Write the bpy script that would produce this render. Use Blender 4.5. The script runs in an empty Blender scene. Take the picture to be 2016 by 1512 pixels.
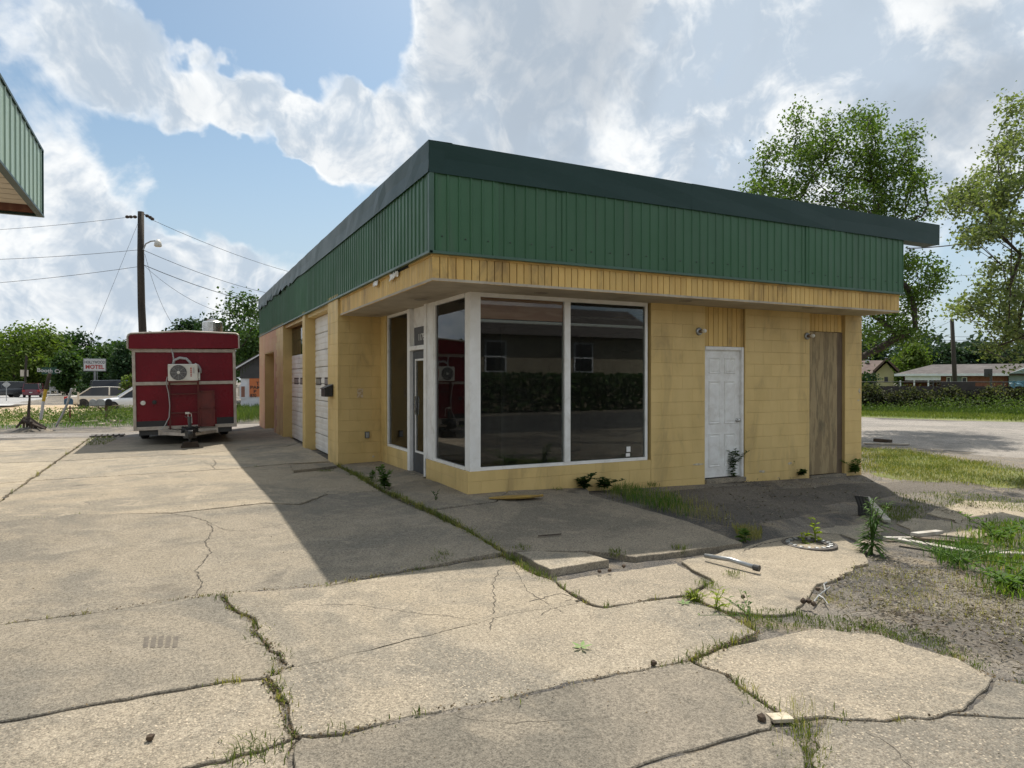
import bpy, bmesh, math, random, zlib
import numpy as np
from mathutils import Vector, Matrix, Quaternion
R = math.radians
scene = bpy.context.scene
COL = scene.collection

# ------------------------------------------------------------------ camera
F_PX, YAW, PIT = 1334.86, -0.4637, -0.0063          # focal length in pixels of a 2016 px wide frame
CAM = np.array([-3.5046, -8.3315, 1.5206])
cam_d = bpy.data.cameras.new('camera')
cam_d.sensor_width = 36.0
cam_d.lens = F_PX / 2016.0 * 36.0
cam_d.clip_start, cam_d.clip_end = 0.05, 3000
cam = bpy.data.objects.new('camera', cam_d)
cam.location = CAM
cam.rotation_euler = (R(90) + PIT, 0, YAW)
COL.objects.link(cam)
scene.camera = cam

# ------------------------------------------------------------------ sky, sun, exposure
SUN_EL, SUN_AZ = 58.5, 36.5
SKY_STRENGTH, SUN_STRENGTH, EXPOSURE = 0.10, 4.2, 0.33
CLOUD_HI, CLOUD_MID, CLOUD_LO = (8.0, 8.15, 8.2), (4.4, 5.15, 6.0), (3.4, 3.95, 4.6)
world = bpy.data.worlds.new('World')
scene.world = world
world.use_nodes = True


def nd(nt, kind, **kw):
    n = nt.nodes.new(kind)
    for k, v in kw.items():
        if k == 'inp':
            for i, val in v.items():
                n.inputs[i].default_value = val
        else:
            setattr(n, k, v)
    return n


def math_n(nt, op, a, b=None, c=None, clamp=False):
    n = nt.nodes.new('ShaderNodeMath')
    n.operation = op
    n.use_clamp = clamp
    for i, s in enumerate((a, b, c)):
        if s is None:
            continue
        if isinstance(s, (int, float)):
            n.inputs[i].default_value = s
        else:
            nt.links.new(s, n.inputs[i])
    return n.outputs[0]


def mixc(nt, fac, a, b, blend='MIX'):
    n = nt.nodes.new('ShaderNodeMix')
    n.data_type = 'RGBA'
    n.blend_type = blend
    for idx, s in ((0, fac), (6, a), (7, b)):
        if isinstance(s, (int, float)):
            n.inputs[idx].default_value = s
        elif isinstance(s, (tuple, list)):
            n.inputs[idx].default_value = (*s[:3], 1)
        else:
            nt.links.new(s, n.inputs[idx])
    return n.outputs[2]


def maprange(nt, v, a, b, c=0.0, d=1.0, smooth=True):
    n = nt.nodes.new('ShaderNodeMapRange')
    n.interpolation_type = 'SMOOTHSTEP' if smooth else 'LINEAR'
    n.inputs[1].default_value, n.inputs[2].default_value = a, b
    n.inputs[3].default_value, n.inputs[4].default_value = c, d
    nt.links.new(v, n.inputs[0])
    return n.outputs[0]


def ray(px, py):
    fw = np.array([-math.sin(YAW) * math.cos(PIT), math.cos(YAW) * math.cos(PIT), math.sin(PIT)])
    r = np.array([math.cos(YAW), math.sin(YAW), 0.0])
    u = np.cross(r, fw)
    return fw + r * (px - 1008) / F_PX - u * (py - 756) / F_PX


def build_sky():
    nt = world.node_tree
    nt.nodes.clear()
    out = nd(nt, 'ShaderNodeOutputWorld')
    bg = nd(nt, 'ShaderNodeBackground', inp={1: SKY_STRENGTH})
    sky = nd(nt, 'ShaderNodeTexSky', sky_type='NISHITA', sun_disc=False,
             sun_elevation=R(SUN_EL), sun_rotation=R(SUN_AZ), altitude=60, air_density=1.0,
             dust_density=1.6, ozone_density=1.0)
    tc = nd(nt, 'ShaderNodeTexCoord')
    D = tc.outputs['Generated']
    sep = nd(nt, 'ShaderNodeSeparateXYZ')
    nt.links.new(D, sep.inputs[0])
    X, Y, Z = sep.outputs
    # a cloud layer seen in perspective: direction projected on a plane high above
    zz = math_n(nt, 'ADD', math_n(nt, 'MAXIMUM', Z, 0.0), 0.22)
    cx, cy = math_n(nt, 'DIVIDE', X, zz), math_n(nt, 'DIVIDE', Y, zz)
    comb = nd(nt, 'ShaderNodeCombineXYZ')
    nt.links.new(cx, comb.inputs[0]); nt.links.new(cy, comb.inputs[1])

    def noise(vec, scale, detail, rough, dist=0.0, off=(0, 0, 0)):
        mp = nd(nt, 'ShaderNodeMapping', inp={1: off})
        nt.links.new(vec, mp.inputs[0])
        n = nd(nt, 'ShaderNodeTexNoise', noise_dimensions='3D',
               inp={'Scale': scale, 'Detail': detail, 'Roughness': rough, 'Distortion': dist})
        nt.links.new(mp.outputs[0], n.inputs['Vector'])
        return n.outputs[0]
    def warp(scale, amt, off):
        mp = nd(nt, 'ShaderNodeMapping', inp={1: off})
        nt.links.new(D, mp.inputs[0])
        n = nd(nt, 'ShaderNodeTexNoise', inp={'Scale': scale, 'Detail': 4.0, 'Roughness': 0.6})
        nt.links.new(mp.outputs[0], n.inputs['Vector'])
        sb = nd(nt, 'ShaderNodeVectorMath', operation='SUBTRACT'); sb.inputs[1].default_value = (0.5, 0.5, 0.5)
        nt.links.new(n.outputs['Color'], sb.inputs[0])
        sc = nd(nt, 'ShaderNodeVectorMath', operation='SCALE'); sc.inputs['Scale'].default_value = amt
        nt.links.new(sb.outputs[0], sc.inputs[0])
        return sc.outputs[0]
    ad = nd(nt, 'ShaderNodeVectorMath', operation='ADD'); nt.links.new(D, ad.inputs[0]); nt.links.new(warp(4.0, 0.24, (2, 5, 1)), ad.inputs[1])
    ad2 = nd(nt, 'ShaderNodeVectorMath', operation='ADD'); nt.links.new(ad.outputs[0], ad2.inputs[0]); nt.links.new(warp(15.0, 0.05, (7, 3, 4)), ad2.inputs[1])
    DW = nd(nt, 'ShaderNodeVectorMath', operation='NORMALIZE'); nt.links.new(ad2.outputs[0], DW.inputs[0]); DW = DW.outputs[0]
    n1 = noise(comb.outputs[0], 1.25, 6, 0.56, 0.35, (3.1, 1.7, 0))
    n2 = noise(D, 5.0, 7, 0.60, 0.6, (0.3, 2.2, 5.0))
    dens = math_n(nt, 'ADD', math_n(nt, 'MULTIPLY', n1, 0.45), math_n(nt, 'MULTIPLY', n2, 0.55))

    def blob(px, py, r0, r1, amt, vec=None):
        d = ray(px, py); d = d / np.linalg.norm(d)
        dot = nd(nt, 'ShaderNodeVectorMath', operation='DOT_PRODUCT')
        nt.links.new(DW if vec is None else vec, dot.inputs[0]); dot.inputs[1].default_value = tuple(d)
        c0, c1 = math.cos(math.atan(r0 / F_PX)), math.cos(math.atan(r1 / F_PX))
        return maprange(nt, dot.outputs['Value'], c1, c0, 0.0, amt)
    # broken cumulus: a little more cover than not, with the gaps the photograph shows
    dens = math_n(nt, 'ADD', dens, 0.055)
    for b in ((560, 50, 110, 270, -.24), (760, 110, 40, 170, -.20), (330, 290, 50, 150, -.20), (450, 345, 50, 140, -.20),
              (560, 410, 40, 120, -.18), (60, 160, 20, 110, -.09), (640, 450, 20, 90, -.10),
              (200, 60, 30, 110, .12), (310, 130, 30, 100, .20), (420, 180, 30, 95, .24), (530, 205, 30, 95, .26), (640, 235, 30, 100, .26), (740, 290, 40, 110, .18), (660, 330, 30, 90, .14),
              (960, 90, 60, 200, .12), (900, 210, 60, 180, .10), (230, 440, 80, 240, .10), (1450, 150, 200, 700, .12), (1900, 640, 30, 200, -.07)):
        dens = math_n(nt, 'ADD', dens, blob(*b))
    cover = maprange(nt, dens, 0.462, 0.600)
    # thick parts turn blue-grey underneath, thin rims stay white
    thick = maprange(nt, dens, 0.58, 0.74)
    n3 = noise(D, 3.6, 4, 0.58, 0.5, (7.0, 1.0, 2.0))
    shade = math_n(nt, 'MULTIPLY', thick, maprange(nt, n3, 0.36, 0.58))
    shade = math_n(nt, 'MULTIPLY', shade, math_n(nt, 'ADD', blob(1500, 130, 250, 800, .55), .2))
    n4 = noise(D, 8.0, 5, 0.62, 0.5, (1.0, 4.0, 8.0))
    n5 = noise(DW, 21.0, 4, 0.6, 0.3, (4.0, 9.0, 1.0))
    n45 = math_n(nt, 'ADD', math_n(nt, 'MULTIPLY', n4, 0.68), math_n(nt, 'MULTIPLY', n5, 0.32))
    rim = maprange(nt, dens, 0.50, 0.60, .10, 0.0)
    white = mixc(nt, maprange(nt, math_n(nt, 'ADD', n45, rim), 0.43, 0.60), CLOUD_MID, CLOUD_HI)
    ccol = mixc(nt, shade, white, CLOUD_LO)
    skyc = mixc(nt, 1.0, sky.outputs[0], (0.88, 0.99, 0.96), 'MULTIPLY')
    haze = math_n(nt, 'MULTIPLY', maprange(nt, Z, 0.0, 0.38, 1.0, 0.0), 0.80)
    base = mixc(nt, haze, skyc, (4.3, 5.1, 6.0))
    col = mixc(nt, cover, base, ccol)
    nt.links.new(col, bg.inputs[0])
    nt.links.new(bg.outputs[0], out.inputs[0])


build_sky()
world.cycles.sampling_method = 'MANUAL'
world.cycles.sample_map_resolution = 512
sun_d = bpy.data.lights.new('sun', 'SUN')
sun_d.energy = SUN_STRENGTH
sun_d.angle = R(0.55)
sun_d.color = (1.0, 0.94, 0.85)
sun = bpy.data.objects.new('sun', sun_d)
sv = Vector((math.sin(R(SUN_AZ)) * math.cos(R(SUN_EL)), math.cos(R(SUN_AZ)) * math.cos(R(SUN_EL)), math.sin(R(SUN_EL))))
sun.rotation_euler = sv.to_track_quat('Z', 'Y').to_euler()
sun.location = sv * 60
COL.objects.link(sun)
vs = scene.view_settings
vs.view_transform, vs.look, vs.gamma, vs.exposure = 'Standard', 'None', 1.0, EXPOSURE
vs.use_curve_mapping = False
scene.cycles.max_bounces = 5
scene.cycles.diffuse_bounces = 3
scene.cycles.transparent_max_bounces = 12
scene.cycles.use_adaptive_sampling = True
scene.cycles.adaptive_threshold = 0.02
scene.cycles.caustics_reflective = scene.cycles.caustics_refractive = False
scene.cycles.use_denoising = True

# ------------------------------------------------------------------ terrain and measuring helpers


def sstep(a, b, x):
    t = np.clip((np.asarray(x, float) - a) / (b - a), 0, 1)
    return t * t * (3 - 2 * t)


def G(x, y):
    """height of the paved level: falls gently to the right and towards the street corner"""
    x = np.asarray(x, float); y = np.asarray(y, float)
    w = -0.023 * np.clip(x, 0, 11)
    w = w - 0.05 * sstep(0, 4.5, y) * sstep(0.5, -0.5, x)
    a = -0.05 - 0.045 * np.clip(x + 2.4, 0, 8)
    t = np.clip(-y / 3.0, 0, 1)
    g = w * (1 - t) + a * t - 0.012 * np.clip(-y - 3, 0, 4)
    d = np.hypot(x, y - 2)
    f = sstep(14, 42, d)
    return g * (1 - f) - 0.32 * f


GD = -0.05                       # bare ground lies this much below the slab tops


def at(px, py, h=0.0):
    """point of the terrain (plus h) seen at a pixel of the 2016 x 1512 photograph"""
    d = ray(px, py); z = -0.1
    for _ in range(25):
        t = (z - CAM[2]) / d[2]
        p = CAM + d * t
        z = 0.5 * z + 0.5 * (float(G(p[0], p[1])) + h)
    return p


def aty(px, py, y):
    d = ray(px, py); return CAM + d * ((y - CAM[1]) / d[1])


def atx(px, py, x):
    d = ray(px, py); return CAM + d * ((x - CAM[0]) / d[0])


def atd(px, py, depth):
    return CAM + ray(px, py) * depth


def rng(seed):
    return np.random.default_rng(zlib.crc32(str(seed).encode()))


# ------------------------------------------------------------------ materials
MATS = {}


def new_mat(name):
    m = bpy.data.materials.new(name)
    m.use_nodes = True
    nt = m.node_tree
    return m, nt, nt.nodes['Principled BSDF']


def coords(nt, space='world'):
    if space == 'world':
        return nd(nt, 'ShaderNodeNewGeometry').outputs['Position']
    return nd(nt, 'ShaderNodeTexCoord').outputs['Object']


def tnoise(nt, vec, scale, detail=5, rough=0.55, dist=0.0, stretch=None):
    if stretch:
        mp = nd(nt, 'ShaderNodeMapping', inp={3: stretch})
        nt.links.new(vec, mp.inputs[0]); vec = mp.outputs[0]
    n = nd(nt, 'ShaderNodeTexNoise', inp={'Scale': scale, 'Detail': detail, 'Roughness': rough, 'Distortion': dist})
    nt.links.new(vec, n.inputs['Vector'])
    return n.outputs[0]


def surf(name, c1, c2=None, scale=3.0, rough=0.6, bump=0.0, bscale=40, metal=0.0, space='world', spec=0.5,
         stretch=None, dirt=None, dirt_amt=0.0, dirt_scale=1.2, rnd=0.0, coat=0.0, lo=0.35, hi=0.65, rvar=0.1):
    """general painted / raw surface: two tones by noise, optional dirt, per-object tint, fine relief"""
    if name in MATS:
        return MATS[name]
    m, nt, b = new_mat(name)
    v = coords(nt, space)
    col = c1
    n = tnoise(nt, v, scale, 6, 0.6, 0.2, stretch)
    col = mixc(nt, maprange(nt, n, lo, hi), c1, c2 if c2 else tuple(k * 0.85 for k in c1))
    if dirt:
        dn = tnoise(nt, v, dirt_scale, 8, 0.65, 0.6, stretch)
        col = mixc(nt, math_n(nt, 'MULTIPLY', maprange(nt, dn, 0.5, 0.72), dirt_amt), col, dirt)
    if rnd:
        oi = nd(nt, 'ShaderNodeObjectInfo')
        f = maprange(nt, oi.outputs['Random'], 0, 1, 1 - rnd, 1 + rnd, False)
        cm = nd(nt, 'ShaderNodeCombineXYZ')
        for i in range(3):
            nt.links.new(f, cm.inputs[i])
        col = mixc(nt, 1.0, col, cm.outputs[0], 'MULTIPLY')
    nt.links.new(col, b.inputs['Base Color'])
    if rvar:
        rn = tnoise(nt, v, scale * 2.3, 4)
        nt.links.new(maprange(nt, rn, 0.2, 0.8, max(0.02, rough - rvar), min(1, rough + rvar), False), b.inputs['Roughness'])
    else:
        b.inputs['Roughness'].default_value = rough
    b.inputs['Metallic'].default_value = metal
    b.inputs['Specular IOR Level'].default_value = spec
    b.inputs['Coat Weight'].default_value = coat
    if bump:
        bn = nd(nt, 'ShaderNodeBump', inp={'Strength': bump, 'Distance': 0.01})
        nt.links.new(tnoise(nt, v, bscale, 6, 0.65), bn.inputs['Height'])
        nt.links.new(bn.outputs[0], b.inputs['Normal'])
    MATS[name] = m
    return m


def concrete(name, tone, agg=0.0, warm=1.0, agg_scale=70):
    """weathered slab: broad stains, fine grit, and exposed pebbles where the paste has worn off"""
    m, nt, b = new_mat(name)
    v = coords(nt)
    base = tuple(tone * k for k in (1.0, 0.855 + 0.05 * (1 - warm), 0.645 + 0.14 * (1 - warm)))
    dark = tuple(tone * 0.70 * k for k in (1.0, 0.895, 0.72))
    pale = tuple(tone * 1.16 * k for k in (1.0, 0.86, 0.66))
    big = tnoise(nt, v, 0.50, 7, 0.62, 1.1)
    mid = tnoise(nt, v, 2.7, 7, 0.68, 0.9)
    fine = tnoise(nt, v, 48, 4, 0.8)
    grit = tnoise(nt, v, 120, 3, 0.75)
    col = mixc(nt, maprange(nt, big, 0.43, 0.60), base, dark)
    med = tnoise(nt, v, 1.4, 6, 0.6, 0.8)
    col = mixc(nt, math_n(nt, 'MULTIPLY', maprange(nt, med, 0.50, 0.64), 0.5), col, dark)
    col = mixc(nt, math_n(nt, 'MULTIPLY', maprange(nt, mid, 0.48, 0.66), 0.7), col, pale)
    streak = tnoise(nt, v, 1.1, 7, 0.65, 1.0, (1.0, 1.8, 1.0))
    col = mixc(nt, math_n(nt, 'MULTIPLY', maprange(nt, streak, 0.55, 0.75), 0.45), col, tuple(k * 0.80 for k in dark))
    spots = nd(nt, 'ShaderNodeTexVoronoi', inp={'Scale': 1.25, 'Randomness': 1.0})
    nt.links.new(v, spots.inputs['Vector'])
    sp = math_n(nt, 'MULTIPLY', maprange(nt, spots.outputs['Distance'], 0.07, 0.13, 1, 0), 0.30)
    col = mixc(nt, sp, col, pale)
    g = math_n(nt, 'ADD', math_n(nt, 'MULTIPLY', fine, 0.5), math_n(nt, 'MULTIPLY', grit, 0.5))
    col = mixc(nt, 1.0, col, mixc(nt, maprange(nt, g, 0.36, 0.64, 0, 1), (0.47, 0.47, 0.47), (1.48, 1.48, 1.48)), 'MULTIPLY')
    vo = nd(nt, 'ShaderNodeTexVoronoi', inp={'Scale': agg_scale, 'Randomness': 1.0})
    nt.links.new(v, vo.inputs['Vector'])
    sepc = nd(nt, 'ShaderNodeSeparateColor')
    nt.links.new(vo.outputs['Color'], sepc.inputs[0])
    pebble = mixc(nt, sepc.outputs[0], (tone * 2.1, tone * 1.78, tone * 1.34), (tone * 0.55, tone * 0.44, tone * 0.33))
    mask = math_n(nt, 'MULTIPLY', maprange(nt, vo.outputs['Distance'], 0.28, 0.46, 1, 0),
                  maprange(nt, sepc.outputs[1], 0.35, 0.55))
    wear = maprange(nt, tnoise(nt, v, 0.8, 5, 0.6, 0.5), 0.35, 0.62, 0.35, 1.0)
    mask = math_n(nt, 'MULTIPLY', math_n(nt, 'MULTIPLY', mask, wear), agg)
    col = mixc(nt, mask, col, pebble)
    oi = nd(nt, 'ShaderNodeObjectInfo')
    tv = nd(nt, 'ShaderNodeCombineXYZ')
    for i, (lo, hi) in enumerate(((.84, 1.14), (.85, 1.12), (.86, 1.08))):
        nt.links.new(maprange(nt, oi.outputs['Random'], 0, 1, lo, hi, False), tv.inputs[i])
    col = mixc(nt, 1.0, col, tv.outputs[0], 'MULTIPLY')
    oil = maprange(nt, tnoise(nt, v, 0.95, 4, 0.5, 0.3), 0.655, 0.74)
    col = mixc(nt, math_n(nt, 'MULTIPLY', oil, 0.62), col, tuple(tone * .22 * k for k in (1, .95, .88)))
    nt.links.new(col, b.inputs['Base Color'])
    b.inputs['Roughness'].default_value = 0.9
    b.inputs['Specular IOR Level'].default_value = 0.25
    hgt = math_n(nt, 'ADD', math_n(nt, 'MULTIPLY', g, 0.6), math_n(nt, 'MULTIPLY', mask, 0.9))
    bn = nd(nt, 'ShaderNodeBump', inp={'Strength': 0.55, 'Distance': 0.008})
    nt.links.new(hgt, bn.inputs['Height'])
    nt.links.new(bn.outputs[0], b.inputs['Normal'])
    MATS[name] = m
    return m


def leafmat(name, c1, c2, trans=0.4, rough=0.65):
    m, nt, b = new_mat(name)
    gi = nd(nt, 'ShaderNodeNewGeometry')
    col = mixc(nt, gi.outputs['Random Per Island'], c1, c2)
    n = tnoise(nt, gi.outputs['Position'], 0.8, 3)
    col = mixc(nt, maprange(nt, n, 0.3, 0.7, 0.0, 0.5), col, tuple(k * 0.55 for k in c1))
    nt.links.new(col, b.inputs['Base Color'])
    b.inputs['Roughness'].default_value = rough
    b.inputs['Specular IOR Level'].default_value = 0.12
    tr = nd(nt, 'ShaderNodeBsdfTranslucent')
    tcol = mixc(nt, 1.0, col, (1.5, 1.65, 0.6), 'MULTIPLY')
    nt.links.new(tcol, tr.inputs[0])
    mx = nd(nt, 'ShaderNodeMixShader', inp={0: trans})
    nt.links.new(b.outputs[0], mx.inputs[1]); nt.links.new(tr.outputs[0], mx.inputs[2])
    nt.links.new(mx.outputs[0], nt.nodes['Material Output'].inputs[0])
    MATS[name] = m
    return m


def glassmat(name, tint=(0.55, 0.6, 0.58), ior=1.5, rough=0.01, dirt=0.06):
    m, nt, b = new_mat(name)
    nt.nodes.remove(b)
    tp = nd(nt, 'ShaderNodeBsdfTransparent'); tp.inputs[0].default_value = (*tint, 1)
    gl = nd(nt, 'ShaderNodeBsdfGlossy'); gl.inputs['Roughness'].default_value = rough
    fr = nd(nt, 'ShaderNodeFresnel', inp={0: ior})
    mx = nd(nt, 'ShaderNodeMixShader')
    nt.links.new(fr.outputs[0], mx.inputs[0])
    nt.links.new(tp.outputs[0], mx.inputs[1]); nt.links.new(gl.outputs[0], mx.inputs[2])
    df = nd(nt, 'ShaderNodeBsdfDiffuse'); df.inputs[0].default_value = (0.35, 0.34, 0.3, 1)
    mx2 = nd(nt, 'ShaderNodeMixShader')
    n = tnoise(nt, coords(nt), 1.3, 7, 0.6, 0.6)
    nt.links.new(maprange(nt, n, 0.4, 0.75, 0.01, dirt), mx2.inputs[0])
    nt.links.new(mx.outputs[0], mx2.inputs[1]); nt.links.new(df.outputs[0], mx2.inputs[2])
    nt.links.new(mx2.outputs[0], nt.nodes['Material Output'].inputs[0])
    MATS[name] = m
    return m


# ------------------------------------------------------------------ mesh building


def link(o, parent=None):
    COL.objects.link(o)
    if parent is not None:
        o.parent = parent
    return o


def tag(o, label=None, cat=None, group=None, kind=None):
    if label: o['label'] = label
    if cat: o['category'] = cat
    if group: o['group'] = group
    if kind: o['kind'] = kind
    return o


def empty(name, loc=(0, 0, 0), rz=0.0, label=None, cat=None, group=None, parent=None, kind=None):
    o = bpy.data.objects.new(name, None)
    o.empty_display_size = 0.2
    o.location = loc
    o.rotation_euler = (0, 0, rz)
    link(o, parent)
    return tag(o, label, cat, group, kind)


class MB:
    """collects boxes, tubes, prisms; build() makes one mesh object"""

    def __init__(s):
        s.v, s.f = [], []

    def add(s, vs, fs):
        o = len(s.v)
        s.v += [tuple(map(float, p)) for p in vs]
        s.f += [tuple(i + o for i in f) for f in fs]
        return s

    def box(s, x0, x1, y0, y1, z0, z1):
        return s.add([(x0, y0, z0), (x1, y0, z0), (x1, y1, z0), (x0, y1, z0), (x0, y0, z1), (x1, y0, z1), (x1, y1, z1), (x0, y1, z1)],
                     [(0, 3, 2, 1), (4, 5, 6, 7), (0, 1, 5, 4), (1, 2, 6, 5), (2, 3, 7, 6), (3, 0, 4, 7)])

    def quad(s, a, b, c, d):
        return s.add([a, b, c, d], [(0, 1, 2, 3)])

    def prism(s, poly, h, axis='z', base=0.0):
        """poly of 2-d points extruded along axis from base by h"""
        n = len(poly)
        def P(p, q):
            a, b = p
            return {'z': (a, b, q), 'y': (a, q, b), 'x': (q, a, b)}[axis]
        vs = [P(p, base) for p in poly] + [P(p, base + h) for p in poly]
        fs = [tuple(range(n - 1, -1, -1)), tuple(range(n, 2 * n))] + [(i, (i + 1) % n, n + (i + 1) % n, n + i) for i in range(n)]
        return s.add(vs, fs)

    def tube(s, pts, r, n=8, caps=True):
        pts = [Vector(p) for p in pts]
        rs = r if isinstance(r, (list, tuple)) else [r] * len(pts)
        ref = None
        rings = []
        for i, p in enumerate(pts):
            d = (pts[min(i + 1, len(pts) - 1)] - pts[max(i - 1, 0)])
            d = d.normalized() if d.length > 1e-9 else Vector((0, 0, 1))
            if ref is None:
                ref = d.orthogonal().normalized()
            ref = (ref - d * ref.dot(d))
            ref = ref.normalized() if ref.length > 1e-6 else d.orthogonal().normalized()
            bi = d.cross(ref)
            rings.append([p + (ref * math.cos(2 * math.pi * k / n) + bi * math.sin(2 * math.pi * k / n)) * rs[i] for k in range(n)])
        vs = [q for ring in rings for q in ring]
        fs = []
        for i in range(len(pts) - 1):
            for k in range(n):
                fs.append((i * n + k, i * n + (k + 1) % n, (i + 1) * n + (k + 1) % n, (i + 1) * n + k))
        if caps:
            fs.append(tuple(range(n - 1, -1, -1)))
            fs.append(tuple((len(pts) - 1) * n + k for k in range(n)))
        return s.add(vs, fs)

    def cyl(s, p0, p1, r, n=16):
        return s.tube([p0, p1], r, n)

    def lathe(s, prof, n=24, c=(0, 0, 0), axis='z'):
        """prof: (radius, height) pairs"""
        vs, fs = [], []
        for (r, h) in prof:
            for k in range(n):
                a = 2 * math.pi * k / n
                q = {'z': (r * math.cos(a), r * math.sin(a), h), 'y': (r * math.cos(a), h, r * math.sin(a)), 'x': (h, r * math.cos(a), r * math.sin(a))}[axis]
                vs.append((q[0] + c[0], q[1] + c[1], q[2] + c[2]))
        for i in range(len(prof) - 1):
            for k in range(n):
                fs.append((i * n + k, i * n + (k + 1) % n, (i + 1) * n + (k + 1) % n, (i + 1) * n + k))
        fs.append(tuple(range(n - 1, -1, -1)))
        fs.append(tuple((len(prof) - 1) * n + k for k in range(n)))
        return s.add(vs, fs)

    def mesh(s, name, mat=None):
        me = bpy.data.meshes.new(name)
        me.from_pydata(s.v, [], s.f)
        me.update()
        bm = bmesh.new(); bm.from_mesh(me)
        bmesh.ops.recalc_face_normals(bm, faces=bm.faces)
        bm.to_mesh(me); bm.free()
        if mat is not None:
            me.materials.append(MATS[mat] if isinstance(mat, str) else mat)
        return me

    def build(s, name, mat, parent=None, bevel=0.0, smooth=False, seg=2, loc=None, rz=None):
        me = s.mesh(name, mat)
        o = bpy.data.objects.new(name, me)
        link(o, parent)
        if loc is not None: o.location = loc
        if rz is not None: o.rotation_euler = (0, 0, rz)
        if smooth:
            me.polygons.foreach_set('use_smooth', [True] * len(me.polygons))
        if bevel:
            md = o.modifiers.new('bevel', 'BEVEL')
            md.width, md.segments, md.limit_method, md.angle_limit = bevel, seg, 'ANGLE', R(40)
        return o


def place(name, me, parent, loc, rz=0.0, rot=None):
    o = bpy.data.objects.new(name, me)
    o.location = loc
    o.rotation_euler = rot if rot else (0, 0, rz)
    return link(o, parent)


def chamfer_block(w, h, t, c, mat, cache={}):
    """slab of size w x h standing in the local xz plane, front face at y = -t, front edges chamfered"""
    key = (round(w, 3), round(h, 3), round(t, 4), round(c, 4), mat)
    if key in cache:
        return cache[key]
    mb = MB()
    mb.add([(0, 0, 0), (w, 0, 0), (w, 0, h), (0, 0, h),
            (0, -t + c, 0), (w, -t + c, 0), (w, -t + c, h), (0, -t + c, h),
            (c, -t, c), (w - c, -t, c), (w - c, -t, h - c), (c, -t, h - c)],
           [(0, 1, 5, 4), (1, 2, 6, 5), (2, 3, 7, 6), (3, 0, 4, 7),
            (4, 5, 9, 8), (5, 6, 10, 9), (6, 7, 11, 10), (7, 4, 8, 11), (8, 9, 10, 11)])
    cache[key] = mb.mesh('piece', mat)
    return cache[key]


def quads_mesh(name, V, mat, parent=None, per=4, kind=None):
    """V: (N, per, 3) array of separate faces"""
    N = len(V)
    me = bpy.data.meshes.new(name)
    me.vertices.add(N * per)
    me.vertices.foreach_set('co', np.asarray(V, np.float32).reshape(-1))
    me.loops.add(N * per)
    me.loops.foreach_set('vertex_index', np.arange(N * per, dtype=np.int32))
    me.polygons.add(N)
    me.polygons.foreach_set('loop_start', np.arange(0, N * per, per, dtype=np.int32))
    me.polygons.foreach_set('loop_total', np.full(N, per, np.int32))
    me.update(calc_edges=True)
    me.materials.append(MATS[mat])
    o = bpy.data.objects.new(name, me)
    link(o, parent)
    if kind: o['kind'] = kind
    return o


def leaves(P, size, rg, up=0.5, aspect=0.62, jit=0.35):
    """diamond leaves centred on P"""
    N = len(P)
    n = rg.normal(size=(N, 3)); n[:, 2] = np.abs(n[:, 2]) + up
    n /= np.linalg.norm(n, axis=1)[:, None]
    a = rg.normal(size=(N, 3)); a -= n * np.sum(a * n, 1)[:, None]
    a /= np.linalg.norm(a, axis=1)[:, None]
    b = np.cross(n, a)
    L = (size * (1 + jit * rg.uniform(-1, 1, N)))[:, None] * 0.5
    W = L * aspect
    fold = n * L * 0.25
    return np.stack([P - a * L, P + b * W + fold, P + a * L, P - b * W + fold], 1)


def blades(P, h, w, rg, lean=0.45):
    """grass blades as bent slivers rooted at P: two triangles each as a quad"""
    N = len(P)
    ang = rg.uniform(0, 2 * np.pi, N)
    d = np.stack([np.cos(ang), np.sin(ang), np.zeros(N)], 1)
    s = np.stack([-np.sin(ang), np.cos(ang), np.zeros(N)], 1)
    h = (h * rg.uniform(0.45, 1.15, N))[:, None]
    ln = (lean * rg.uniform(0.1, 1.2, N))[:, None]
    up = np.array([0, 0, 1.0])
    mid = P + up * h * 0.6 + d * h * ln * 0.35
    tip = P + up * h * (1 - 0.3 * ln) + d * h * ln
    ww = (w * rg.uniform(0.7, 1.3, N))[:, None] if np.ndim(w) == 0 else w[:, None]
    return np.stack([P - s * ww * 0.5, mid - s * ww * 0.55, tip, mid + s * ww * 0.55 * 0 + s * ww * 0.5], 1)


def text_mesh(txt, size, mat, name='lettering', parent=None, loc=(0, 0, 0), rot=(R(90), 0, 0), ext=0.004, align='CENTER', sx=1.0, bold=0.0, shear=0.0):
    cu = bpy.data.curves.new(name, 'FONT')
    cu.body = txt; cu.size = size; cu.extrude = ext; cu.align_x = align; cu.align_y = 'CENTER'
    cu.offset = bold; cu.shear = shear
    tmp = bpy.data.objects.new('tmp', cu)
    COL.objects.link(tmp)
    dg = bpy.context.evaluated_depsgraph_get()
    me = bpy.data.meshes.new_from_object(tmp.evaluated_get(dg))
    bpy.data.objects.remove(tmp)
    bpy.data.curves.remove(cu)
    me.name = name
    me.materials.clear(); me.materials.append(MATS[mat])
    o = bpy.data.objects.new(name, me)
    o.location, o.rotation_euler, o.scale = loc, rot, (sx, 1, 1)
    return link(o, parent)
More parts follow.
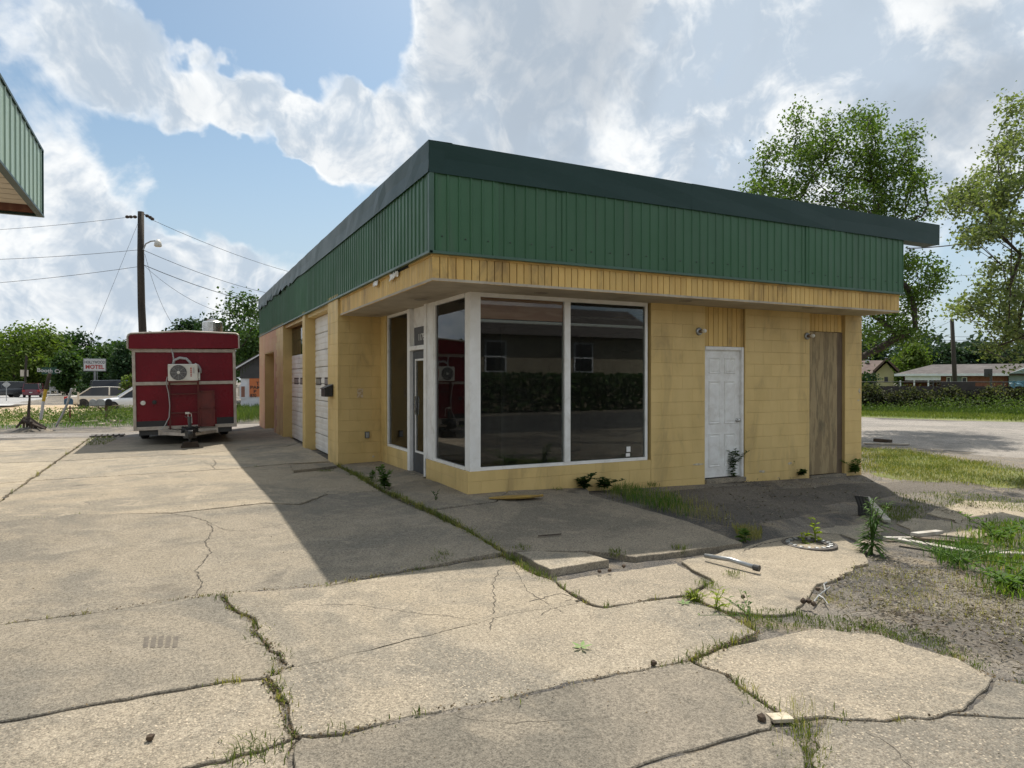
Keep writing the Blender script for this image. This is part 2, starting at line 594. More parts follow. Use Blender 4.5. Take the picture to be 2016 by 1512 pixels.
# ------------------------------------------------------------------ shared materials
YEL, YEL2 = (0.69, 0.50, 0.205), (0.63, 0.45, 0.175)
surf('yellow_paint', YEL, YEL2, 1.6, 0.55, 0.22, 55, rnd=0.035, dirt=(0.26, 0.18, 0.085), dirt_amt=0.40, dirt_scale=1.6, stretch=(1.6, 1.6, .55))
surf('yellow_core', (0.58, 0.42, 0.17), (0.52, 0.37, 0.145), 2.0, 0.7, 0.2, 50)
surf('pink_paint', (0.55, 0.27, 0.15), (0.57, 0.34, 0.16), 0.7, 0.6, 0.2, 55, rnd=0.04)
surf('plank_paint', (0.70, 0.47, 0.155), (0.61, 0.39, 0.12), 3.0, 0.6, 0.25, 30, stretch=(1, 1, 0.25), rnd=0.10,
     dirt=(0.16, 0.10, 0.045), dirt_amt=0.75, dirt_scale=2.2)
surf('plank_gap', (0.05, 0.03, 0.012), None, 3, 0.9)
surf('green_metal', (0.029, 0.102, 0.042), (0.035, 0.116, 0.050), 0.9, 0.45, 0.05, 8, rnd=0.10, dirt=(0.055, 0.105, 0.06), dirt_amt=0.6, dirt_scale=1.6, stretch=(3.0, 3.0, .35))
surf('cap_metal', (0.009, 0.036, 0.030), (0.013, 0.042, 0.036), 0.7, 0.42, 0.16, 1.6, rvar=0.06, spec=0.28)
surf('soffit_board', (0.48, 0.42, 0.33), (0.40, 0.34, 0.26), 2.5, 0.8, 0.35, 60, dirt=(0.22, 0.17, 0.12), dirt_amt=0.5)
surf('white_paint', (0.86, 0.85, 0.82), (0.79, 0.77, 0.73), 4, 0.5, 0.1, 50, dirt=(0.40, 0.36, 0.29), dirt_amt=0.35, dirt_scale=3)
surf('door_white', (0.84, 0.83, 0.80), (0.73, 0.71, 0.67), 6, 0.45, 0.08, 60, dirt=(0.45, 0.42, 0.36), dirt_amt=0.35, dirt_scale=5)
surf('garage_white', (0.83, 0.79, 0.73), (0.74, 0.70, 0.63), 2.0, 0.5, 0.1, 40, dirt=(0.34, 0.28, 0.22), dirt_amt=0.4)
surf('plywood', (0.37, 0.28, 0.15), (0.25, 0.185, 0.10), 7.0, 0.8, 0.3, 60, stretch=(1.6, 1.6, 0.28), lo=0.44, hi=0.56,
     dirt=(0.085, 0.075, 0.05), dirt_amt=0.8, dirt_scale=3.0)
surf('plywood_red', (0.85, 0.47, 0.30), (0.68, 0.33, 0.20), 3.0, 0.6, 0.1, 40, stretch=(0.6, 0.6, 3.0), lo=0.42, hi=0.58)
surf('dark_door', (0.045, 0.050, 0.055), None, 3, 0.45)
surf('black_board', (0.012, 0.011, 0.010), (0.018, 0.016, 0.014), 3, 0.75, spec=0.2)
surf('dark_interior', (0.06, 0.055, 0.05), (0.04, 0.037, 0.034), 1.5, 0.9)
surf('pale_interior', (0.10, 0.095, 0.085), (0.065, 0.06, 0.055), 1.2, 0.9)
surf('dark_metal', (0.035, 0.035, 0.036), (0.05, 0.048, 0.045), 8, 0.5)
surf('black_plastic', (0.012, 0.012, 0.013), None, 8, 0.4)
surf('black_rubber', (0.014, 0.014, 0.014), (0.025, 0.024, 0.022), 6, 0.8)
surf('chrome', (0.62, 0.62, 0.60), (0.5, 0.5, 0.48), 6, 0.25, metal=0.9)
surf('galv', (0.42, 0.43, 0.43), (0.30, 0.31, 0.31), 7, 0.45, metal=0.7)
surf('bulb_white', (0.82, 0.80, 0.74), None, 3, 0.3)
surf('mortar_dark', (0.10, 0.085, 0.06), None, 5, 0.9)
glassmat('shop_glass', (0.80, 0.83, 0.82), dirt=0.018)
surf('old_wood', (0.20, 0.15, 0.10), (0.12, 0.085, 0.055), 5, 0.85, 0.3, 30, stretch=(1, 1, 0.2))
surf('dark_wood', (0.075, 0.055, 0.04), (0.045, 0.033, 0.025), 4, 0.9, 0.4, 20)
surf('pole_wood', (0.050, 0.040, 0.030), (0.028, 0.023, 0.018), 4, 0.9, 0.4, 18, stretch=(1, 1, 0.15))
surf('wire', (0.03, 0.03, 0.03), None, 3, 0.6)

concrete('slab_smooth', 0.295, 0.14, 1.0)
concrete('slab_grey', 0.233, 0.25, 0.75, 95)
concrete('slab_aggregate', 0.312, 0.85, 1.0, 62)
concrete('slab_pebble', 0.277, 1.0, 0.85, 56)
concrete('slab_sandy', 0.352, 0.25, 1.1, 80)
concrete('slab_walk', 0.273, 0.15, 1.0)


def ground_mats():
    # crumbled asphalt and dirt with leaf litter
    m, nt, b = new_mat('dirt')
    v = coords(nt)
    big = tnoise(nt, v, 0.45, 6, 0.6, 0.8)
    mid = tnoise(nt, v, 3.0, 7, 0.65, 0.6)
    fine = tnoise(nt, v, 55, 4, 0.7)
    col = mixc(nt, maprange(nt, big, 0.45, 0.56), (0.085, 0.078, 0.070), (0.19, 0.168, 0.138))
    col = mixc(nt, math_n(nt, 'MULTIPLY', maprange(nt, mid, 0.45, 0.7), 0.8), col, (0.26, 0.21, 0.145))
    col = mixc(nt, 1.0, col, mixc(nt, maprange(nt, fine, 0.3, 0.7), (0.45, 0.45, 0.45), (1.5, 1.5, 1.5)), 'MULTIPLY')
    vo = nd(nt, 'ShaderNodeTexVoronoi', inp={'Scale': 42.0, 'Randomness': 1.0})
    mp = nd(nt, 'ShaderNodeMapping', inp={3: (1.0, 2.2, 1.0), 2: (0, 0, 0.7)})
    nt.links.new(v, mp.inputs[0]); nt.links.new(mp.outputs[0], vo.inputs['Vector'])
    sc = nd(nt, 'ShaderNodeSeparateColor'); nt.links.new(vo.outputs['Color'], sc.inputs[0])
    litter = math_n(nt, 'MULTIPLY', maprange(nt, vo.outputs['Distance'], 0.22, 0.34, 1, 0), maprange(nt, sc.outputs[0], 0.72, 0.8))
    patch = maprange(nt, tnoise(nt, v, 0.7, 4, 0.6, 0.5), 0.42, 0.62)
    col = mixc(nt, math_n(nt, 'MULTIPLY', litter, patch), col, (0.42, 0.36, 0.27))
    nt.links.new(col, b.inputs['Base Color'])
    b.inputs['Roughness'].default_value = 0.95
    bn = nd(nt, 'ShaderNodeBump', inp={'Strength': 0.8, 'Distance': 0.02})
    nt.links.new(math_n(nt, 'ADD', fine, math_n(nt, 'MULTIPLY', mid, 0.8)), bn.inputs['Height'])
    nt.links.new(bn.outputs[0], b.inputs['Normal'])
    MATS['dirt'] = m
    for name, c1, c2, c3 in (('gravel', (0.24, 0.22, 0.195), (0.31, 0.28, 0.245), (0.10, 0.09, 0.08)),
                             ('asphalt_worn', (0.105, 0.094, 0.080), (0.155, 0.135, 0.11), (0.055, 0.05, 0.044)),
                             ('sand', (0.44, 0.33, 0.20), (0.52, 0.41, 0.28), (0.28, 0.18, 0.10)),
                             ('road', (0.33, 0.325, 0.315), (0.37, 0.36, 0.35), (0.27, 0.26, 0.255)),
                             ('grass_soil', (0.13, 0.17, 0.05), (0.20, 0.21, 0.08), (0.17, 0.13, 0.07))):
        m, nt, b = new_mat(name)
        v = coords(nt)
        col = mixc(nt, maprange(nt, tnoise(nt, v, 0.35, 6, 0.6, 0.6), 0.4, 0.62), c1, c2)
        col = mixc(nt, math_n(nt, 'MULTIPLY', maprange(nt, tnoise(nt, v, 2.4, 7, 0.7, 0.4), 0.52, 0.72), 0.7), col, c3)
        f = tnoise(nt, v, 38, 5, 0.75)
        col = mixc(nt, 1.0, col, mixc(nt, maprange(nt, f, 0.32, 0.68), (0.55, 0.55, 0.55), (1.35, 1.35, 1.35)), 'MULTIPLY')
        nt.links.new(col, b.inputs['Base Color'])
        b.inputs['Roughness'].default_value = 0.93
        b.inputs['Specular IOR Level'].default_value = 0.3
        bn = nd(nt, 'ShaderNodeBump', inp={'Strength': 0.7, 'Distance': 0.015})
        nt.links.new(f, bn.inputs['Height']); nt.links.new(bn.outputs[0], b.inputs['Normal'])
        MATS[name] = m


ground_mats()
leafmat('grass_blade', (0.085, 0.13, 0.03), (0.22, 0.235, 0.075), 0.34)
leafmat('grass_dry', (0.26, 0.25, 0.08), (0.40, 0.35, 0.16), 0.35)
leafmat('grass_shade', (0.07, 0.16, 0.025), (0.13, 0.22, 0.04), 0.4)
leafmat('weed_leaf', (0.07, 0.145, 0.035), (0.15, 0.23, 0.06), 0.35)
leafmat('weed_yellow', (0.22, 0.30, 0.03), (0.36, 0.40, 0.06), 0.45)

# ------------------------------------------------------------------ ground sheets


def grid_sheet(name, xs, ys, mat, dz=0.0, hole=None):
    X, Y = np.meshgrid(xs, ys)
    Z = G(X, Y) + dz
    nx, ny = len(xs), len(ys)
    me = bpy.data.meshes.new(name)
    vs = np.stack([X, Y, Z], -1).reshape(-1, 3)
    fs = [(j * nx + i, j * nx + i + 1, (j + 1) * nx + i + 1, (j + 1) * nx + i) for j in range(ny - 1) for i in range(nx - 1)]
    me.from_pydata(vs.tolist(), [], fs)
    me.materials.append(MATS[mat])
    me.polygons.foreach_set('use_smooth', [True] * len(me.polygons))
    o = link(bpy.data.objects.new(name, me))
    o['kind'] = 'structure'
    return o


def poly_sheet(name, pts, mat, dz, step=0.7, parent=None, kind='structure', wob=0.0, seed=0):
    """flat ground patch with outline pts (world xy), draped on the terrain"""
    rg = rng(name + str(seed))
    out = []
    n = len(pts)
    for i in range(n):
        a, b = np.array(pts[i][:2], float), np.array(pts[(i + 1) % n][:2], float)
        k = max(1, int(np.linalg.norm(b - a) / step))
        for j in range(k):
            p = a + (b - a) * j / k
            out.append(p + rg.normal(size=2) * wob)
    bm = bmesh.new()
    vs = [bm.verts.new((p[0], p[1], 0)) for p in out]
    f = bm.faces.new(vs)
    bmesh.ops.triangulate(bm, faces=[f])
    for _ in range(6):
        long = [e for e in bm.edges if e.calc_length() > step * 2.2]
        if not long or len(bm.verts) > 20000:
            break
        bmesh.ops.subdivide_edges(bm, edges=long, cuts=1, use_grid_fill=False)
        bmesh.ops.triangulate(bm, faces=bm.faces[:])
    for v in bm.verts:
        v.co.z = float(G(v.co.x, v.co.y)) + dz
    for v in bm.verts:
        if v.is_boundary: v.co.z -= 0.045
    bmesh.ops.recalc_face_normals(bm, faces=bm.faces)
    if sum(ff.normal.z for ff in bm.faces) < 0:
        bmesh.ops.reverse_faces(bm, faces=bm.faces[:])
    me = bpy.data.meshes.new(name)
    bm.to_mesh(me); bm.free()
    me.materials.append(MATS[mat])
    o = link(bpy.data.objects.new(name, me), parent)
    if kind: o['kind'] = kind
    return o


def axis(lo, hi, fine_lo, fine_hi, step):
    a = list(np.arange(fine_lo, fine_hi + 1e-6, step))
    x, s = fine_hi, step
    while x < hi:
        s *= 1.35; x += s; a.append(min(x, hi))
    x, s = fine_lo, step
    while x > lo:
        s *= 1.35; x -= s; a.insert(0, max(x, lo))
    return np.array(a)


grid_sheet('ground', axis(-900, 900, -14, 22, 0.6), axis(-900, 900, -14, 24, 0.6), 'dirt', GD)
W2 = lambda *pp: [at(a, b, GD)[:2] for a, b in pp]
# worn asphalt along the shaded side and the lower right
poly_sheet('asphalt_patch', W2((1150, 972), (1360, 1030), (1440, 1050), (1600, 1030), (1760, 1000), (2000, 968), (2060, 940), (1900, 932), (1700, 940), (1560, 945), (1400, 948)), 'asphalt_worn', GD + 0.022, 0.5, wob=0.05)
poly_sheet('asphalt_patch', W2((1620, 1228), (1760, 1240), (1900, 1290), (2016, 1335), (2300, 1420), (2300, 1200), (2016, 1190), (1850, 1195), (1700, 1190)), 'asphalt_worn', GD + 0.022, 0.4, wob=0.04)
# gravel lot behind, lawn strip in front of the vines
poly_sheet('gravel_lot', [(8.6, 30), (8.6, 6.9)] + W2((1690, 884), (1850, 892), (2016, 905), (2400, 925), (2700, 866), (2200, 842), (2016, 832), (1850, 827), (1690, 822)), 'gravel', GD + 0.022, 1.2, wob=0.12)
poly_sheet('grass_verge', W2((1500, 819), (1690, 822.6), (1850, 827.6), (2016, 832.6), (2200, 842), (2700, 866), (3300, 830), (2400, 795), (2016, 783), (1690, 777), (1500, 775)), 'grass_soil', GD + 0.027, 1.5, wob=0.1)
poly_sheet('grass_patch', W2((1694, 880), (1780, 883), (1900, 905), (2016, 925), (2300, 965), (2200, 985), (2016, 968), (1900, 962), (1780, 950), (1694, 936)), 'grass_soil', GD + 0.022, 0.5, wob=0.08)
# left background: gravel strip, sandy drive, highway
poly_sheet('gravel_strip', W2((-500, 884), (0, 866), (262, 862), (470, 849), (560, 838), (560, 830), (470, 833), (262, 848), (0, 852), (-500, 866)), 'gravel', GD + 0.022, 0.8, wob=0.06)
poly_sheet('sandy_drive', W2((-900, 850), (-200, 842), (0, 838), (130, 832), (262, 822), (420, 812), (420, 795), (262, 796), (110, 797), (0, 812), (-200, 815), (-900, 822)), 'sand', GD + 0.025, 1.2, wob=0.1)
poly_sheet('road', W2((-2500, 880), (-900, 826), (-200, 818), (0, 809), (60, 803), (115, 785), (150, 773), (175, 767), (150, 765.5), (90, 772), (30, 777), (-200, 786), (-900, 800), (-2500, 830)), 'road', GD + 0.028, 3)
surf('road_paint', (0.75, 0.74, 0.70), None, 3, 0.7)
poly_sheet('road_marking', W2((-900, 823), (-200, 815.2), (0, 801.8), (60, 795.5), (60, 794.3), (0, 799.8), (-200, 813), (-900, 820.2)), 'road_paint', GD + 0.036, 3)

# ------------------------------------------------------------------ cracked pavement of single slabs
pavement = empty('pavement', (0, 0, 0), kind='structure')
JOINTS = []            # (polyline world xy, grassiness)


def edge_pts(a, b, gkey, amp, step):
    """noisy subdivision of the edge a-b, the same from both sides"""
    a, b = np.array(a[:2]), np.array(b[:2])
    flip = (a[0], a[1]) > (b[0], b[1])
    if flip: a, b = b, a
    rg = rng('%.3f %.3f %.3f %.3f' % (*a, *b))
    L = np.linalg.norm(b - a)
    k = max(1, int(L / step))
    t = np.arange(1, k) / k
    nrm = np.array([-(b - a)[1], (b - a)[0]]) / max(L, 1e-6)
    w = rg.normal(size=k - 1) if k > 1 else np.zeros(0)
    if k > 3:
        w = np.convolve(w, [0.25, 0.5, 0.25], 'same') * 1.3
    pts = [a + (b - a) * ti + nrm * wi * amp for ti, wi in zip(t, w)]
    pts = [a] + pts + [b]
    if flip: pts = pts[::-1]
    return pts[:-1]


def slab(px_pts, mat, h=0.0, gap=0.012, amp=0.009, step=0.06, thick=0.14, grid=True):
    world = [at(*p, h)[:2] if len(p) == 2 else np.array(p[1:], float) for p in px_pts]
    ring = []
    n = len(world)
    for i in range(n):
        ring += edge_pts(world[i], world[(i + 1) % n], 0, amp, step)
    ring = np.array(ring)
    area = 0.5 * np.sum(ring[:, 0] * np.roll(ring[:, 1], -1) - np.roll(ring[:, 0], -1) * ring[:, 1])
    if area < 0: ring = ring[::-1]
    tng = np.roll(ring, -1, 0) - np.roll(ring, 1, 0)
    tng /= np.maximum(np.linalg.norm(tng, axis=1), 1e-6)[:, None]
    gv = rng('gap%.2f' % ring[0, 0]).uniform(size=len(ring))
    gv = np.convolve(np.r_[gv[-3:], gv, gv[:3]], np.ones(7) / 7, 'valid')
    gv = 0.35 + 1.3 * np.clip((gv - .28) / .44, 0, 1.2)
    ring = ring + np.stack([-tng[:, 1], tng[:, 0]], 1) * (gap * 0.5 * gv)[:, None]
    # each slab is one rigid plane fitted to the terrain
    W = np.array(world)
    A = np.c_[W, np.ones(len(W))]
    cz, *_ = np.linalg.lstsq(A, G(W[:, 0], W[:, 1]) + h, rcond=None)
    zt = ring @ cz[:2] + cz[2]
    bm = bmesh.new()
    top = [bm.verts.new((p[0], p[1], z)) for p, z in zip(ring, zt)]
    # small arris: the top face is 4 mm in from the sides
    inr = ring + np.stack([-tng[:, 1], tng[:, 0]], 1) * 0.005 if area >= 0 else ring + np.stack([-tng[:, 1], tng[:, 0]], 1) * 0.005
    for v in top: v.co.z -= 0.006
    inn = [bm.verts.new((p[0], p[1], z)) for p, z in zip(inr, zt)]
    bot = [bm.verts.new((p[0], p[1], z - thick)) for p, z in zip(ring, zt)]
    m = len(top)
    bm.faces.new(inn)
    for i in range(m):
        j = (i + 1) % m
        bm.faces.new((top[i], top[j], inn[j], inn[i]))
        bm.faces.new((bot[i], bot[j], top[j], top[i]))
    me = bpy.data.meshes.new('slab')
    bm.to_mesh(me); bm.free()
    me.materials.append(MATS[mat])
    return link(bpy.data.objects.new('slab', me), pavement)


P = dict(
    f0=(-600, 886), f1=(0, 867), f2=(176, 862), f3=(300, 859), f4=(470, 848), f5=(545, 842),
    c0=(-600, 913), c1=(0, 889), c2=(148, 883), b0=(-600, 940), b1=(0, 912), b2=(111, 908), b3=(389, 893), b4=(562, 879), b5=(590, 872),
    a0=(-600, 986), a1=(0, 952), a2=(56, 947), a3=(470, 922), a4=(562, 913), a5=(655, 908),
    k0=(0, 986), kx0=(-72, 1037), kx1=(-447, 1299), kx2=(-870, 1595), jL0=(-900, 1140), jL1=(-1500, 1465), jL2=(-1900, 1830), kxl=(-950, 2050), j01=(0, 1029), j02=(156, 1013), j03=(338, 1010), j04=(520, 990), j05=(590, 992), j06=(645, 972), g2=(752, 966),
    j1z=(-300, 1276), j10=(0, 1229), j11=(197, 1204), j12=(380, 1175), j13=(437, 1170), j14=(651, 1148), j15=(900, 1107), j16=(990, 1094),
    j2z=(-300, 1482), j20=(0, 1421), j21=(120, 1399), j22=(281, 1370), j23=(417, 1347), j25=(521, 1335), j26=(557, 1318),
    m1=(458, 1198), m2=(502, 1225), m3=(500, 1245), m4=(526, 1271), m5=(549, 1297),
    n1=(547, 1360), n2=(568, 1396), n3=(570, 1428), j30=(588, 1452), j31=(672, 1443), j32=(812, 1407), j33=(906, 1391), j34=(1000, 1373), j35=(1194, 1330), j355=(1261, 1320), j36=(1357, 1301),
    l1=(510, 1480), l2=(406, 1503), l3=(200, 1560), l4=(-300, 1730), z0=(-300, 2600), z1=(560, 2600), z2=(1595, 2600), z3=(2600, 2600),
    h1=(780, 1258), h2=(1000, 1205), h3=(1145, 1182),
    g0=(663, 917), g1=(700, 935), g3=(785, 980), g4=(850, 1010), g5=(925, 1050), g7=(1012, 1104), g8=(1050, 1130), g9=(1085, 1142), g10=(1110, 1160), g11=(1158, 1189), g12=(1189, 1196), g125=(1275, 1183), g13=(1353, 1174),
    r1=(1383, 1189), r2=(1422, 1205), r3=(1467, 1228), r4=(1495, 1246), r5=(1424, 1272),
    s1=(1433, 1330), s2=(1491, 1377), s3=(1534, 1407), s4=(1567, 1417),
    t1=(1520, 1438), t2=(1409, 1465), t3=(1251, 1507), t4=(1050, 1575), t5=(575, 1760), v1=(573, 1475), v2=(573, 1512),
    w1=(1605, 1234), w2=(1740, 1247), w3=(1797, 1271), w4=(1889, 1296), w5=(1960, 1336), w6=(2016, 1346), w7=(2500, 1430),
    x1=(1625, 1413), x2=(1745, 1421), x3=(1826, 1416), x4=(1865, 1406), x5=(1912, 1394), x6=(1989, 1414), x7=(2500, 1446))


def S(names, mat, **kw):
    return slab([P[k] if isinstance(k, str) else k for k in names.split()] if isinstance(names, str) else [P[k] if isinstance(k, str) else k for k in names], mat, **kw)


S('f0 f1 f2 c2 c1 c0', 'slab_sandy', gap=.05); S('c0 c1 c2 b2 b1 b0', 'slab_sandy', gap=.05); S('b0 b1 b2 a2 a1 a0', 'slab_sandy', gap=.05)
S('f2 f3 f4 f5 b5 b4 b3 b2 c2', 'slab_smooth', gap=.045)
S('b2 b3 b4 b5 a5 a4 a3 a2', 'slab_sandy', gap=.045)
S('a0 a1 a2 k0 kx0 jL0', 'slab_sandy', gap=.045); S('jL0 kx0 kx1 jL1', 'slab_smooth', gap=.04); S('jL1 kx1 kx2 jL2', 'slab_smooth', gap=.04)
S('a2 a3 a4 g0 g1 g2 j06 j05 j04 j03 j02 j01 kx0 k0', 'slab_smooth', gap=.035)
S('kx0 j01 j02 j03 j04 j05 j06 g2 g3 g4 g5 j16 j15 j14 j13 j12 j11 j10 j1z kx1', 'slab_smooth', gap=0.03)
S('kx1 j1z j10 j11 j12 j13 m1 m2 m3 m4 m5 j26 j25 j23 j22 j21 j20 j2z kx2', 'slab_smooth', gap=0.028)
S('j13 j14 j15 j16 g7 g8 g9 g10 h3 h2 h1 j26 m5 m4 m3 m2 m1', 'slab_smooth', gap=0.028)
S('j26 h1 h2 h3 g11 g12 g125 g13 r1 r2 r3 r4 r5 j36 j355 j35 j34 j33 j32 j31 j30 n3 n2 n1 j25', 'slab_aggregate', gap=0.022)
S('kx2 j2z j20 j21 j22 j23 j25 n1 n2 n3 j30 l1 l2 l3 l4 kxl', 'slab_aggregate', gap=0.03)
S('l4 l3 l2 l1 j30 v1 v2 t5 z1 z0', 'slab_aggregate', gap=0.025)
S('j30 j31 j32 j33 j34 j35 j355 j36 s1 s2 s3 t1 t2 t3 t4 t5 v2 v1', 'slab_grey', gap=0.03)
S(['t5', 't4', 't3', 't2', 't1', (1560, 1452), (1586, 1490), (1590, 1530), 'z2', 'z1'], 'slab_grey', gap=0.02)
S('j36 r5 w1 w2 w3 w4 w5 x5 x4 x3 x2 x1 s4 s3 s2 s1', 'slab_pebble', gap=0.045)
S([(1608, 1440), 'x1', 'x2', 'x3', 'x4', 'x6', 'x7', 'z3', 'z2', (1606, 1530), (1600, 1480)], 'slab_pebble', gap=0.02)
S('x4 x5 w5 w6 w7 x7 x6', 'slab_pebble', gap=0.015)
# walk along the shop, the raised slab before the big window, broken pieces in front of it
slab([(668, 916), (750, 904), (806, 927), (838, 942), (776, 957), (757, 964), (705, 934)], 'slab_walk', 0.012, gap=0.02)
slab([(760, 966), (776, 957), (838, 942), (921, 966), (1000, 962), (998, 968), (976, 988), (852, 1004), (790, 978)], 'slab_walk', 0.010, gap=0.014)
slab([(858, 1007), (976, 989), (1000, 966), (1155, 958), (1160, 972), (1357, 1028), (1462, 1071), (1333, 1087), (1252, 1096), (1205, 1088), (1150, 1083), (1015, 1083), (995, 1084), (928, 1046)], 'slab_grey', 0.012, gap=0.012, thick=0.2)
slab([(1013, 1086), (1080, 1085), (1150, 1087), (1200, 1102), (1083, 1121)], 'slab_sandy', 0.02, gap=0.012, thick=0.2)
slab([(1092, 1143), (1240, 1120), (1333, 1108), (1400, 1147), (1353, 1173), (1275, 1182), (1189, 1195), (1160, 1188), (1112, 1161)], 'slab_pebble', -0.02, gap=0.03, amp=0.012)
slab([(1340, 1106), (1461, 1080), (1530, 1058), (1590, 1046), (1650, 1052), (1700, 1082), (1712, 1104), (1665, 1128), (1610, 1150), (1588, 1182), (1570, 1205), (1500, 1210), (1430, 1203), (1390, 1188), (1358, 1172), (1404, 1147)], 'slab_smooth', -0.025, gap=0.02, amp=0.02, step=0.12)
slab([(1600, 1046), (1640, 1034), (1730, 1030), (1742, 1045), (1712, 1072), (1655, 1052)], 'slab_sandy', -0.03, gap=0.02, amp=0.02)
slab([(1765, 1030), (1800, 1019), (1850, 1022), (1950, 1046), (1935, 1060), (1840, 1052), (1790, 1044)], 'slab_sandy', -0.03, gap=0.02, amp=0.03)
slab([(1820, 1010), (1900, 985), (2016, 990), (2100, 1010), (2016, 1030), (1930, 1040)], 'slab_sandy', -0.035, gap=0.02, amp=0.03)
# small square slab by the garage pillar
slab([(571, 915), (655, 910), (664, 917), (578, 926)], 'slab_walk', 0.05, gap=0.01)
# paving behind the photographer, seen only mirrored in the glass
slab([('w', -9, -8.2), ('w', -4.3, -6.9), ('w', -2.2, -7.6), ('w', -2.2, -12.5), ('w', -9, -12.5)], 'slab_aggregate')
slab([('w', -2.17, -7.6), ('w', 0.8, -8.3), ('w', 2.5, -12.5), ('w', -2.17, -12.5)], 'slab_aggregate')

# hairline cracks: narrow dark gullies on the slabs
surf('crack_dark', (0.05, 0.042, 0.033), (0.085, 0.07, 0.05), 30, 0.95)


def crack(px, w=0.006, seed=0, h=0.0015):
    rg = rng('crack' + str(px) + str(seed))
    pts = [at(*p)[:2] for p in px]
    out = []
    for a, b in zip(pts[:-1], pts[1:]):
        L = np.linalg.norm(b - a); k = max(2, int(L / 0.035))
        for j in range(k):
            out.append(a + (b - a) * j / k + rg.normal(size=2) * 0.007)
    out.append(pts[-1])
    out = np.array(out)
    t = np.gradient(out, axis=0); t /= np.maximum(np.linalg.norm(t, axis=1), 1e-6)[:, None]
    nn = np.stack([-t[:, 1], t[:, 0]], 1)
    ww = (w * rg.uniform(0.35, 1.3, len(out)))[:, None]
    L_, R_ = out + nn * ww / 2, out - nn * ww / 2
    return L_, R_, h


def crack_obj(lines):
    mb = MB()
    dg = bpy.context.evaluated_depsgraph_get(); dg.update()
    def top(x, y):
        hit, loc, *_ = scene.ray_cast(dg, Vector((x, y, 1.0)), Vector((0, 0, -1)))
        return loc.z if hit else float(G(x, y))
    for L_, R_, h in lines:
        vs = []
        for a, b in zip(L_, R_):
            z = top(*((a + b) / 2)) + h
            vs += [(a[0], a[1], z), (b[0], b[1], z)]
        n = len(L_)
        zs = [v[2] for v in vs]
        fs = [(2 * i, 2 * i + 1, 2 * i + 3, 2 * i + 2) for i in range(n - 1) if abs(zs[2 * i] - zs[2 * i + 2]) < 0.02]
        mb.add(vs, fs)
    o = mb.build('crack_lines', 'crack_dark', pavement)
    o['kind'] = 'stuff'


crack_obj([crack(*c) for c in ([([P[k] for k in nm.split()], wd) for nm, wd in (('kx1 j1z j10 j11 j12 j13 j14 j15 j16', .024), ('kx0 j01 j02 j03 j04 j05 j06', .012), ('a0 a1 a2 a3 a4', .035), ('b0 b1 b2 b3 b4', .025), ('c0 c1 c2', .03), ('kx1 kx0 k0 a2 b2 c2 f2', .05))] + [
    ([(338, 1011), (380, 1016), (405, 1024), (420, 1040), (403, 1065), (416, 1085), (385, 1120), (400, 1145), (380, 1174)], 0.012),
    ([(405, 1024), (440, 1040), (475, 1043), (600, 1022), (700, 1000)], 0.006),
    ([(420, 1040), (330, 1065), (200, 1080)], 0.004),
    ([(590, 992), (620, 985), (648, 966)], 0.010),
    ([(985, 1120), (970, 1150), (975, 1190), (965, 1240)], 0.008),
    ([(1010, 1115), (1040, 1165), (1080, 1190), (1110, 1205)], 0.006),
    ([(1040, 1185), (1100, 1170), (1145, 1178)], 0.010), ([(1065, 1210), (1090, 1195), (1125, 1180)], 0.007),
    ([(560, 1190), (700, 1186), (830, 1205), (940, 1218)], 0.004),
    ([(1461, 1082), (1500, 1068), (1548, 1058)], 0.02), ([(420, 905), (425, 912), (418, 920)], 0.02),
    ([(395, 908), (415, 915), (425, 925)], 0.012),
    ([(780, 1258), (900, 1232), (1000, 1205)], 0.005),
    ([(270, 965), (200, 975), (120, 1013)], 0.003), ([(700, 1080), (820, 1090), (900, 1107)], 0.003),
    ([(1700, 1440), (1760, 1470), (1800, 1520)], 0.004), ([(850, 1400), (1000, 1420), (1200, 1410)], 0.003)])])



def joint_fill(names, w=0.07, dz=-0.016):
    """earth packed into a joint"""
    pts = np.array([at(*P[k])[:2] for k in names.split()])
    rg = rng('fill' + names)
    out = []
    for a, b in zip(pts[:-1], pts[1:]):
        k = max(2, int(np.linalg.norm(b - a) / .12))
        out += [a + (b - a) * j / k for j in range(k)]
    out = np.array(out + [pts[-1]])
    t = np.gradient(out, axis=0); t /= np.maximum(np.linalg.norm(t, axis=1), 1e-6)[:, None]
    nn = np.stack([-t[:, 1], t[:, 0]], 1)
    vs = []
    for p, q in zip(out, nn):
        for s in (-1, 1):
            r = p + q * s * w * .5
            vs.append((r[0], r[1], float(G(r[0], r[1])) + dz + rg.normal() * .004))
    return vs, [(2 * i, 2 * i + 1, 2 * i + 3, 2 * i + 2) for i in range(len(out) - 1)]


mb = MB()
for nm in ('j13 m1 m2 m3 m4 m5 j26 j25', 'j25 n1 n2 n3 j30', 'j30 j31 j32 j33 j34 j35 j355 j36', 'j2z j20 j21 j22 j23 j25', 'j30 l1 l2 l3', 'j36 s1 s2 s3 s4', 'g0 g1 g2 g3 g4 g5 j16', 'j1z j10 j11 j12 j13 j14 j15 j16', 's4 x1 x2 x3 x4 x5 w5', 'j30 v1 v2 t5', 't1 t2 t3 t4'):
    mb.add(*joint_fill(nm))
q = [at(x, y) for x, y in ((1500, 1395), (1545, 1398), (1640, 1408), (1625, 1450), (1625, 1620), (1570, 1620), (1560, 1470), (1505, 1445))]
mb.add([(v[0], v[1], float(G(v[0], v[1])) - .02) for v in q], [(0, 1, 7), (1, 6, 7), (1, 2, 3), (1, 3, 6), (3, 4, 5), (3, 5, 6)])
o = mb.build('joint_earth', 'dirt', pavement); o['kind'] = 'stuff'


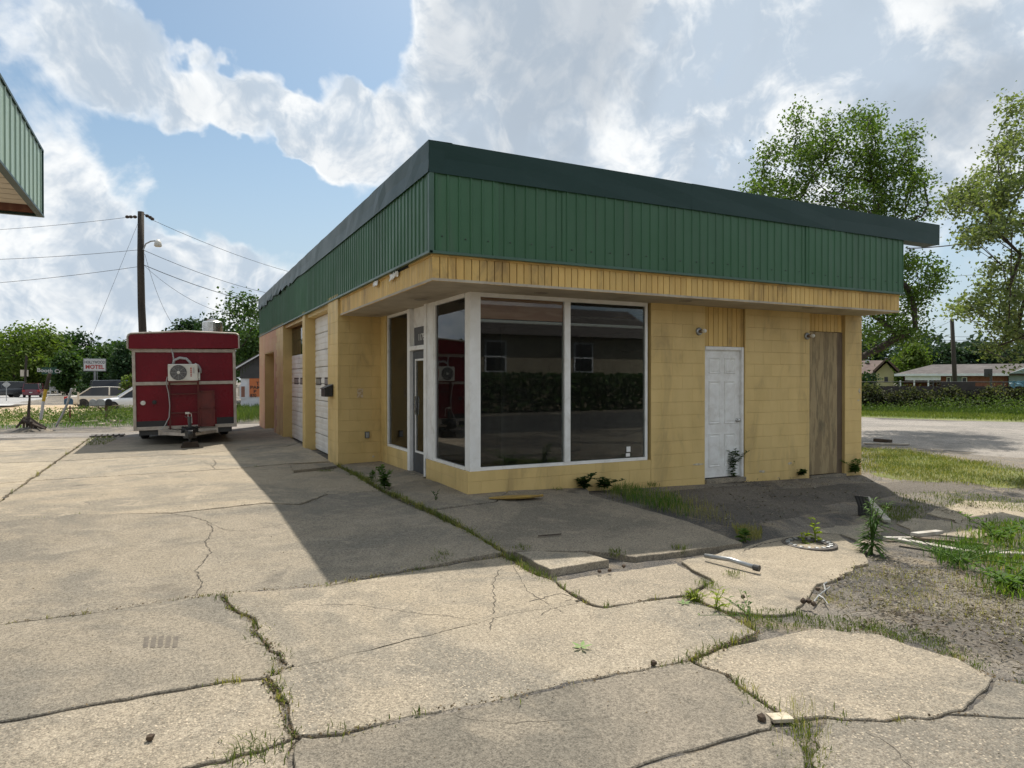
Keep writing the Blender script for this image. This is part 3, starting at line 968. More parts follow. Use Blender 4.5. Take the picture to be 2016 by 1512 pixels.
def bridge(names, half=0.03):
    """worn mortar bridging a joint flush with both slabs"""
    dg = bpy.context.evaluated_depsgraph_get(); dg.update()
    pts = np.array([at(*P[k])[:2] for k in names.split()])
    out = []
    for a, b in zip(pts[:-1], pts[1:]):
        k = max(2, int(np.linalg.norm(b - a) / .06)); e = edge_pts(a, b, 0, 0.009, 0.06); out += e
    out = np.array(out[1:])
    t = np.gradient(out, axis=0); t /= np.maximum(np.linalg.norm(t, axis=1), 1e-6)[:, None]
    nn = np.stack([-t[:, 1], t[:, 0]], 1)
    vs = []
    for p, q in zip(out, nn):
        for s_ in (-1, 1):
            r_ = p + q * s_ * half
            hit, loc, *_ = scene.ray_cast(dg, Vector((r_[0], r_[1], 1.0)), Vector((0, 0, -1)))
            vs.append((r_[0], r_[1], max(loc.z, float(G(r_[0], r_[1])) - .012) + .0015))
    mb = MB(); mb.add(vs, [(2 * i, 2 * i + 1, 2 * i + 3, 2 * i + 2) for i in range(len(out) - 1)])
    return mb.build('mortar_strip', 'slab_smooth', pavement)


bridge('j26 h1 h2 h3')
# ------------------------------------------------------------------ the shop
ZT = 2.71                 # soffit
ZW, ZG, ZC, ZTOP = 3.03, 3.02, 3.955, 4.325
WX, DY, GX, YB = 7.9, 4.22, -0.80, 16.85       # wall end, set-back wall, garage face, back end
FX, FY = -0.755, -0.725                        # wood fascia planes
shop = empty('shop_building', (0, 0, 0), label='yellow block filling station shop with green metal fascia and corner display window', cat='building')
CH = 0.2032
Z0 = 0.156 - CH * 2


def wall_part(boxes, mat='yellow_core', name='wall'):
    mb = MB()
    for b in boxes: mb.box(*b)
    return mb.build(name, mat, shop)


def block_face(part, org, rz, length, ztop, zbot, mat='yellow_paint', odd=0, t=0.012, hole=None, mats=None, bl=0.4064):
    """running-bond blocks on a wall face: org is the left end seen from outside, local x runs right"""
    k = 0
    z = Z0
    while z < ztop - 0.02:
        z1 = min(z + CH, ztop)
        if z1 > zbot + 0.02:
            za = max(z, zbot)
            x = -(bl / 2 if (k + odd) % 2 else 0)
            while x < length - 0.01:
                xa, xb = max(x, 0), min(x + bl, length)
                x += bl
                if xb - xa < 0.03: continue
                if hole and any(xa + 0.01 < h[1] and xb - 0.01 > h[0] and za + 0.01 < h[3] and z1 - 0.01 > h[2] for h in hole):
                    # keep the pieces left and right of the opening
                    for h in hole:
                        if za + 0.01 < h[3] and z1 - 0.01 > h[2]:
                            for (qa, qb) in ((xa, min(xb, h[0])), (max(xa, h[1]), xb)):
                                if qb - qa > 0.03:
                                    _blk(part, org, rz, qa, qb, za, z1, t, mats(qa) if mats else mat)
                    continue
                _blk(part, org, rz, xa, xb, za, z1, t, mats(xa) if mats else mat)
        z += CH; k += 1


def _blk(part, org, rz, xa, xb, za, zb, t, mat):
    g, gh = 0.0011, 0.002
    w, h = xb - xa - g, zb - za - gh
    me = chamfer_block(w, h, t, 0.0018, mat)
    c, s = math.cos(rz), math.sin(rz)
    u = xa + g / 2
    place('block', me, part, (org[0] + c * u, org[1] + s * u, za + gh / 2), rz)


def split(lo, hi, cuts):
    pass


WZ = -0.6      # walls go down into the ground
SILL = 0.292
IN = 0.2
# front wall, left to right: low wall under the window, pier, door opening, pier, boarded opening, end pier
w = wall_part([(0.013, 3.05, 0.013, IN, WZ, SILL - .004)])
block_face(w, (0.0, 0.013), 0, 3.04, SILL, -0.3)
w = wall_part([(3.05, 4.12, 0.013, IN, WZ, 3.3)])
block_face(w, (3.045, 0.013), 0, 1.075, ZT + 0.1, -0.4, odd=1)
w = wall_part([(4.99, 6.52, 0.013, IN, WZ, 3.3)])
block_face(w, (4.99, 0.013), 0, 1.53, ZT + 0.1, -0.5)
w = wall_part([(7.448, WX - 0.013, 0.013, IN, WZ, 3.3), (WX - 0.2, WX - 0.013, IN, YB, WZ, 3.3)])
block_face(w, (7.448, 0.013), 0, WX - 7.448, ZT + 0.1, -0.5, odd=1)
block_face(w, (WX - 0.013, 0.02), R(90), 7.0, 3.2, -0.5)
# side wall of the shop room (faces left) : low wall, door gap, low wall, pier
w = wall_part([(0.013, IN, IN, 1.66, WZ, SILL - .004)])
block_face(w, (0.013, 1.66), R(-90), 1.66, SILL, -0.3, odd=1)
w = wall_part([(0.013, IN, 2.57, DY, WZ, 0.30), (0.013, IN, 3.88, DY, 0.30, 3.3)])
block_face(w, (0.013, DY), R(-90), DY - 2.57, 0.30, -0.3, odd=1)
block_face(w, (0.013, DY), R(-90), DY - 3.88, ZT + .05, 0.30, odd=0)
# wall set back, facing the street, between shop room and garage
w = wall_part([(GX + 0.013, 0.2, DY + 0.013, DY + 0.2, WZ, 3.3)])
block_face(w, (GX + 0.013, DY + 0.013), 0, -GX + 0.013, 3.1, -0.3)
# garage piers facing left
w = wall_part([(GX + 0.013, -0.2, DY + 0.2, 5.12, WZ, 3.3)])
block_face(w, (GX + 0.013, 5.12), R(-90), 5.12 - DY, 3.1, -0.3, bl=0.45)
w = wall_part([(GX + 0.013, -0.2, 7.68, 8.02, WZ, 3.3)])
block_face(w, (GX + 0.013, 8.02), R(-90), 0.34, 3.1, -0.3, bl=0.34)
block_face(w, (GX + 0.013, 7.693), 0, 0.5, 3.1, -0.3, bl=0.45)
w = wall_part([(GX + 0.013, -0.2, 11.13, 13.0, WZ, 3.3), (GX + 0.013, -0.2, 13.0, 15.3, 2.36, 3.3), (GX + 0.013, -0.2, 15.3, YB, WZ, 3.3), (GX + 0.013, WX - 0.2, YB - 0.2, YB - 0.01, WZ, 3.3), (-0.25, -0.2, 13.0, 15.3, WZ, 2.4)])


def far_tint(x):
    return 'pink_paint' if x < 16.85 - 12.6 else 'yellow_paint'


block_face(w, (GX + 0.013, YB), R(-90), YB - 11.13, 3.1, -0.3, mats=far_tint, hole=[(YB - 15.3, YB - 13.0, -1, 2.36)])
block_face(w, (GX + 0.013, 11.143), 0, 0.6, 3.1, -0.3)
block_face(w, (GX + 0.013, 15.313), 0, 0.5, 2.36, -0.3, mat='pink_paint')
# heads above the garage doors
mb = MB(); mb.box(GX + 0.06, -0.2, 5.12, 7.68, 2.93, 3.3); mb.box(GX + 0.06, -0.2, 8.02, 11.13, 2.93, 3.3)
mb.build('lintel', 'yellow_paint', shop)

# ---- sectional garage doors
def garage_door(y0, y1, x, top, n, glass_row=None, wins=()):
    d = empty('garage_door', (0, 0, 0), parent=shop)
    zb = float(G(x, (y0 + y1) / 2)) - 0.02
    hh = (top - zb) / n
    for i in range(n):
        za, zz = zb + i * hh, zb + (i + 1) * hh
        if glass_row is not None and i >= glass_row:
            mb = MB(); mb.box(x, x + 0.03, y0, y1, za + .005, zz - .005)
            mb.build('glazed_section', 'shop_glass', d)
            continue
        mb = MB()
        mb.box(x, x + 0.04, y0, y1, za + 0.006, zz - 0.006)
        # pressed ribs on each section
        for k in range(3):
            z = za + hh * (k + 0.5) / 3
            mb.box(x - 0.008, x + 0.002, y0, y1, z - hh * 0.12, z + hh * 0.12)
        mb.build('section', 'garage_white', d, bevel=0.004)
    for (ya, yb, za, zz) in wins:
        mb = MB(); mb.box(x - 0.011, x + .001, ya, yb, za, zz)
        f = mb.build('light', 'dark_metal', d)
        mb = MB(); mb.box(x - 0.013, x - 0.0105, ya + .04, yb - .04, za + .03, zz - .03)
        mb.build('pane', 'galv', d)
    return d


garage_door(5.12, 7.68, -0.56, 2.93, 8, wins=((6.12, 6.60, 1.40, 1.57), (7.0, 7.58, 1.40, 1.57)))
garage_door(8.02, 11.13, -0.56, 2.93, 8, glass_row=6, wins=((9.13, 9.73, 1.40, 1.57), (10.05, 10.7, 1.40, 1.57)))
garage_door(13.0, 15.3, -0.30, 2.36, 7)
mb = MB(); mb.box(-0.42, -0.36, 5.12, 11.13, WZ, 3.0); mb.box(-0.24, -0.2, 13, 15.3, WZ, 2.4)
mb.build('garage_lining', 'black_board', shop)

# ---- roof deck and soffit
mb = MB(); mb.box(-0.74, WX - 0.02, -0.70, YB, 3.3, 3.9)
mb.build('roof', 'dark_metal', shop)
mb = MB(); mb.box(FX, WX, FY, 0.2, ZT - 0.012, ZT + .02); mb.box(FX, 0.2, 0.2, DY, ZT - 0.012, ZT + .02)
so = mb.build('soffit', 'soffit_board', shop)
surf('light_ring', (0.30, 0.26, 0.21), None, 5, 0.6)
for (px, py) in ((829, 588), (740, 619), (1065, 575), (1350, 591), (1592, 604)):
    d = ray(px, py); p = CAM + d * ((ZT - CAM[2]) / d[2])
    mb = MB(); mb.lathe([(0.10, 0.0), (0.10, -0.006), (0.075, -0.007), (0.07, -0.001)], 20, (p[0], p[1], ZT - 0.0125))
    mb.build('recessed_light', 'light_ring', so, smooth=False)

# ---- wood fascia of single planks
fas = MB(); fas.box(FX + 0.02, WX - 0.005, FY + 0.02, FY + 0.06, ZT, 3.2); fas.box(FX + 0.02, FX + 0.06, FY + 0.06, 4.62, ZT, 3.2)
fas.box(WX - 0.05, WX - 0.006, FY + .06, 0.0, ZT, 3.2)
fascia = fas.build('fascia', 'plank_gap', shop)


def planks(part, org, rz, length, z0, z1, w=0.1012, mat='plank_paint', seed=1, t=0.018):
    rg = rng('pl%s' % seed)
    x = 0.0
    while x < length - 0.015:
        ww = min(w * (1 + rg.uniform(-.04, .04)), length - x)
        me = chamfer_block(round(ww - 0.009, 3), round(z1 - z0, 3), t, 0.003, mat)
        c, s = math.cos(rz), math.sin(rz)
        place('plank', me, part, (org[0] + c * (x + .003) + s * 0.0, org[1] + s * (x + .003), z0 + rg.uniform(-.002, .002)), rz)
        x += ww


planks(fascia, (FX - 0.002, FY + 0.02), 0, WX - FX + 0.002, ZT - 0.015, 3.0, seed=1)
planks(fascia, (FX + 0.02, 4.60), R(-90), 4.60 - FY - 0.02, ZT - 0.015, 3.0, seed=2)
mb = MB(); mb.box(FX - 0.012, WX, FY - 0.012, FY + 0.02, 2.985, 3.03); mb.box(FX - 0.012, FX + 0.02, FY + .02, 0.15, 2.985, 3.03); mb.box(FX - 0.012, FX + 0.02, 0.9, 4.6, 2.985, 3.03)
mb.build('trim_board', 'plank_paint', fascia, bevel=0.003)

# ---- green ribbed sheets
SX, SY = FX - 0.045, FY - 0.045


def ribbed(length, z0, z1, pitch, first, rib_w, rib_h, mat):
    """sheet in local xz plane, ribs towards -y"""
    prof = [(0, 0)]
    x = first
    while x < length - rib_w:
        prof += [(x - rib_w / 2, 0), (x - rib_w / 4, -rib_h), (x + rib_w / 4, -rib_h), (x + rib_w / 2, 0)]
        x += pitch
    prof.append((length, 0))
    mb = MB()
    n = len(prof)
    vs = [(a, b, z0) for a, b in prof] + [(a, b, z1) for a, b in prof]
    mb.add(vs, [(i, i + 1, n + i + 1, n + i) for i in range(n - 1)])
    mb.add([(0, 0.008, z0), (length, 0.008, z0), (length, 0.008, z1), (0, 0.008, z1)], [(0, 1, 2, 3)])
    return mb.mesh('sheet', mat)


mb = MB(); mb.box(SX + 0.02, 7.93, SY + 0.02, SY + 0.05, ZG + 0.05, ZC + 0.1); mb.box(SX + 0.02, SX + 0.05, SY + 0.05, YB, ZG + .05, ZC + 0.1)
mb.box(7.90, 7.935, SY + .05, 0.3, ZG + .05, ZC + .1)
siding = mb.build('siding', 'dark_metal', shop)
SWID = 0.9
me_f = ribbed(SWID, ZG + 0.012, ZC + 0.03, 0.15, 0.075, 0.034, 0.013, 'green_metal')
x = SX
while x < 7.94 - 0.05:
    L = min(SWID, 7.945 - x)
    me = me_f if L > SWID - 0.01 else ribbed(L, ZG + 0.012, ZC + 0.03, 0.15, 0.075, 0.034, 0.013, 'green_metal')
    q = rng('sh%.2f' % x); place('sheet', me, siding, (x + 0.002, SY + q.uniform(0, .008), q.uniform(-.008, .004)), rot=(q.normal() * .0025, q.normal() * .0015, q.normal() * .002)); x += SWID
y = SY + 0.02
while y < YB:
    L = min(SWID, YB - y)
    me = me_f if L > SWID - 0.01 else ribbed(L, ZG + 0.012, ZC + 0.03, 0.15, 0.075, 0.034, 0.013, 'green_metal')
    place('sheet', me, siding, (SX + rng('sv%.2f' % y).uniform(0, .006), y + L, 0), R(-90)); y += SWID
mb = MB(); mb.box(7.94, 7.955, SY + .01, 0.3, ZG + .012, ZC + .03)
mb.build('sheet', 'green_metal', siding)
surf('green_trim', (0.055, 0.12, 0.085), (0.045, 0.10, 0.07), 2, 0.4)
mb = MB(); mb.box(SX - 0.012, 7.96, SY - 0.022, SY + 0.03, ZG - 0.012, ZG + 0.022)
mb.box(SX - 0.022, SX + 0.03, SY - .022, YB + .02, ZG - 0.0125, ZG + 0.0215)
mb.box(SX - 0.016, SX + 0.045, SY - 0.016, SY + 0.045, ZG + .022, ZC)      # corner post
mb.build('trim', 'green_trim', siding, bevel=0.003)
mb = MB()
for i in range(29):
    xx = SX + 0.15 + i * 0.3
    mb.lathe([(0.009, 0), (0.009, -0.008), (0.004, -0.012)], 6, (xx, SY - 0.0005, ZG + 0.20 + 0.01 * math.sin(i * 5.1)), 'y')
o = mb.build('screw_row', 'dark_metal', siding); o['kind'] = 'stuff'

# ---- dark cap flashing, on the left side crumpled at the far end
rg = rng('cap')
cxs = SX - 0.02
mb = MB(); mb.box(cxs + .003, cxs + .2, SY - .017, SY + .2, ZC + .012, ZTOP - .01); mb.build('cap_corner', 'cap_metal', shop)


def cap_run(p0, p1, outn, name, ragged=False, seg=0.3, parent=shop):
    p0, p1 = np.array(p0, float), np.array(p1, float)
    L = np.linalg.norm(p1 - p0); n = max(2, int(L / seg))
    mb = MB(); rows = []
    for i in range(n + 1):
        t = i / n; p = p0 + (p1 - p0) * t
        wob = rg.normal() * 0.003
        lo = ZC; hi = ZTOP + 0.004 * rg.normal() * (0.4 if not ragged else 0.8)
        o1 = outn * 0.0
        if ragged:
            r = sstep(0.35, 0.75, t)
            lo += r * rg.uniform(-0.05, 0.10) - 0.02 * r
            o1 = outn * (0.01 + r * rg.uniform(-0.01, 0.06))
        rows.append([(*(p - outn * 0.30), hi + 0.004), (*(p + outn * 0.004), hi), (*(p + outn * wob * 2), (hi + lo) / 2), (*(p + o1), lo), (*(p + o1 - outn * 0.018), lo + .004)])
    k = len(rows[0])
    vs = [q for r in rows for q in r]
    fs = [(i * k + j, i * k + j + 1, (i + 1) * k + j + 1, (i + 1) * k + j) for i in range(n) for j in range(k - 1)]
    mb.add(vs, fs)
    return mb.build(name, 'cap_metal', parent, smooth=False)


for xa, xb, dd in ((cxs, 3.2, 0.0), (3.14, 6.15, .004), (6.09, 8.93, 0.0)):
    cap_run((xa, SY - 0.02 - dd), (xb, SY - 0.02 - dd), np.array([0, -1.0]), 'cap', seg=1.0)
cap_run((cxs, SY - 0.02), (cxs, YB + 0.05), np.array([-1.0, 0]), 'cap', ragged=True)
mb = MB(); mb.box(7.96, 8.93, SY + 0.0, SY + 0.25, ZC + 0.01, ZC + 0.03); mb.box(8.915, 8.93, SY - .015, SY + .3, ZC + .01, ZTOP)
mb.build('cap_end', 'cap_metal', shop)

# ---- display window: white frame, glass, post, plywood strip inside
def frame_bars(parts, name, mat='white_paint', parent=shop, bevel=0.003):
    mb = MB()
    for b in parts: mb.box(*b)
    return mb.build(name, mat, parent, bevel=bevel)


win = frame_bars([(0.20, 3.0, 0.03, 0.09, SILL - .002, SILL + 0.045), (0.20, 3.0, 0.03, 0.09, ZT - 0.07, ZT - 0.0125), (2.955, 3.0, 0.03, 0.09, SILL + .045, ZT - .07), (1.515, 1.615, 0.02, 0.10, SILL + .045, ZT - .07)], 'window_frame')
for xa, xb in ((0.20, 1.515), (1.615, 2.955)):
    mb = MB(); mb.box(xa, xb, 0.055, 0.062, SILL + .045, ZT - .07); mb.build('pane', 'shop_glass', win)
post = frame_bars([(0.045, 0.2, 0.02, 0.2, SILL - .003, ZT - 0.0125)], 'corner_post')
win2 = frame_bars([(0.03, 0.09, 0.2, 1.37, SILL - .002, SILL + 0.045), (0.03, 0.09, 0.2, 1.37, ZT - 0.07, ZT - 0.0125), (0.03, 0.09, 1.33, 1.37, SILL + .045, ZT - .07)], 'window_frame')
mb = MB(); mb.box(0.055, 0.062, 0.2, 1.33, SILL + .045, ZT - .07); mb.build('pane', 'shop_glass', win2)
mb = MB(); mb.box(0.12, 0.135, 0.2, 1.33, 2.32, ZT - .02); mb.box(0.12, 0.135, 1.2, 1.33, SILL, 2.32); mb.build('dark_blind', 'black_board', win2)
win3 = frame_bars([(0.03, 0.09, 2.60, 3.88, 0.30, 0.345), (0.03, 0.09, 2.60, 3.88, ZT - 0.06, ZT - 0.0125), (0.03, 0.09, 3.83, 3.88, 0.345, ZT - .06)], 'window_frame')
mb = MB(); mb.box(0.06, 0.068, 2.60, 3.83, 0.345, ZT - .06); mb.build('pane', 'shop_glass', win3)
mb = MB(); mb.box(0.10, 0.115, 2.60, 3.85, 0.30, ZT - .05); mb.build('dark_board', 'black_board', win3)
# shop door with transom and house number
dr = frame_bars([(0.0, 0.14, 2.47, 2.60, -0.05, ZT - .0125), (0.0, 0.14, 1.66, 1.76, SILL, ZT - .0125), (0.02, 0.10, 1.37, 1.66, SILL, ZT - .0125), (0.0, 0.14, 1.76, 2.47, 2.0, 2.07), (-0.004, 0.13, 1.70, 1.76, -0.05, 2.0)], 'door_frame')
frame_bars([(0.07, 0.09, 1.76, 2.47, 2.07, ZT - .0125)], 'transom_panel', 'white_paint', dr)
mb = MB(); mb.box(0.058, 0.07, 1.76, 2.40, 2.08, 2.375); tp = mb.build('number_plate', 'dark_metal', dr)
text_mesh('1179', 0.155, 'white_paint', 'house_number', dr, (0.053, 2.03, 2.2), (R(90), 0, R(-90)), 0.002)
mb = MB(); mb.box(0.06, 0.10, 1.77, 1.90, 0.0, 1.99); mb.box(0.06, 0.10, 2.36, 2.46, 0.0, 1.99); mb.box(0.06, 0.10, 1.90, 2.36, 0.0, 0.33); mb.box(0.06, 0.10, 1.90, 2.36, 1.86, 1.99)
sd = mb.build('shop_door', 'dark_door', shop)
mb = MB(); mb.box(0.055, 0.085, 1.905, 1.935, 0.33, 1.86); mb.box(0.055, 0.085, 2.325, 2.355, 0.33, 1.86); mb.box(0.055, 0.085, 1.935, 2.325, 0.33, 0.36); mb.box(0.055, 0.085, 1.935, 2.325, 1.83, 1.86)
mb.build('glazing_bead', 'white_paint', sd)
mb = MB(); mb.box(0.07, 0.076, 1.935, 2.325, 0.36, 1.83); mb.build('pane', 'shop_glass', sd)
mb = MB(); mb.box(0.03, 0.055, 2.30, 2.315, 0.95, 1.25); mb.build('handle', 'chrome', sd)
mb = MB(); mb.box(-0.05, 0.14, 1.70, 2.58, -0.03, 0.012); mb.build('threshold', 'slab_walk', sd)

# ---- white six-panel door
def panel_door():
    y = 0.075
    zb, zt = -0.10, 2.06
    fr = frame_bars([(4.13, 4.165, y - .03, y + .05, zb, zt), (4.935, 4.985, y - .05, y + .05, zb, zt), (4.165, 4.935, y - .04, y + .05, zt - 0.055, zt)], 'door_frame', 'door_white')
    mb = MB(); mb.box(4.165, 4.935, y, y + .04, zb + .03, zt - .055)
    d = mb.build('door', 'door_white', shop)
    for (xa, xb) in ((4.265, 4.505), (4.60, 4.84)):
        for (za, zz) in ((1.62, 1.88), (0.80, 1.50), (0.10, 0.64)):
            mb = MB()
            # moulded panel: sunk rim and raised field
            o = [(xa, za), (xb, za), (xb, zz), (xa, zz)]
            i1 = [(xa + .028, za + .028), (xb - .028, za + .028), (xb - .028, zz - .028), (xa + .028, zz - .028)]
            i2 = [(xa + .05, za + .05), (xb - .05, za + .05), (xb - .05, zz - .05), (xa + .05, zz - .05)]
            vs = [(a, y - .001, b) for a, b in o] + [(a, y - .013, b) for a, b in [(a + .008 * (1 if a == xa else -1), b + .008 * (1 if b == za else -1)) for a, b in o]] + [(a, y + .004 - .006, b) for a, b in i1] + [(a, y - .010, b) for a, b in i2]
            fs = []
            for r0 in (0, 4, 8):
                for k in range(4):
                    fs.append((r0 + k, r0 + (k + 1) % 4, r0 + 4 + (k + 1) % 4, r0 + 4 + k))
            fs.append((12, 13, 14, 15))
            mb.add(vs, fs); mb.build('door_panel', 'door_white', d)
    mb = MB(); mb.lathe([(0.03, 0), (0.03, -.012), (0.012, -.016), (0.012, -.04), (0.027, -.045), (0.03, -.06), (0.018, -.072)], 16, (4.87, y, 0.85), 'y')
    mb.build('knob', 'chrome', d, smooth=True)
    mb = MB(); mb.box(4.13, 4.985, -0.03, y, zb - .06, zb + .012); mb.build('threshold', 'slab_walk', d)
    mb = MB(); mb.box(4.13, 4.985, 0.055, 0.08, zt, 2.9)
    ov = mb.build('over_panel', 'plank_gap', shop)
    planks(ov, (4.13, 0.06), 0, 0.855, zt + .004, 2.75, seed=5)


panel_door()
mb = MB(); mb.box(6.53, 7.44, 0.085, 0.10, -0.2, 2.9); ov = mb.build('over_panel', 'plank_gap', shop)
planks(ov, (6.53, 0.085), 0, 0.91, 2.385, 2.75, seed=6)
mb = MB(); mb.box(6.525, 7.30, 0.055, 0.075, -0.17, 2.375); mb.build('plywood_sheet', 'plywood', shop, bevel=0.002)
frame_bars([(7.30, 7.443, 0.06, 0.095, -0.2, 2.38)], 'jamb', 'old_wood')
frame_bars([(6.53, 7.44, -0.04, 0.09, -0.32, -0.185)], 'door_step', 'slab_walk')

# ---- room behind the glass
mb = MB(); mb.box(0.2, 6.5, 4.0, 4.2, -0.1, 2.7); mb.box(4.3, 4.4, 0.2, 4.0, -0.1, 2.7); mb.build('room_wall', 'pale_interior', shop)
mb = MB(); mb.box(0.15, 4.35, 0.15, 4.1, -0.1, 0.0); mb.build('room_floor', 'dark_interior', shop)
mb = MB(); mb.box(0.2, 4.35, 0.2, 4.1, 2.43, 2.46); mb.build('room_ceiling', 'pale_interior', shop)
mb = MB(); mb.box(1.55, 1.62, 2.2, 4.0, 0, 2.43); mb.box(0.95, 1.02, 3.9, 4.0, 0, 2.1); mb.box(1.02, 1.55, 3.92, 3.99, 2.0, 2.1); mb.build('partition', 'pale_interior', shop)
mb = MB(); mb.box(0.20, 1.515, 0.072, 0.084, 2.355, ZT - .06); mb.build('plywood_strip', 'plywood_red', shop)
mb = MB(); mb.box(0.22, 3.0, 0.10, 0.2, 2.31, 2.345); mb.build('ceiling_edge', 'white_paint', shop)
mb = MB(); mb.box(2.62, 2.69, 0.045, 0.052, 0.43, 0.51); mb.box(2.61, 2.68, 0.045, 0.052, 0.36, 0.41); mb.build('sticker', 'white_paint', win)

# ---- things on the walls
def wall_lamp(x, z, label):
    l = empty('wall_lamp', (x, 0.0, z), label=label, cat='lamp', group='bare bulb lamps on the front wall')
    mb = MB(); mb.lathe([(0.062, 0.0), (0.062, -0.02), (0.05, -0.028), (0.035, -0.032)], 20, (0, 0, 0), 'y'); mb.build('base_plate', 'galv', l, smooth=True)
    mb = MB(); mb.lathe([(0.03, -0.025), (0.03, -0.075), (0.022, -0.08)], 16, (0, 0, 0), 'y'); mb.build('socket', 'old_wood', l, smooth=True)
    mb = MB(); mb.lathe([(0.016, -0.078), (0.022, -0.095), (0.032, -0.115), (0.034, -0.135), (0.026, -0.155), (0.008, -0.165)], 16, (0, 0, 0), 'y'); mb.build('bulb', 'bulb_white', l, smooth=True)


wall_lamp(3.985, 2.29, 'bare bulb lamp on the yellow wall beside the white door')
wall_lamp(6.44, 2.285, 'bare bulb lamp on the yellow wall beside the boarded plywood doorway')

mbx = empty('wall_mailbox', (GX, 4.78, 1.30), label='small black mailbox on the yellow garage pier', cat='mailbox')
mb = MB(); mb.prism([(-0.16, -0.10), (-0.01, -0.10), (-0.01, 0.12), (-0.16, 0.06)], 0.36, 'y', -0.18); mb.build('box', 'black_plastic', mbx, bevel=0.008)
mb = MB(); mb.prism([(-0.175, 0.045), (-0.175, 0.06), (-0.008, 0.135), (-0.008, 0.118)], 0.375, 'y', -0.1875); mb.build('lid', 'black_plastic', mbx, bevel=0.003)

ob = empty('outlet_box', (-0.265, DY, 0.49), label='small grey electrical box low on the set-back yellow wall', cat='electrical box')
mb = MB(); mb.box(-0.04, 0.04, -0.05, 0.0, -0.06, 0.06); mb.build('box', 'dark_metal', ob, bevel=0.005)
mb = MB(); mb.box(-0.032, 0.032, -0.056, -0.048, -0.05, 0.05); mb.build('cover', 'galv', ob, bevel=0.003)
pn = MB(); pn.box(-0.055, 0.055, -0.004, 0.0, -0.085, 0.085)
o = pn.build('paper_notice', 'plank_paint', None, loc=(-0.39, DY - 0.0, 1.27)); tag(o, 'faded paper remnant stuck on the set-back yellow wall', 'notice')
o.data.materials[0] = surf('old_paper', (0.62, 0.50, 0.34), (0.48, 0.33, 0.16), 22, 0.8, lo=.45, hi=.55)
# broken masonry patches low on the wall: bare render
surf('bare_render', (0.62, 0.55, 0.42), (0.40, 0.33, 0.24), 12, 0.9, 0.5, 40)
rg = rng('chip')
for (px, py, wd, hg) in ((1500, 928, .16, .06), (1375, 914, .26, .035), (1555, 912, .12, .05), (735, 899, .05, .06), (1692, 770, .06, .12), (1690, 788, .05, .04)):
    p = aty(px, py, 0.0) if px > 800 else aty(px, py, DY)
    n = 12
    poly = [(wd * .5 * math.cos(a) * rg.uniform(.6, 1.1), hg * .5 * math.sin(a) * rg.uniform(.5, 1.1)) for a in np.linspace(0, 2 * math.pi, n, endpoint=False)]
    mb = MB(); mb.prism(poly, 0.004, 'y', -0.003)
    mb.build('spalled_patch', 'bare_render', shop, loc=(min(p[0], WX - .05), p[1], p[2]))

# torn strip under the green trim near the corner: black strip painted as the hole's shade, and crumpled flashing
mb = MB(); mb.box(FX - 0.010, FX + 0.02, 0.15, 0.9, 2.983, 3.01); mb.build('torn_gap_shade', 'black_board', fascia)
rg = rng('torn')
for (ya, yb, zc) in ((0.55, 0.95, 2.985), (1.55, 1.8, 2.99)):
    n = 9; mb = MB(); vs = []
    for i in range(n):
        yy = ya + (yb - ya) * i / (n - 1)
        for k in range(3):
            vs.append((FX - .02 - .03 * rg.uniform(), yy, zc - .035 * k + .012 * rg.normal()))
    mb.add(vs, [(3 * i + k, 3 * i + 3 + k, 3 * i + 4 + k, 3 * i + 1 + k) for i in range(n - 1) for k in range(2)])
    o = mb.build('torn_flashing', 'white_paint', fascia); md = o.modifiers.new('t', 'SOLIDIFY'); md.thickness = .004
# ------------------------------------------------------------------ red food trailer
surf('red_panel', (0.175, 0.004, 0.012), (0.14, 0.003, 0.010), 0.8, 0.28, 0.02, 3, space='object', spec=0.22, rvar=0.05)
surf('alu_trim', (0.47, 0.42, 0.36), (0.36, 0.31, 0.26), 5, 0.4, space='object', metal=0.25)
surf('black_stripe', (0.012, 0.012, 0.014), None, 3, 0.4)
surf('rust_frame', (0.15, 0.024, 0.018), (0.10, 0.02, 0.016), 5, 0.6, space='object')
surf('ac_white', (0.66, 0.64, 0.58), (0.58, 0.56, 0.50), 4, 0.4, space='object')
surf('hose_grey', (0.42, 0.41, 0.40), None, 5, 0.6)
surf('red_mark', (0.45, 0.05, 0.04), None, 5, 0.5)
TY = 10.1
tr = empty('food_trailer', (-3.2, TY, 0.0), label='red box food trailer with white trim and rooftop vent parked beside the garage', cat='trailer')
tr.rotation_euler = (0, R(-0.9), 0)


def T(px, py):
    p = aty(px, py, TY); return p[0] + 3.2, p[2]


HW, ZB0, ZB1, LEN = 1.13, 0.33, 2.28, 4.6
mb = MB(); mb.box(-HW, HW, 0.02, LEN, ZB0, ZB1); mb.build('body', 'red_panel', tr, bevel=0.02)
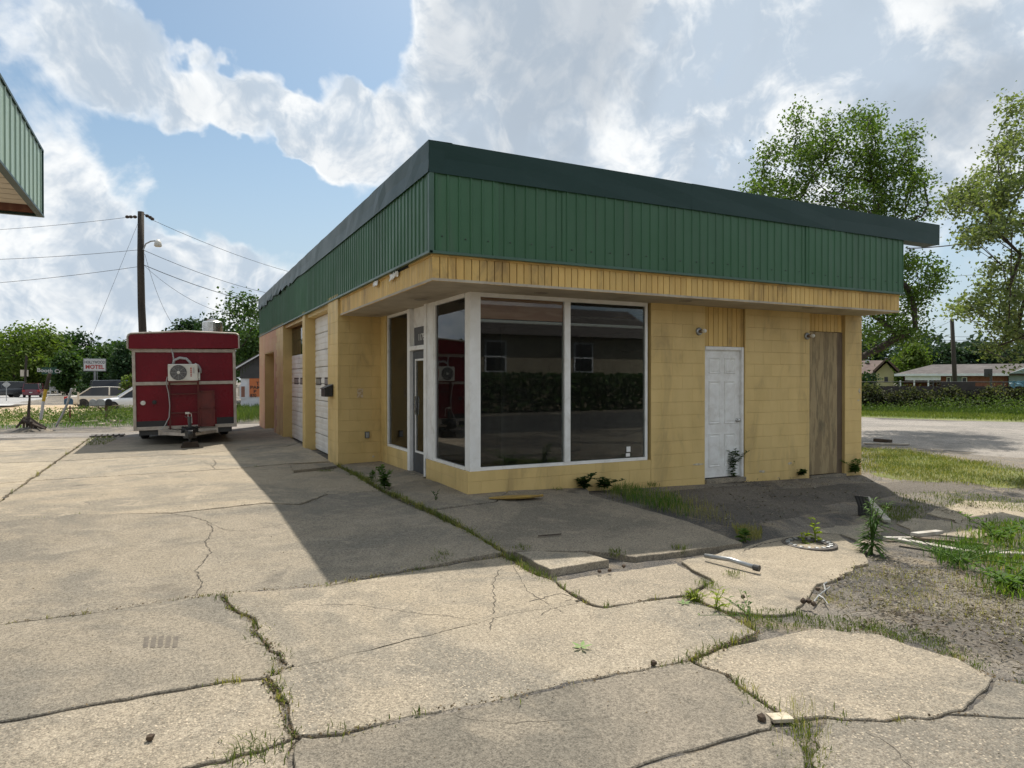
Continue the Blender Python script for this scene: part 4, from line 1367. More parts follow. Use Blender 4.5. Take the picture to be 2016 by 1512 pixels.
# roof hood with rounded corners and a shallow peak
prof = [(-1.22, 2.27), (-1.22, 2.55), (-1.20, 2.60), (-1.15, 2.63), (0.0, 2.70), (1.15, 2.66), (1.20, 2.63), (1.22, 2.58), (1.22, 2.29)]
mb = MB(); mb.prism(prof, LEN + 0.16, 'y', -0.12); hood = mb.build('roof_hood', 'red_panel', tr, bevel=0.01)
mb = MB()
pts = [(x, -0.125, z) for x, z in prof]
mb.tube(pts, 0.022, 6); mb.build('edge_trim', 'alu_trim', hood)
mb = MB()
mb.box(-HW - .01, HW + .01, -0.02, 0.03, 2.19, 2.275); mb.box(-HW - .01, HW + .01, -0.02, 0.03, 1.40, 1.48)
mb.box(-HW - .01, HW + .01, -0.02, 0.03, ZB0 - .01, ZB0 + .075)
mb.box(-HW - .012, -HW + .055, -0.022, 0.06, ZB0 - .01, 2.275); mb.box(HW - .055, HW + .012, -0.022, 0.06, ZB0 - .01, 2.275)
mb.build('body_trim', 'alu_trim', tr, bevel=0.006)
for xa, xb, hh in ((-HW + .055, -0.42, .21), (0.68, HW - .055, .24)):
    mb = MB(); mb.box(xa, xb, 0.012, 0.03, ZB0 + .075, ZB0 + hh); mb.build('skirt_stripe', 'black_stripe', tr)
# mini split unit on its bracket
ac = empty('air_conditioner', (-0.045, -0.02, 1.695), parent=tr)
mb = MB(); mb.box(-0.34, 0.31, -0.30, 0.0, -0.205, 0.205); mb.build('casing', 'ac_white', ac, bevel=0.02)
mb = MB(); mb.lathe([(0.185, -0.296), (0.185, -0.304), (0.02, -0.304)], 28, (-0.115, 0, 0), 'y'); mb.build('fan_recess', 'dark_metal', ac)
mb = MB()
for r in (0.05, 0.075, 0.10, 0.125, 0.15, 0.178):
    mb.tube([(-0.115 + r * math.cos(a), -0.309, r * math.sin(a)) for a in np.linspace(0, 2 * math.pi, 29)], 0.0035, 5, False)
for k in range(8):
    a = k * math.pi / 4; mb.cyl((-0.115 + .03 * math.cos(a), -0.31, .03 * math.sin(a)), (-0.115 + .18 * math.cos(a), -0.31, .18 * math.sin(a)), 0.003, 5)
mb.build('fan_grille', 'hose_grey', ac)
mb = MB(); mb.lathe([(0.035, -0.305), (0.035, -0.315), (0.02, -0.319)], 16, (-0.115, 0, 0), 'y'); mb.build('fan_hub', 'ac_white', ac)
mb = MB()
for k, (z, h) in enumerate(((-0.10, .03), (-.06, .03), (-.015, .04), (.035, .03), (.075, .045))): mb.box(0.145, 0.172, -0.303, -0.299, z, z + h)
mb.build('badge', 'red_mark', ac)
mb = MB(); mb.box(0.20, 0.235, -0.303, -0.299, -0.02, 0.12); mb.build('label_plate', 'hose_grey', ac)
mb = MB(); mb.box(0.31, 0.36, -0.24, -0.05, -0.19, 0.0); mb.build('valve_cover', 'ac_white', ac, bevel=0.01)
mb = MB(); mb.tube([(-0.23, -0.06, 0.19), (-0.20, -0.07, 0.30), (-0.08, -0.07, 0.36), (0.06, -0.07, 0.34), (0.14, -0.08, 0.26), (0.17, -0.08, 0.2)], 0.032, 8)
mb.tube([(0.25, -0.10, 0.21), (0.32, -0.12, 0.17), (0.365, -0.14, 0.08), (0.37, -0.14, -0.02)], 0.03, 8)
mb.build('insulated_hose', 'hose_grey', ac, smooth=True)
mb = MB(); mb.tube([(-0.235, -0.05, 0.2), (-0.21, -0.05, 0.33), (-0.225, -0.05, 0.45), (-0.255, -0.05, 0.58), (-0.26, -0.03, 0.63)], 0.018, 8); mb.lathe([(0.05, -.0), (0.05, -.03), (0.02, -.035)], 14, (-0.262, -0.005 - .0, 0.655), 'y')
mb.build('cable_entry', 'hose_grey', ac, smooth=True)
mb = MB()
for x in (-0.36, 0.27): mb.box(x - .02, x + .02, -0.08, -0.03, ZB0 - .02, 1.49)
mb.box(-0.38, 0.29, -0.32, -0.03, 1.455, 1.488); mb.box(-0.36, 0.27, -0.06, -0.035, 1.16, 1.19); mb.box(-0.36, 0.27, -0.06, -0.035, 0.70, 0.73)
mb.build('bracket', 'rust_frame', tr, bevel=0.004)
# gas bottle cage
mb = MB()
for x in (0.29, 0.60): mb.box(x, x + .035, -0.12, -0.085, 0.36, 1.24)
for z in (1.21, 0.80, 0.36): mb.box(0.29, 0.635, -0.12, -0.085, z, z + .035)
mb.box(0.325, 0.60, -0.10, -0.03, 0.39, 1.215)
mb.build('cage', 'rust_frame', tr, bevel=0.003)
mb = MB(); mb.lathe([(0.055, 0), (0.055, -.03), (0.03, -.035)], 14, (-0.93, 0.0, 0.98), 'y'); mb.build('water_inlet', 'ac_white', tr)
mb = MB(); mb.lathe([(0.05, 0), (0.05, -.03), (0.03, -.035)], 14, (-0.69, 0.0, 0.99), 'y'); mb.build('power_inlet', 'black_plastic', tr)
mb = MB(); mb.tube([(-0.40, -0.1, 1.60), (-0.43, -0.1, 1.45), (-0.38, -0.1, 1.2), (-0.36, -0.1, 0.9), (-0.38, -0.1, 0.62), (-0.48, -0.12, 0.42), (-0.56, -0.15, 0.33)], 0.012, 6); mb.build('hose', 'hose_grey', tr)
# draw bar, jack, coupling, chassis, wheels
mb = MB()
mb.add(*(lambda a: (a.v, a.f))(MB().box(-0.62, 0.70, -0.10, 0.0, 0.20, 0.32)))
for s in (-1, 1):
    mb.tube([(s * 0.62 + .04, -0.02, 0.24), (0.05 + s * .06, -1.15, 0.26)], 0.05, 4)
mb.build('draw_bar', 'alu_trim', tr)
mb = MB(); mb.box(-HW + .1, HW - .1, 0.05, LEN - .1, 0.20, ZB0); mb.build('chassis', 'dark_metal', tr)
mb = MB(); mb.cyl((0.05, -1.0, -0.02), (0.05, -1.0, 0.62), 0.032, 12); mb.cyl((0.05, -1.0, 0.40), (0.05, -1.0, 0.66), 0.04, 12); mb.tube([(0.05, -1.0, 0.62), (-0.04, -1.0, 0.66), (-0.05, -1.0, 0.69)], 0.01, 6)
mb.build('jack', 'dark_metal', tr)
mb = MB(); mb.add([(-.10, -1.0, .16), (.20, -1.0, .16), (.20, -1.0, .42), (-.10, -1.0, .42), (0.0, -1.32, .18), (.10, -1.32, .18), (.10, -1.32, .36), (0.0, -1.32, .36)], [(0, 1, 2, 3), (4, 5, 6, 7), (0, 4, 5, 1), (1, 5, 6, 2), (2, 6, 7, 3), (3, 7, 4, 0)]); mb.build('jack_housing', 'black_plastic', tr, bevel=.015)
mb = MB(); mb.box(0.0, 0.10, -1.45, -1.05, 0.26, 0.34); mb.lathe([(0.05, 0.20), (0.06, 0.27), (0.04, 0.34)], 12, (0.05, -1.42, 0.02)); mb.build('coupling', 'black_plastic', tr, bevel=0.01)
mb = MB(); mb.tube([(0.02, -0.85, 0.75), (0.02, -0.85, 0.5), (0.06, -0.9, 0.3)], 0.008, 6); mb.box(-0.04, 0.05, -0.9, -0.86, 0.72, 0.765); mb.tube([(0.03, -0.86, .75), (.09, -.86, .72), (.10, -.86, .5)], .008, 6)
mb.build('breakaway_box', 'ac_white', tr)
mb = MB()
rg = rng('cable')
for k in range(5):
    ph = rg.uniform(0, 6)
    mb.tube([(0.05 + (0.16 + .04 * rg.normal()) * math.cos(a + ph), -1.0 + .16 * math.sin(a + ph), 0.36 + 0.07 * math.sin(2.3 * a + ph)) for a in np.linspace(0, 7.5, 22)], 0.011, 6)
mb.tube([(-0.4, -0.2, 0.36), (-0.2, -0.5, 0.33), (0.0, -0.9, 0.4)], 0.01, 6)
mb.build('cable_coil', 'black_plastic', tr)
for s in (-1, 1):
    for yy in (2.2, 3.05):
        wo = empty('wheel', (s * 0.98, yy, 0.30), parent=tr)
        mb = MB(); mb.lathe([(0.20, -0.10), (0.30, -0.10), (0.335, -0.07), (0.335, 0.07), (0.30, 0.10), (0.20, 0.10)], 24, (0, 0, 0), 'x'); mb.build('tyre', 'black_rubber', wo, smooth=True)
        mb = MB(); mb.lathe([(0.05, -0.07), (0.20, -0.09), (0.20, 0.09), (0.05, 0.07)], 18, (0, 0, 0), 'x'); mb.build('rim', 'galv', wo)
mb = MB(); mb.lathe([(0.21, 2.62), (0.21, 2.74), (0.25, 2.76), (0.25, 3.02), (0.21, 3.05), (0.13, 3.05), (0.14, 3.09), (0.03, 3.12)], 24, (0.68, 1.1, 0)); mb.build('roof_fan', 'chrome', tr, smooth=False)
zj = float(G(-3.15, 9.1))
o = empty('jack_block', (-3.15, 9.1, zj), label='dark timber block stack under the trailer jack', cat='wood block')
for k in range(3):
    mb = MB(); mb.box(-0.19 + .02 * k, 0.19 - .015 * k, -0.12, 0.12, k * 0.045 - (.02 if k == 0 else 0), (k + 1) * 0.045); mb.build('timber', 'dark_wood', o, bevel=0.005)

# ------------------------------------------------------------------ pump canopy edge on the left
surf('pale_green', (0.30, 0.40, 0.31), (0.26, 0.36, 0.28), 0.8, 0.4, 0.05, 6, rnd=0.04)
surf('canopy_soffit', (0.62, 0.55, 0.45), (0.52, 0.46, 0.37), 1.5, 0.6)
surf('rust_and_reflection', (0.20, 0.085, 0.06), (0.30, 0.15, 0.10), 6, 0.7, stretch=(1, 1, .1))
CX, CYE = -5.25, 3.92
can = empty('pump_canopy', (-8.5, -1.0, 0), label='pump canopy with pale green ribbed fascia at the upper left edge', cat='canopy')
can_o = Vector((-8.5, -1.0, 0))


def cb(mb, *a):
    x0, x1, y0, y1, z0, z1 = a
    return mb.box(x0 + 8.5, x1 + 8.5, y0 + 1.0, y1 + 1.0, z0, z1)


mb = MB(); cb(mb, -12.0, CX - .03, -6.0, CYE - .03, 4.13, 4.9); mb.build('deck', 'dark_metal', can)
core = MB(); cb(core, -12.0, CX - .012, CYE - .05, CYE - .012, 4.0, 4.93); cb(core, CX - .05, CX - .012, -6, CYE - .05, 4.0, 4.93)
core = core.build('fascia_frame', 'rust_and_reflection', can)
yy = CYE
k = 0
while yy > -6:
    me = ribbed(0.9, 3.985, 4.93, 0.30, 0.15, 0.03, 0.016, 'pale_green')
    place('fascia_sheet', me, core, (CX + 8.5, yy - 0.9 + 1.0, 0), R(90)); yy -= 0.9
xx = -12.0
while xx < CX - .05:
    L = min(0.9, CX - xx); me = ribbed(L, 3.985, 4.93, 0.30, 0.15, 0.03, 0.016, 'pale_green')
    place('fascia_sheet', me, core, (xx + L + 8.5, CYE + 1.0, 0), R(180)); xx += 0.9
mb = MB(); cb(mb, CX - .06, CX + .025, -6, CYE + .02, 3.955, 3.985); cb(mb, -12, CX + .02, CYE - .05, CYE + .02, 3.956, 3.986)
cb(mb, CX - .04, CX + .022, -6, CYE + .02, 4.93, 4.965); cb(mb, CX - .012, CX + .02, CYE - .01, CYE + .018, 3.985, 4.93); mb.build('edge_trim', 'cap_metal', can)
y = CYE - 0.10
while y > -6:
    mb = MB(); cb(mb, -12.0, CX - .06, y - 0.30, y - 0.03, 4.095, 4.125); mb.build('soffit_slat', 'canopy_soffit', can, bevel=0.004); y -= 0.30
for yc in (1.0, -4.5):
    mb = MB(); cb(mb, -8.65, -8.35, yc - .15, yc + .15, -0.3, 4.12); mb.build('column', 'white_paint', can, bevel=0.01)

# ------------------------------------------------------------------ utility pole and wires
PB = atd(279, 800, 30); PTOP = atd(277.5, 417, 30)
pole = empty('utility_pole', (PB[0], PB[1], -0.35), label='tall dark wooden utility pole behind the red trailer', cat='utility pole')
o0 = Vector((PB[0], PB[1], -0.35))
mb = MB(); mb.tube([Vector(atd(x, y, 30)) - o0 for x, y in ((281, 815), (281, 655), (278.5, 600), (277, 520), (277.5, 417))], [0.17, 0.165, 0.155, 0.145, 0.13], 12); mb.build('shaft', 'pole_wood', pole, smooth=True)
mb = MB(); mb.tube([Vector(atd(x, y, 29.9)) - o0 for x, y in ((282, 492), (287, 480), (297, 475), (306, 474))], 0.03, 6); arm = mb.build('lamp_arm', 'galv', pole)
c = Vector(atd(311, 479, 29.9)) - o0
mb = MB(); mb.lathe([(0.05, 0.17), (0.09, 0.10), (0.13, 0.06), (0.14, 0.02), (0.16, -0.12), (0.12, -0.15)], 16, c); mb.build('lamp_head', 'ac_white', pole, smooth=True)
for xs in ((251, 258, 266), (290, 296, 300)):
    mb = MB()
    for i, x in enumerate(xs):
        y0 = 427 + (0 if xs[0] < 270 else i * 3 - 2)
        q = Vector(atd(x, y0, 29.9)) - o0
        mb.lathe([(0.02, -0.09), (0.07, -0.05), (0.07, 0.03), (0.02, 0.08)], 8, q, 'x')
    a, b = (Vector(atd(xs[0] - 4, 428, 29.9)) - o0, Vector(atd(xs[2] + 4, 427, 29.9)) - o0) if xs[0] < 270 else (Vector(atd(283, 421, 29.9)) - o0, Vector(atd(302, 433, 29.9)) - o0)
    mb.cyl(a, b, 0.02, 6)
    mb.build('insulator', 'dark_wood', pole)


def wire(a, b, sag, r, label, n=14):
    a, b = Vector(a), Vector(b)
    mid = (a + b) / 2
    mb = MB()
    pts = []
    for i in range(n + 1):
        t = i / n; p = a.lerp(b, t); p.z -= sag * 4 * t * (1 - t); pts.append(p - a)
    mb.tube(pts, r * .62, 5)
    o = mb.build('overhead_wire', 'wire', None, loc=a)
    return tag(o, label, 'wire', 'overhead wires')


A = lambda x, y, d=30: atd(x, y, d)
wire(A(250, 428), A(-260, 460, 34), 0.2, 0.014, 'topmost wire running left from the utility pole top')
wire(A(302, 434), A(700, 560, 48), 0.5, 0.016, 'topmost wire running right from the pole over the garage roof')
wire(A(272, 492), A(-260, 512, 34), 0.2, 0.016, 'middle wire running left from the utility pole')
wire(A(272, 525), A(-260, 570, 33), 0.2, 0.016, 'lowest wire running left from the utility pole')
wire(A(284, 493), A(640, 592, 46), 0.5, 0.018, 'second wire running right from the pole to beyond the green roof')
wire(A(284, 522), A(640, 612, 44), 0.5, 0.024, 'thick lower wire running right from the utility pole')
wire(A(285, 524), A(470, 622, 30), 0.4, 0.012, 'thin lowest wire slanting right from the pole to the tree tops')
wire(A(285, 500), A(352, 652, 27.5), 0.5, 0.012, 'slack service wire drooping from the pole to the trailer roof')
wire(A(273, 436), A(170, 690, 31), 0.0, 0.010, 'straight guy wire slanting down left from the pole top')
wire(A(2060, 440, 15), aty(1786, 489, 0.3), 0.12, 0.018, 'thick service wire reaching the right end of the green fascia')
wire(A(1700, 552, 34), A(2300, 500, 30), 0.2, 0.012, 'upper thin wire crossing the sky between the two right trees')
for k, yy in enumerate((660, 667, 671, 678)):
    wire(A(1700, yy, 75), A(2300, yy - 5, 75), 0.3, 0.03, 'long thin power line above the far roofs, number %s from the top' % ('one', 'two', 'three', 'four')[k])

rp = empty('wooden_pole', tuple(atd(1880, 800, 46)[:2]) + (-0.4,), label='slim leaning wooden pole in front of the long grey roofed house', cat='utility pole')
q0 = rp.location
mb = MB(); mb.tube([Vector(atd(x, y, 46)) - q0 for x, y in ((1882, 810), (1879, 730), (1874, 628))], [0.15, 0.14, 0.12], 10); mb.build('shaft', 'pole_wood', rp, smooth=True)
wire(A(1874, 631, 46), A(1700, 690, 60), 0.3, 0.02, 'wire slanting down left from the slim leaning pole')

# ------------------------------------------------------------------ left roadside: signs, mailboxes, posts
surf('sign_green', (0.012, 0.07, 0.045), None, 3, 0.5)
surf('sign_white', (0.58, 0.58, 0.57), None, 3, 0.5)
surf('letter_red', (0.36, 0.04, 0.035), None, 3, 0.5)
surf('letter_black', (0.02, 0.02, 0.022), None, 3, 0.5)
surf('paint_yellow', (0.60, 0.40, 0.02), (0.45, 0.3, 0.03), 4, 0.6)
surf('paint_blue', (0.05, 0.11, 0.17), (0.06, 0.13, 0.19), 4, 0.4)
surf('sign_grey', (0.20, 0.21, 0.22), None, 3, 0.5)
GZ = -0.37


def facing(p):
    """turn so that local -y looks to the camera"""
    return math.atan2(CAM[1] - p[1], CAM[0] - p[0]) + math.pi / 2


def post_at(px, d, name, label, cat, group=None):
    p = atd(px, 790, d)
    e = empty(name, (p[0], p[1], float(G(p[0], p[1])) + GD), facing(p), label, cat, group)
    def loc(x, y, dd=d):
        q = Vector(atd(x, y, dd)) - e.location
        return Matrix.Rotation(-e.rotation_euler.z, 3, 'Z') @ q
    return e, loc


m, lc = post_at(186, 70, 'motel_sign', 'roadside motel sign on a dark post with red and black lettering', 'sign')
a, b = lc(164, 731), lc(209, 706)
mb = MB(); mb.box(a.x, b.x, -0.12, 0.12, a.z, b.z); cab = mb.build('cabinet', 'sign_grey', m, bevel=0.02)
mb = MB(); mb.box(a.x + .07, b.x - .07, -0.13, -0.118, a.z + .07, b.z - .07); mb.build('face', 'sign_white', m)
zc = (a.z + b.z) / 2; xc = (a.x + b.x) / 2
text_mesh('HOLLYWOOD', 0.42, 'letter_black', 'lettering', m, (xc, -0.135, zc + 0.27), bold=0.008, sx=0.66)
text_mesh('MOTEL', 0.56, 'letter_red', 'lettering', m, (xc, -0.135, zc - 0.22), bold=0.02, sx=0.92)
mb = MB(); mb.box(xc - .09, xc + .09, -0.09, 0.09, 0, a.z); mb.box(xc + .18, xc + .24, -.05, .05, 0, a.z); mb.build('post', 'sign_grey', m)

m, lc = post_at(80, 22, 'street_sign_post', 'leaning sign post painted white and yellow with the street name Booth Cr on top', 'street sign')
pts = [lc(80, 826), lc(84, 800), lc(90, 768), lc(98, 735)]
mb = MB(); mb.tube(pts[:2] + [lc(85.5, 790)], 0.045, 8); mb.build('post_base', 'sign_white', m)
mb = MB(); mb.tube([lc(85.5, 790), lc(90, 766)], 0.048, 8); mb.build('post_band', 'paint_yellow', m)
mb = MB(); mb.tube([lc(90, 766), lc(98, 735)], 0.055, 8); mb.build('post_top', 'dark_wood', m)
a, b = lc(82, 738), lc(112, 722)
bl = MB(); bl.box(a.x, b.x, -0.012, 0.0, (a.z + b.z) / 2 - .11, (a.z + b.z) / 2 + .11); bl = bl.build('name_blade', 'sign_green', m, loc=(0, 0, 0))
text_mesh('Booth Cr', 0.17, 'sign_white', 'lettering', m, ((a.x + b.x) / 2, -0.016, (a.z + b.z) / 2), (R(90), R(4), 0), bold=0.004)

m, lc = post_at(215, 29, 'mailbox_stand', 'wooden stand carrying a row of rural mailboxes by the sandy drive', 'mailbox stand')
zz = lc(200, 798).z
mb = MB(); mb.box(lc(178, 799).x, lc(237, 799).x, -0.12, 0.12, zz - .03, zz); mb.build('board', 'old_wood', m)
mb = MB(); mb.box(lc(206, 799).x, lc(212, 799).x, -.05, .05, 0, zz); mb.build('post', 'old_wood', m)
mb = MB(); mb.tube([lc(193, 801), lc(204, 812)], .03, 4); mb.tube([lc(222, 801), lc(213, 812)], .03, 4); mb.build('brace', 'old_wood', m)


def mailbox(loc3, rz, w, h, mat, label):
    e = empty('rural_mailbox', loc3, rz, label, 'mailbox', 'mailboxes on the stand by the drive')
    prof = [(-w / 2, 0), (w / 2, 0), (w / 2, h * .55)] + [(w / 2 * math.cos(a), h * .55 + h * .45 * math.sin(a)) for a in np.linspace(0.3, math.pi - .3, 7)] + [(-w / 2, h * .55)]
    mb = MB(); mb.prism(prof, 0.46, 'y', -0.2); mb.build('box', mat, e)
    mb = MB(); mb.prism([(x * .96, z * .97 + .005) for x, z in prof], 0.012, 'y', -0.213); mb.build('door', mat, e)


for (px, mat, w, h, lb) in ((183, 'galv', 0.26, .28, 'rounded grey metal mailbox at the left end of the stand'), (198, 'galv', 0.33, .28, 'wide grey metal mailbox in the middle of the stand'), (214, 'black_plastic', 0.26, 0.28, 'black mailbox at the right end of the stand')):
    q = Matrix.Rotation(m.rotation_euler.z, 3, 'Z') @ Vector((lc(px, 799).x, 0, zz)) + m.location
    mailbox(q, m.rotation_euler.z, w, h, mat, lb)
m2, lc2 = post_at(134, 26, 'blue_mailbox', 'blue grey mailbox on a dark red post above the weeds', 'mailbox')
mb = MB(); mb.box(lc2(133, 0).x, lc2(136, 0).x, -.035, .035, -.1, lc2(134, 799).z); mb.build('post', 'rust_frame', m2)
a, b = lc2(126, 796), lc2(144, 784)
mb = MB(); mb.prism([(a.x, a.z), (b.x, a.z), (b.x, b.z - .06), (b.x - .06, b.z), (a.x + .06, b.z), (a.x, b.z - .06)], 0.4, 'y', -.2); mb.build('box', 'paint_blue', m2)
m3, lc3 = post_at(115, 22, 'bent_post', 'thin bent grey post leaning across the blue mailbox', 'post')
mb = MB(); mb.tube([lc3(110, 840), lc3(122, 818), lc3(131, 798), (lc3(137, 780)), lc3(141, 765)], 0.035, 8); mb.build('shaft', 'galv', m3)
m4, lc4 = post_at(57, 21.5, 'debris_stump', 'dark charred post stump with broken timbers among the roadside weeds', 'stump')
mb = MB(); mb.tube([lc4(56, 826), lc4(57, 800), lc4(58.5, 782)], [.05, .04, .03], 7); mb.build('post', 'dark_wood', m4)
rg = rng('deb')
for k in range(14):
    x0 = 40 + rg.uniform(0, 30); x1 = x0 + rg.uniform(-25, 45)
    p0, p1 = lc4(x0, 828 - rg.uniform(0, 8)), lc4(x1, 834 + rg.uniform(0, 4))
    p0.y += rg.uniform(-.5, .5); p1.y += rg.uniform(-.5, .5); p0.z = max(p0.z, .06); p1.z = max(0.03, min(p1.z, .1))
    mb = MB(); mb.tube([p0, p1], [.05, .03], 5); mb.build('timber', 'dark_wood', m4)
mb = MB(); q = lc4(58, 832); mb.lathe([(0.75, -0.03), (0.55, 0.05), (0.3, 0.10), (0.05, 0.13)], 11, (q.x, q.y, 0)); mb.build('earth_heap', 'dirt', m4)

# boards, frame sign and warning sign across the road
m, lc = post_at(113, 85, 'frame_gate', 'white pipe frame standing beside the highway', 'frame')
mb = MB(); mb.tube([lc(113.5, 776), lc(113.5, 743), lc(99, 742), lc(99, 776)], 0.07, 6); mb.build('pipe', 'sign_white', m)
a, b = lc(97, 769), lc(111, 761); mb = MB(); mb.box(a.x, b.x, -.05, .05, a.z, b.z); mb.build('board', 'sign_white', m)
m, lc = post_at(45, 80, 'billboard', 'small blank cream billboard on a pole across the highway', 'sign')
a, b = lc(40, 741), lc(56, 728); mb = MB(); mb.box(a.x, b.x, -.06, .06, a.z, b.z); mb.build('board', 'canopy_soffit', m)
mb = MB(); mb.tube([lc(49, 782), lc(50, 735), lc(52, 700)], .12, 8); mb.build('post', 'pole_wood', m)
m, lc = post_at(12, 60, 'diamond_sign', 'grey diamond road sign seen from behind', 'road sign')
cc = lc(12.5, 757); mb = MB(); mb.prism([(cc.x - .32, cc.z), (cc.x, cc.z - .32), (cc.x + .32, cc.z), (cc.x, cc.z + .32)], .02, 'y', -.01); mb.build('plate', 'galv', m); mb = MB(); mb.box(cc.x - .03, cc.x + .03, .01, .05, 0, cc.z); mb.build('post', 'galv', m)
m, lc = post_at(154, 33, 'marker_post', 'thin orange and white marker post by the shrubs', 'post')
mb = MB(); mb.cyl(lc(154.5, 796), lc(154, 772), .04, 8); mb.build('post', 'canopy_soffit', m)

# ------------------------------------------------------------------ cars
surf('car_glass', (0.015, 0.017, 0.02), None, 3, 0.08, rvar=0)
surf('lamp_red', (0.35, 0.02, 0.02), None, 3, 0.2)
surf('lamp_clear', (0.7, 0.7, 0.7), None, 3, 0.15)


def carpaint(name, c):
    return surf(name, c, tuple(k * .92 for k in c), 1.0, 0.25, space='object', coat=0.6, rvar=0.03)


carpaint('car_cream', (0.66, 0.60, 0.50)); carpaint('car_white', (0.78, 0.79, 0.80)); carpaint('car_maroon', (0.13, 0.012, 0.03)); carpaint('car_black', (0.012, 0.013, 0.015)); carpaint('car_slate', (0.05, 0.055, 0.06))


def car(name, loc, rz, label, paint, L=4.8, W=1.82, H=1.45, kind='sedan', group='parked and passing cars'):
    """car along local +x (front), built from lofted sections"""
    c = empty(name, loc, rz, label, 'car', group)
    hl, hw = L / 2, W / 2
    belt = 0.62 * H if kind == 'sedan' else 0.60 * H
    # lower body sections: x, underside, belt height, half width
    st = [(-hl, .42, .72 * belt, .80), (-hl + .10, .30, .93 * belt, .93), (-hl + .45, .24, belt, .99), (-.3 * L, .22, belt, 1.0), (0, .22, belt * .99, 1.0), (.22 * L, .22, belt * .97, 1.0), (.36 * L, .23, belt * .90, .98), (hl - .18, .26, belt * .78, .92), (hl, .34, belt * .62, .78)]
    if kind == 'suv': st = [(-hl, .45, .95 * belt, .90), (-hl + .08, .34, belt, .97), (-hl + .4, .30, belt, 1.0)] + [(a, u + .05, b, w_) for a, u, b, w_ in st[3:]]
    mb = MB(); vs = []; n = 10
    for (x, u, b, w_) in st:
        w2 = hw * w_
        vs += [(x, -w2 * .85, u), (x, -w2 * .99, u + .08), (x, -w2, (u + b) / 2), (x, -w2 * .97, b - .06), (x, -w2 * .90, b), (x, w2 * .90, b), (x, w2 * .97, b - .06), (x, w2, (u + b) / 2), (x, w2 * .99, u + .08), (x, w2 * .85, u)]
    fs = [(i * n + k, i * n + (k + 1) % n, (i + 1) * n + (k + 1) % n, (i + 1) * n + k) for i in range(len(st) - 1) for k in range(n)]
    fs += [tuple(range(n)), tuple((len(st) - 1) * n + k for k in range(n))]
    mb.add(vs, fs); body = mb.build('body', paint, c, smooth=True)
    md = body.modifiers.new('s', 'SUBSURF'); md.levels = md.render_levels = 1
    if kind == 'sedan': gh = [(-.36 * L, belt - .02, .88), (-.22 * L, H - .03, .70), (-.05 * L, H, .72), (.08 * L, H - .03, .71), (.24 * L, belt - .03, .90)]
    else: gh = [(-hl + .06, belt - .02, .90), (-hl + .22, H - .04, .76), (-.1 * L, H, .78), (.08 * L, H - .03, .77), (.22 * L, belt - .02, .92)]
    # roof skin over the glass house
    mb = MB(); vs = []
    for (x, z, w_) in gh: vs += [(x, -hw * w_, z), (x, -hw * w_ * .9, z + .02), (x, hw * w_ * .9, z + .02), (x, hw * w_, z)]
    fs = [(i * 4 + k, i * 4 + k + 1, i * 4 + 5 + k, i * 4 + 4 + k) for i in range(1, len(gh) - 2) for k in range(3)]
    mb.add(vs, fs)
    # pillars
    for s in (-1, 1):
        g0, g1, g3, g4 = gh[0], gh[1], gh[-2], gh[-1]
        for (p, q) in ((g0, g1), (g3, g4)):
            mb.tube([(p[0], s * hw * p[2], p[1]), (q[0], s * hw * q[2], q[1])], .045, 5)
        xm = -.02 * L; mb.tube([(xm, s * hw * .93, belt - .02), (xm, s * hw * .715, H - .02)], .045, 5)
    mb.build('roof', paint, c)
    mb = MB(); vs = []
    for (x, z, w_) in gh:
        vs += [(x, -hw * .90, belt - .05), (x, -hw * w_ * .985, z - .004), (x, hw * w_ * .985, z - .004), (x, hw * .90, belt - .05)]
    fs = [(i * 4 + k, i * 4 + k + 1, i * 4 + 5 + k, i * 4 + 4 + k) for i in range(len(gh) - 1) for k in range(3)]
    mb.add(vs, fs); mb.build('window', 'car_glass', c)
    for sx in (-.30 * L, .31 * L):
        for s in (-1, 1):
            wo = empty('wheel', (sx, s * (hw - .10), .33), parent=c)
            mb = MB(); mb.lathe([(.20, -.11), (.31, -.11), (.335, -.08), (.335, .08), (.31, .11), (.20, .11)], 24, (0, 0, 0), 'y'); mb.build('tyre', 'black_rubber', wo, smooth=True)
            mb = MB(); mb.lathe([(.06, -.10), (.2, -.105), (.215, -.112), (.215, .112), (.2, .105), (.06, .10)], 20, (0, 0, 0), 'y'); mb.build('rim', 'galv', wo)
    for s in (-1, 1):
        mb = MB(); mb.box(-hl - .012, -hl + .16, s * hw * .80 - .14, s * hw * .80 + .14, belt * .70, belt * .92); mb.build('tail_light', 'lamp_red', c, bevel=.02)
        mb = MB(); mb.box(hl - .22, hl - .03, s * hw * .66 - .17, s * hw * .66 + .17, belt * .55, belt * .72); mb.build('headlight', 'lamp_clear', c, bevel=.03)
    mb = MB(); mb.box(-hl - .03, -hl + .1, -hw * .78, hw * .78, .36, .52); mb.build('rear_bumper', paint, c, bevel=.03)
    mb = MB(); mb.box(-hl - .02, -hl - .005, -.16, .16, .62, .72); mb.build('plate', 'sign_white', c)
    return c


def carpos(px, py):
    p = at(px, py, GD); return (p[0], p[1], float(p[2]) + .0)


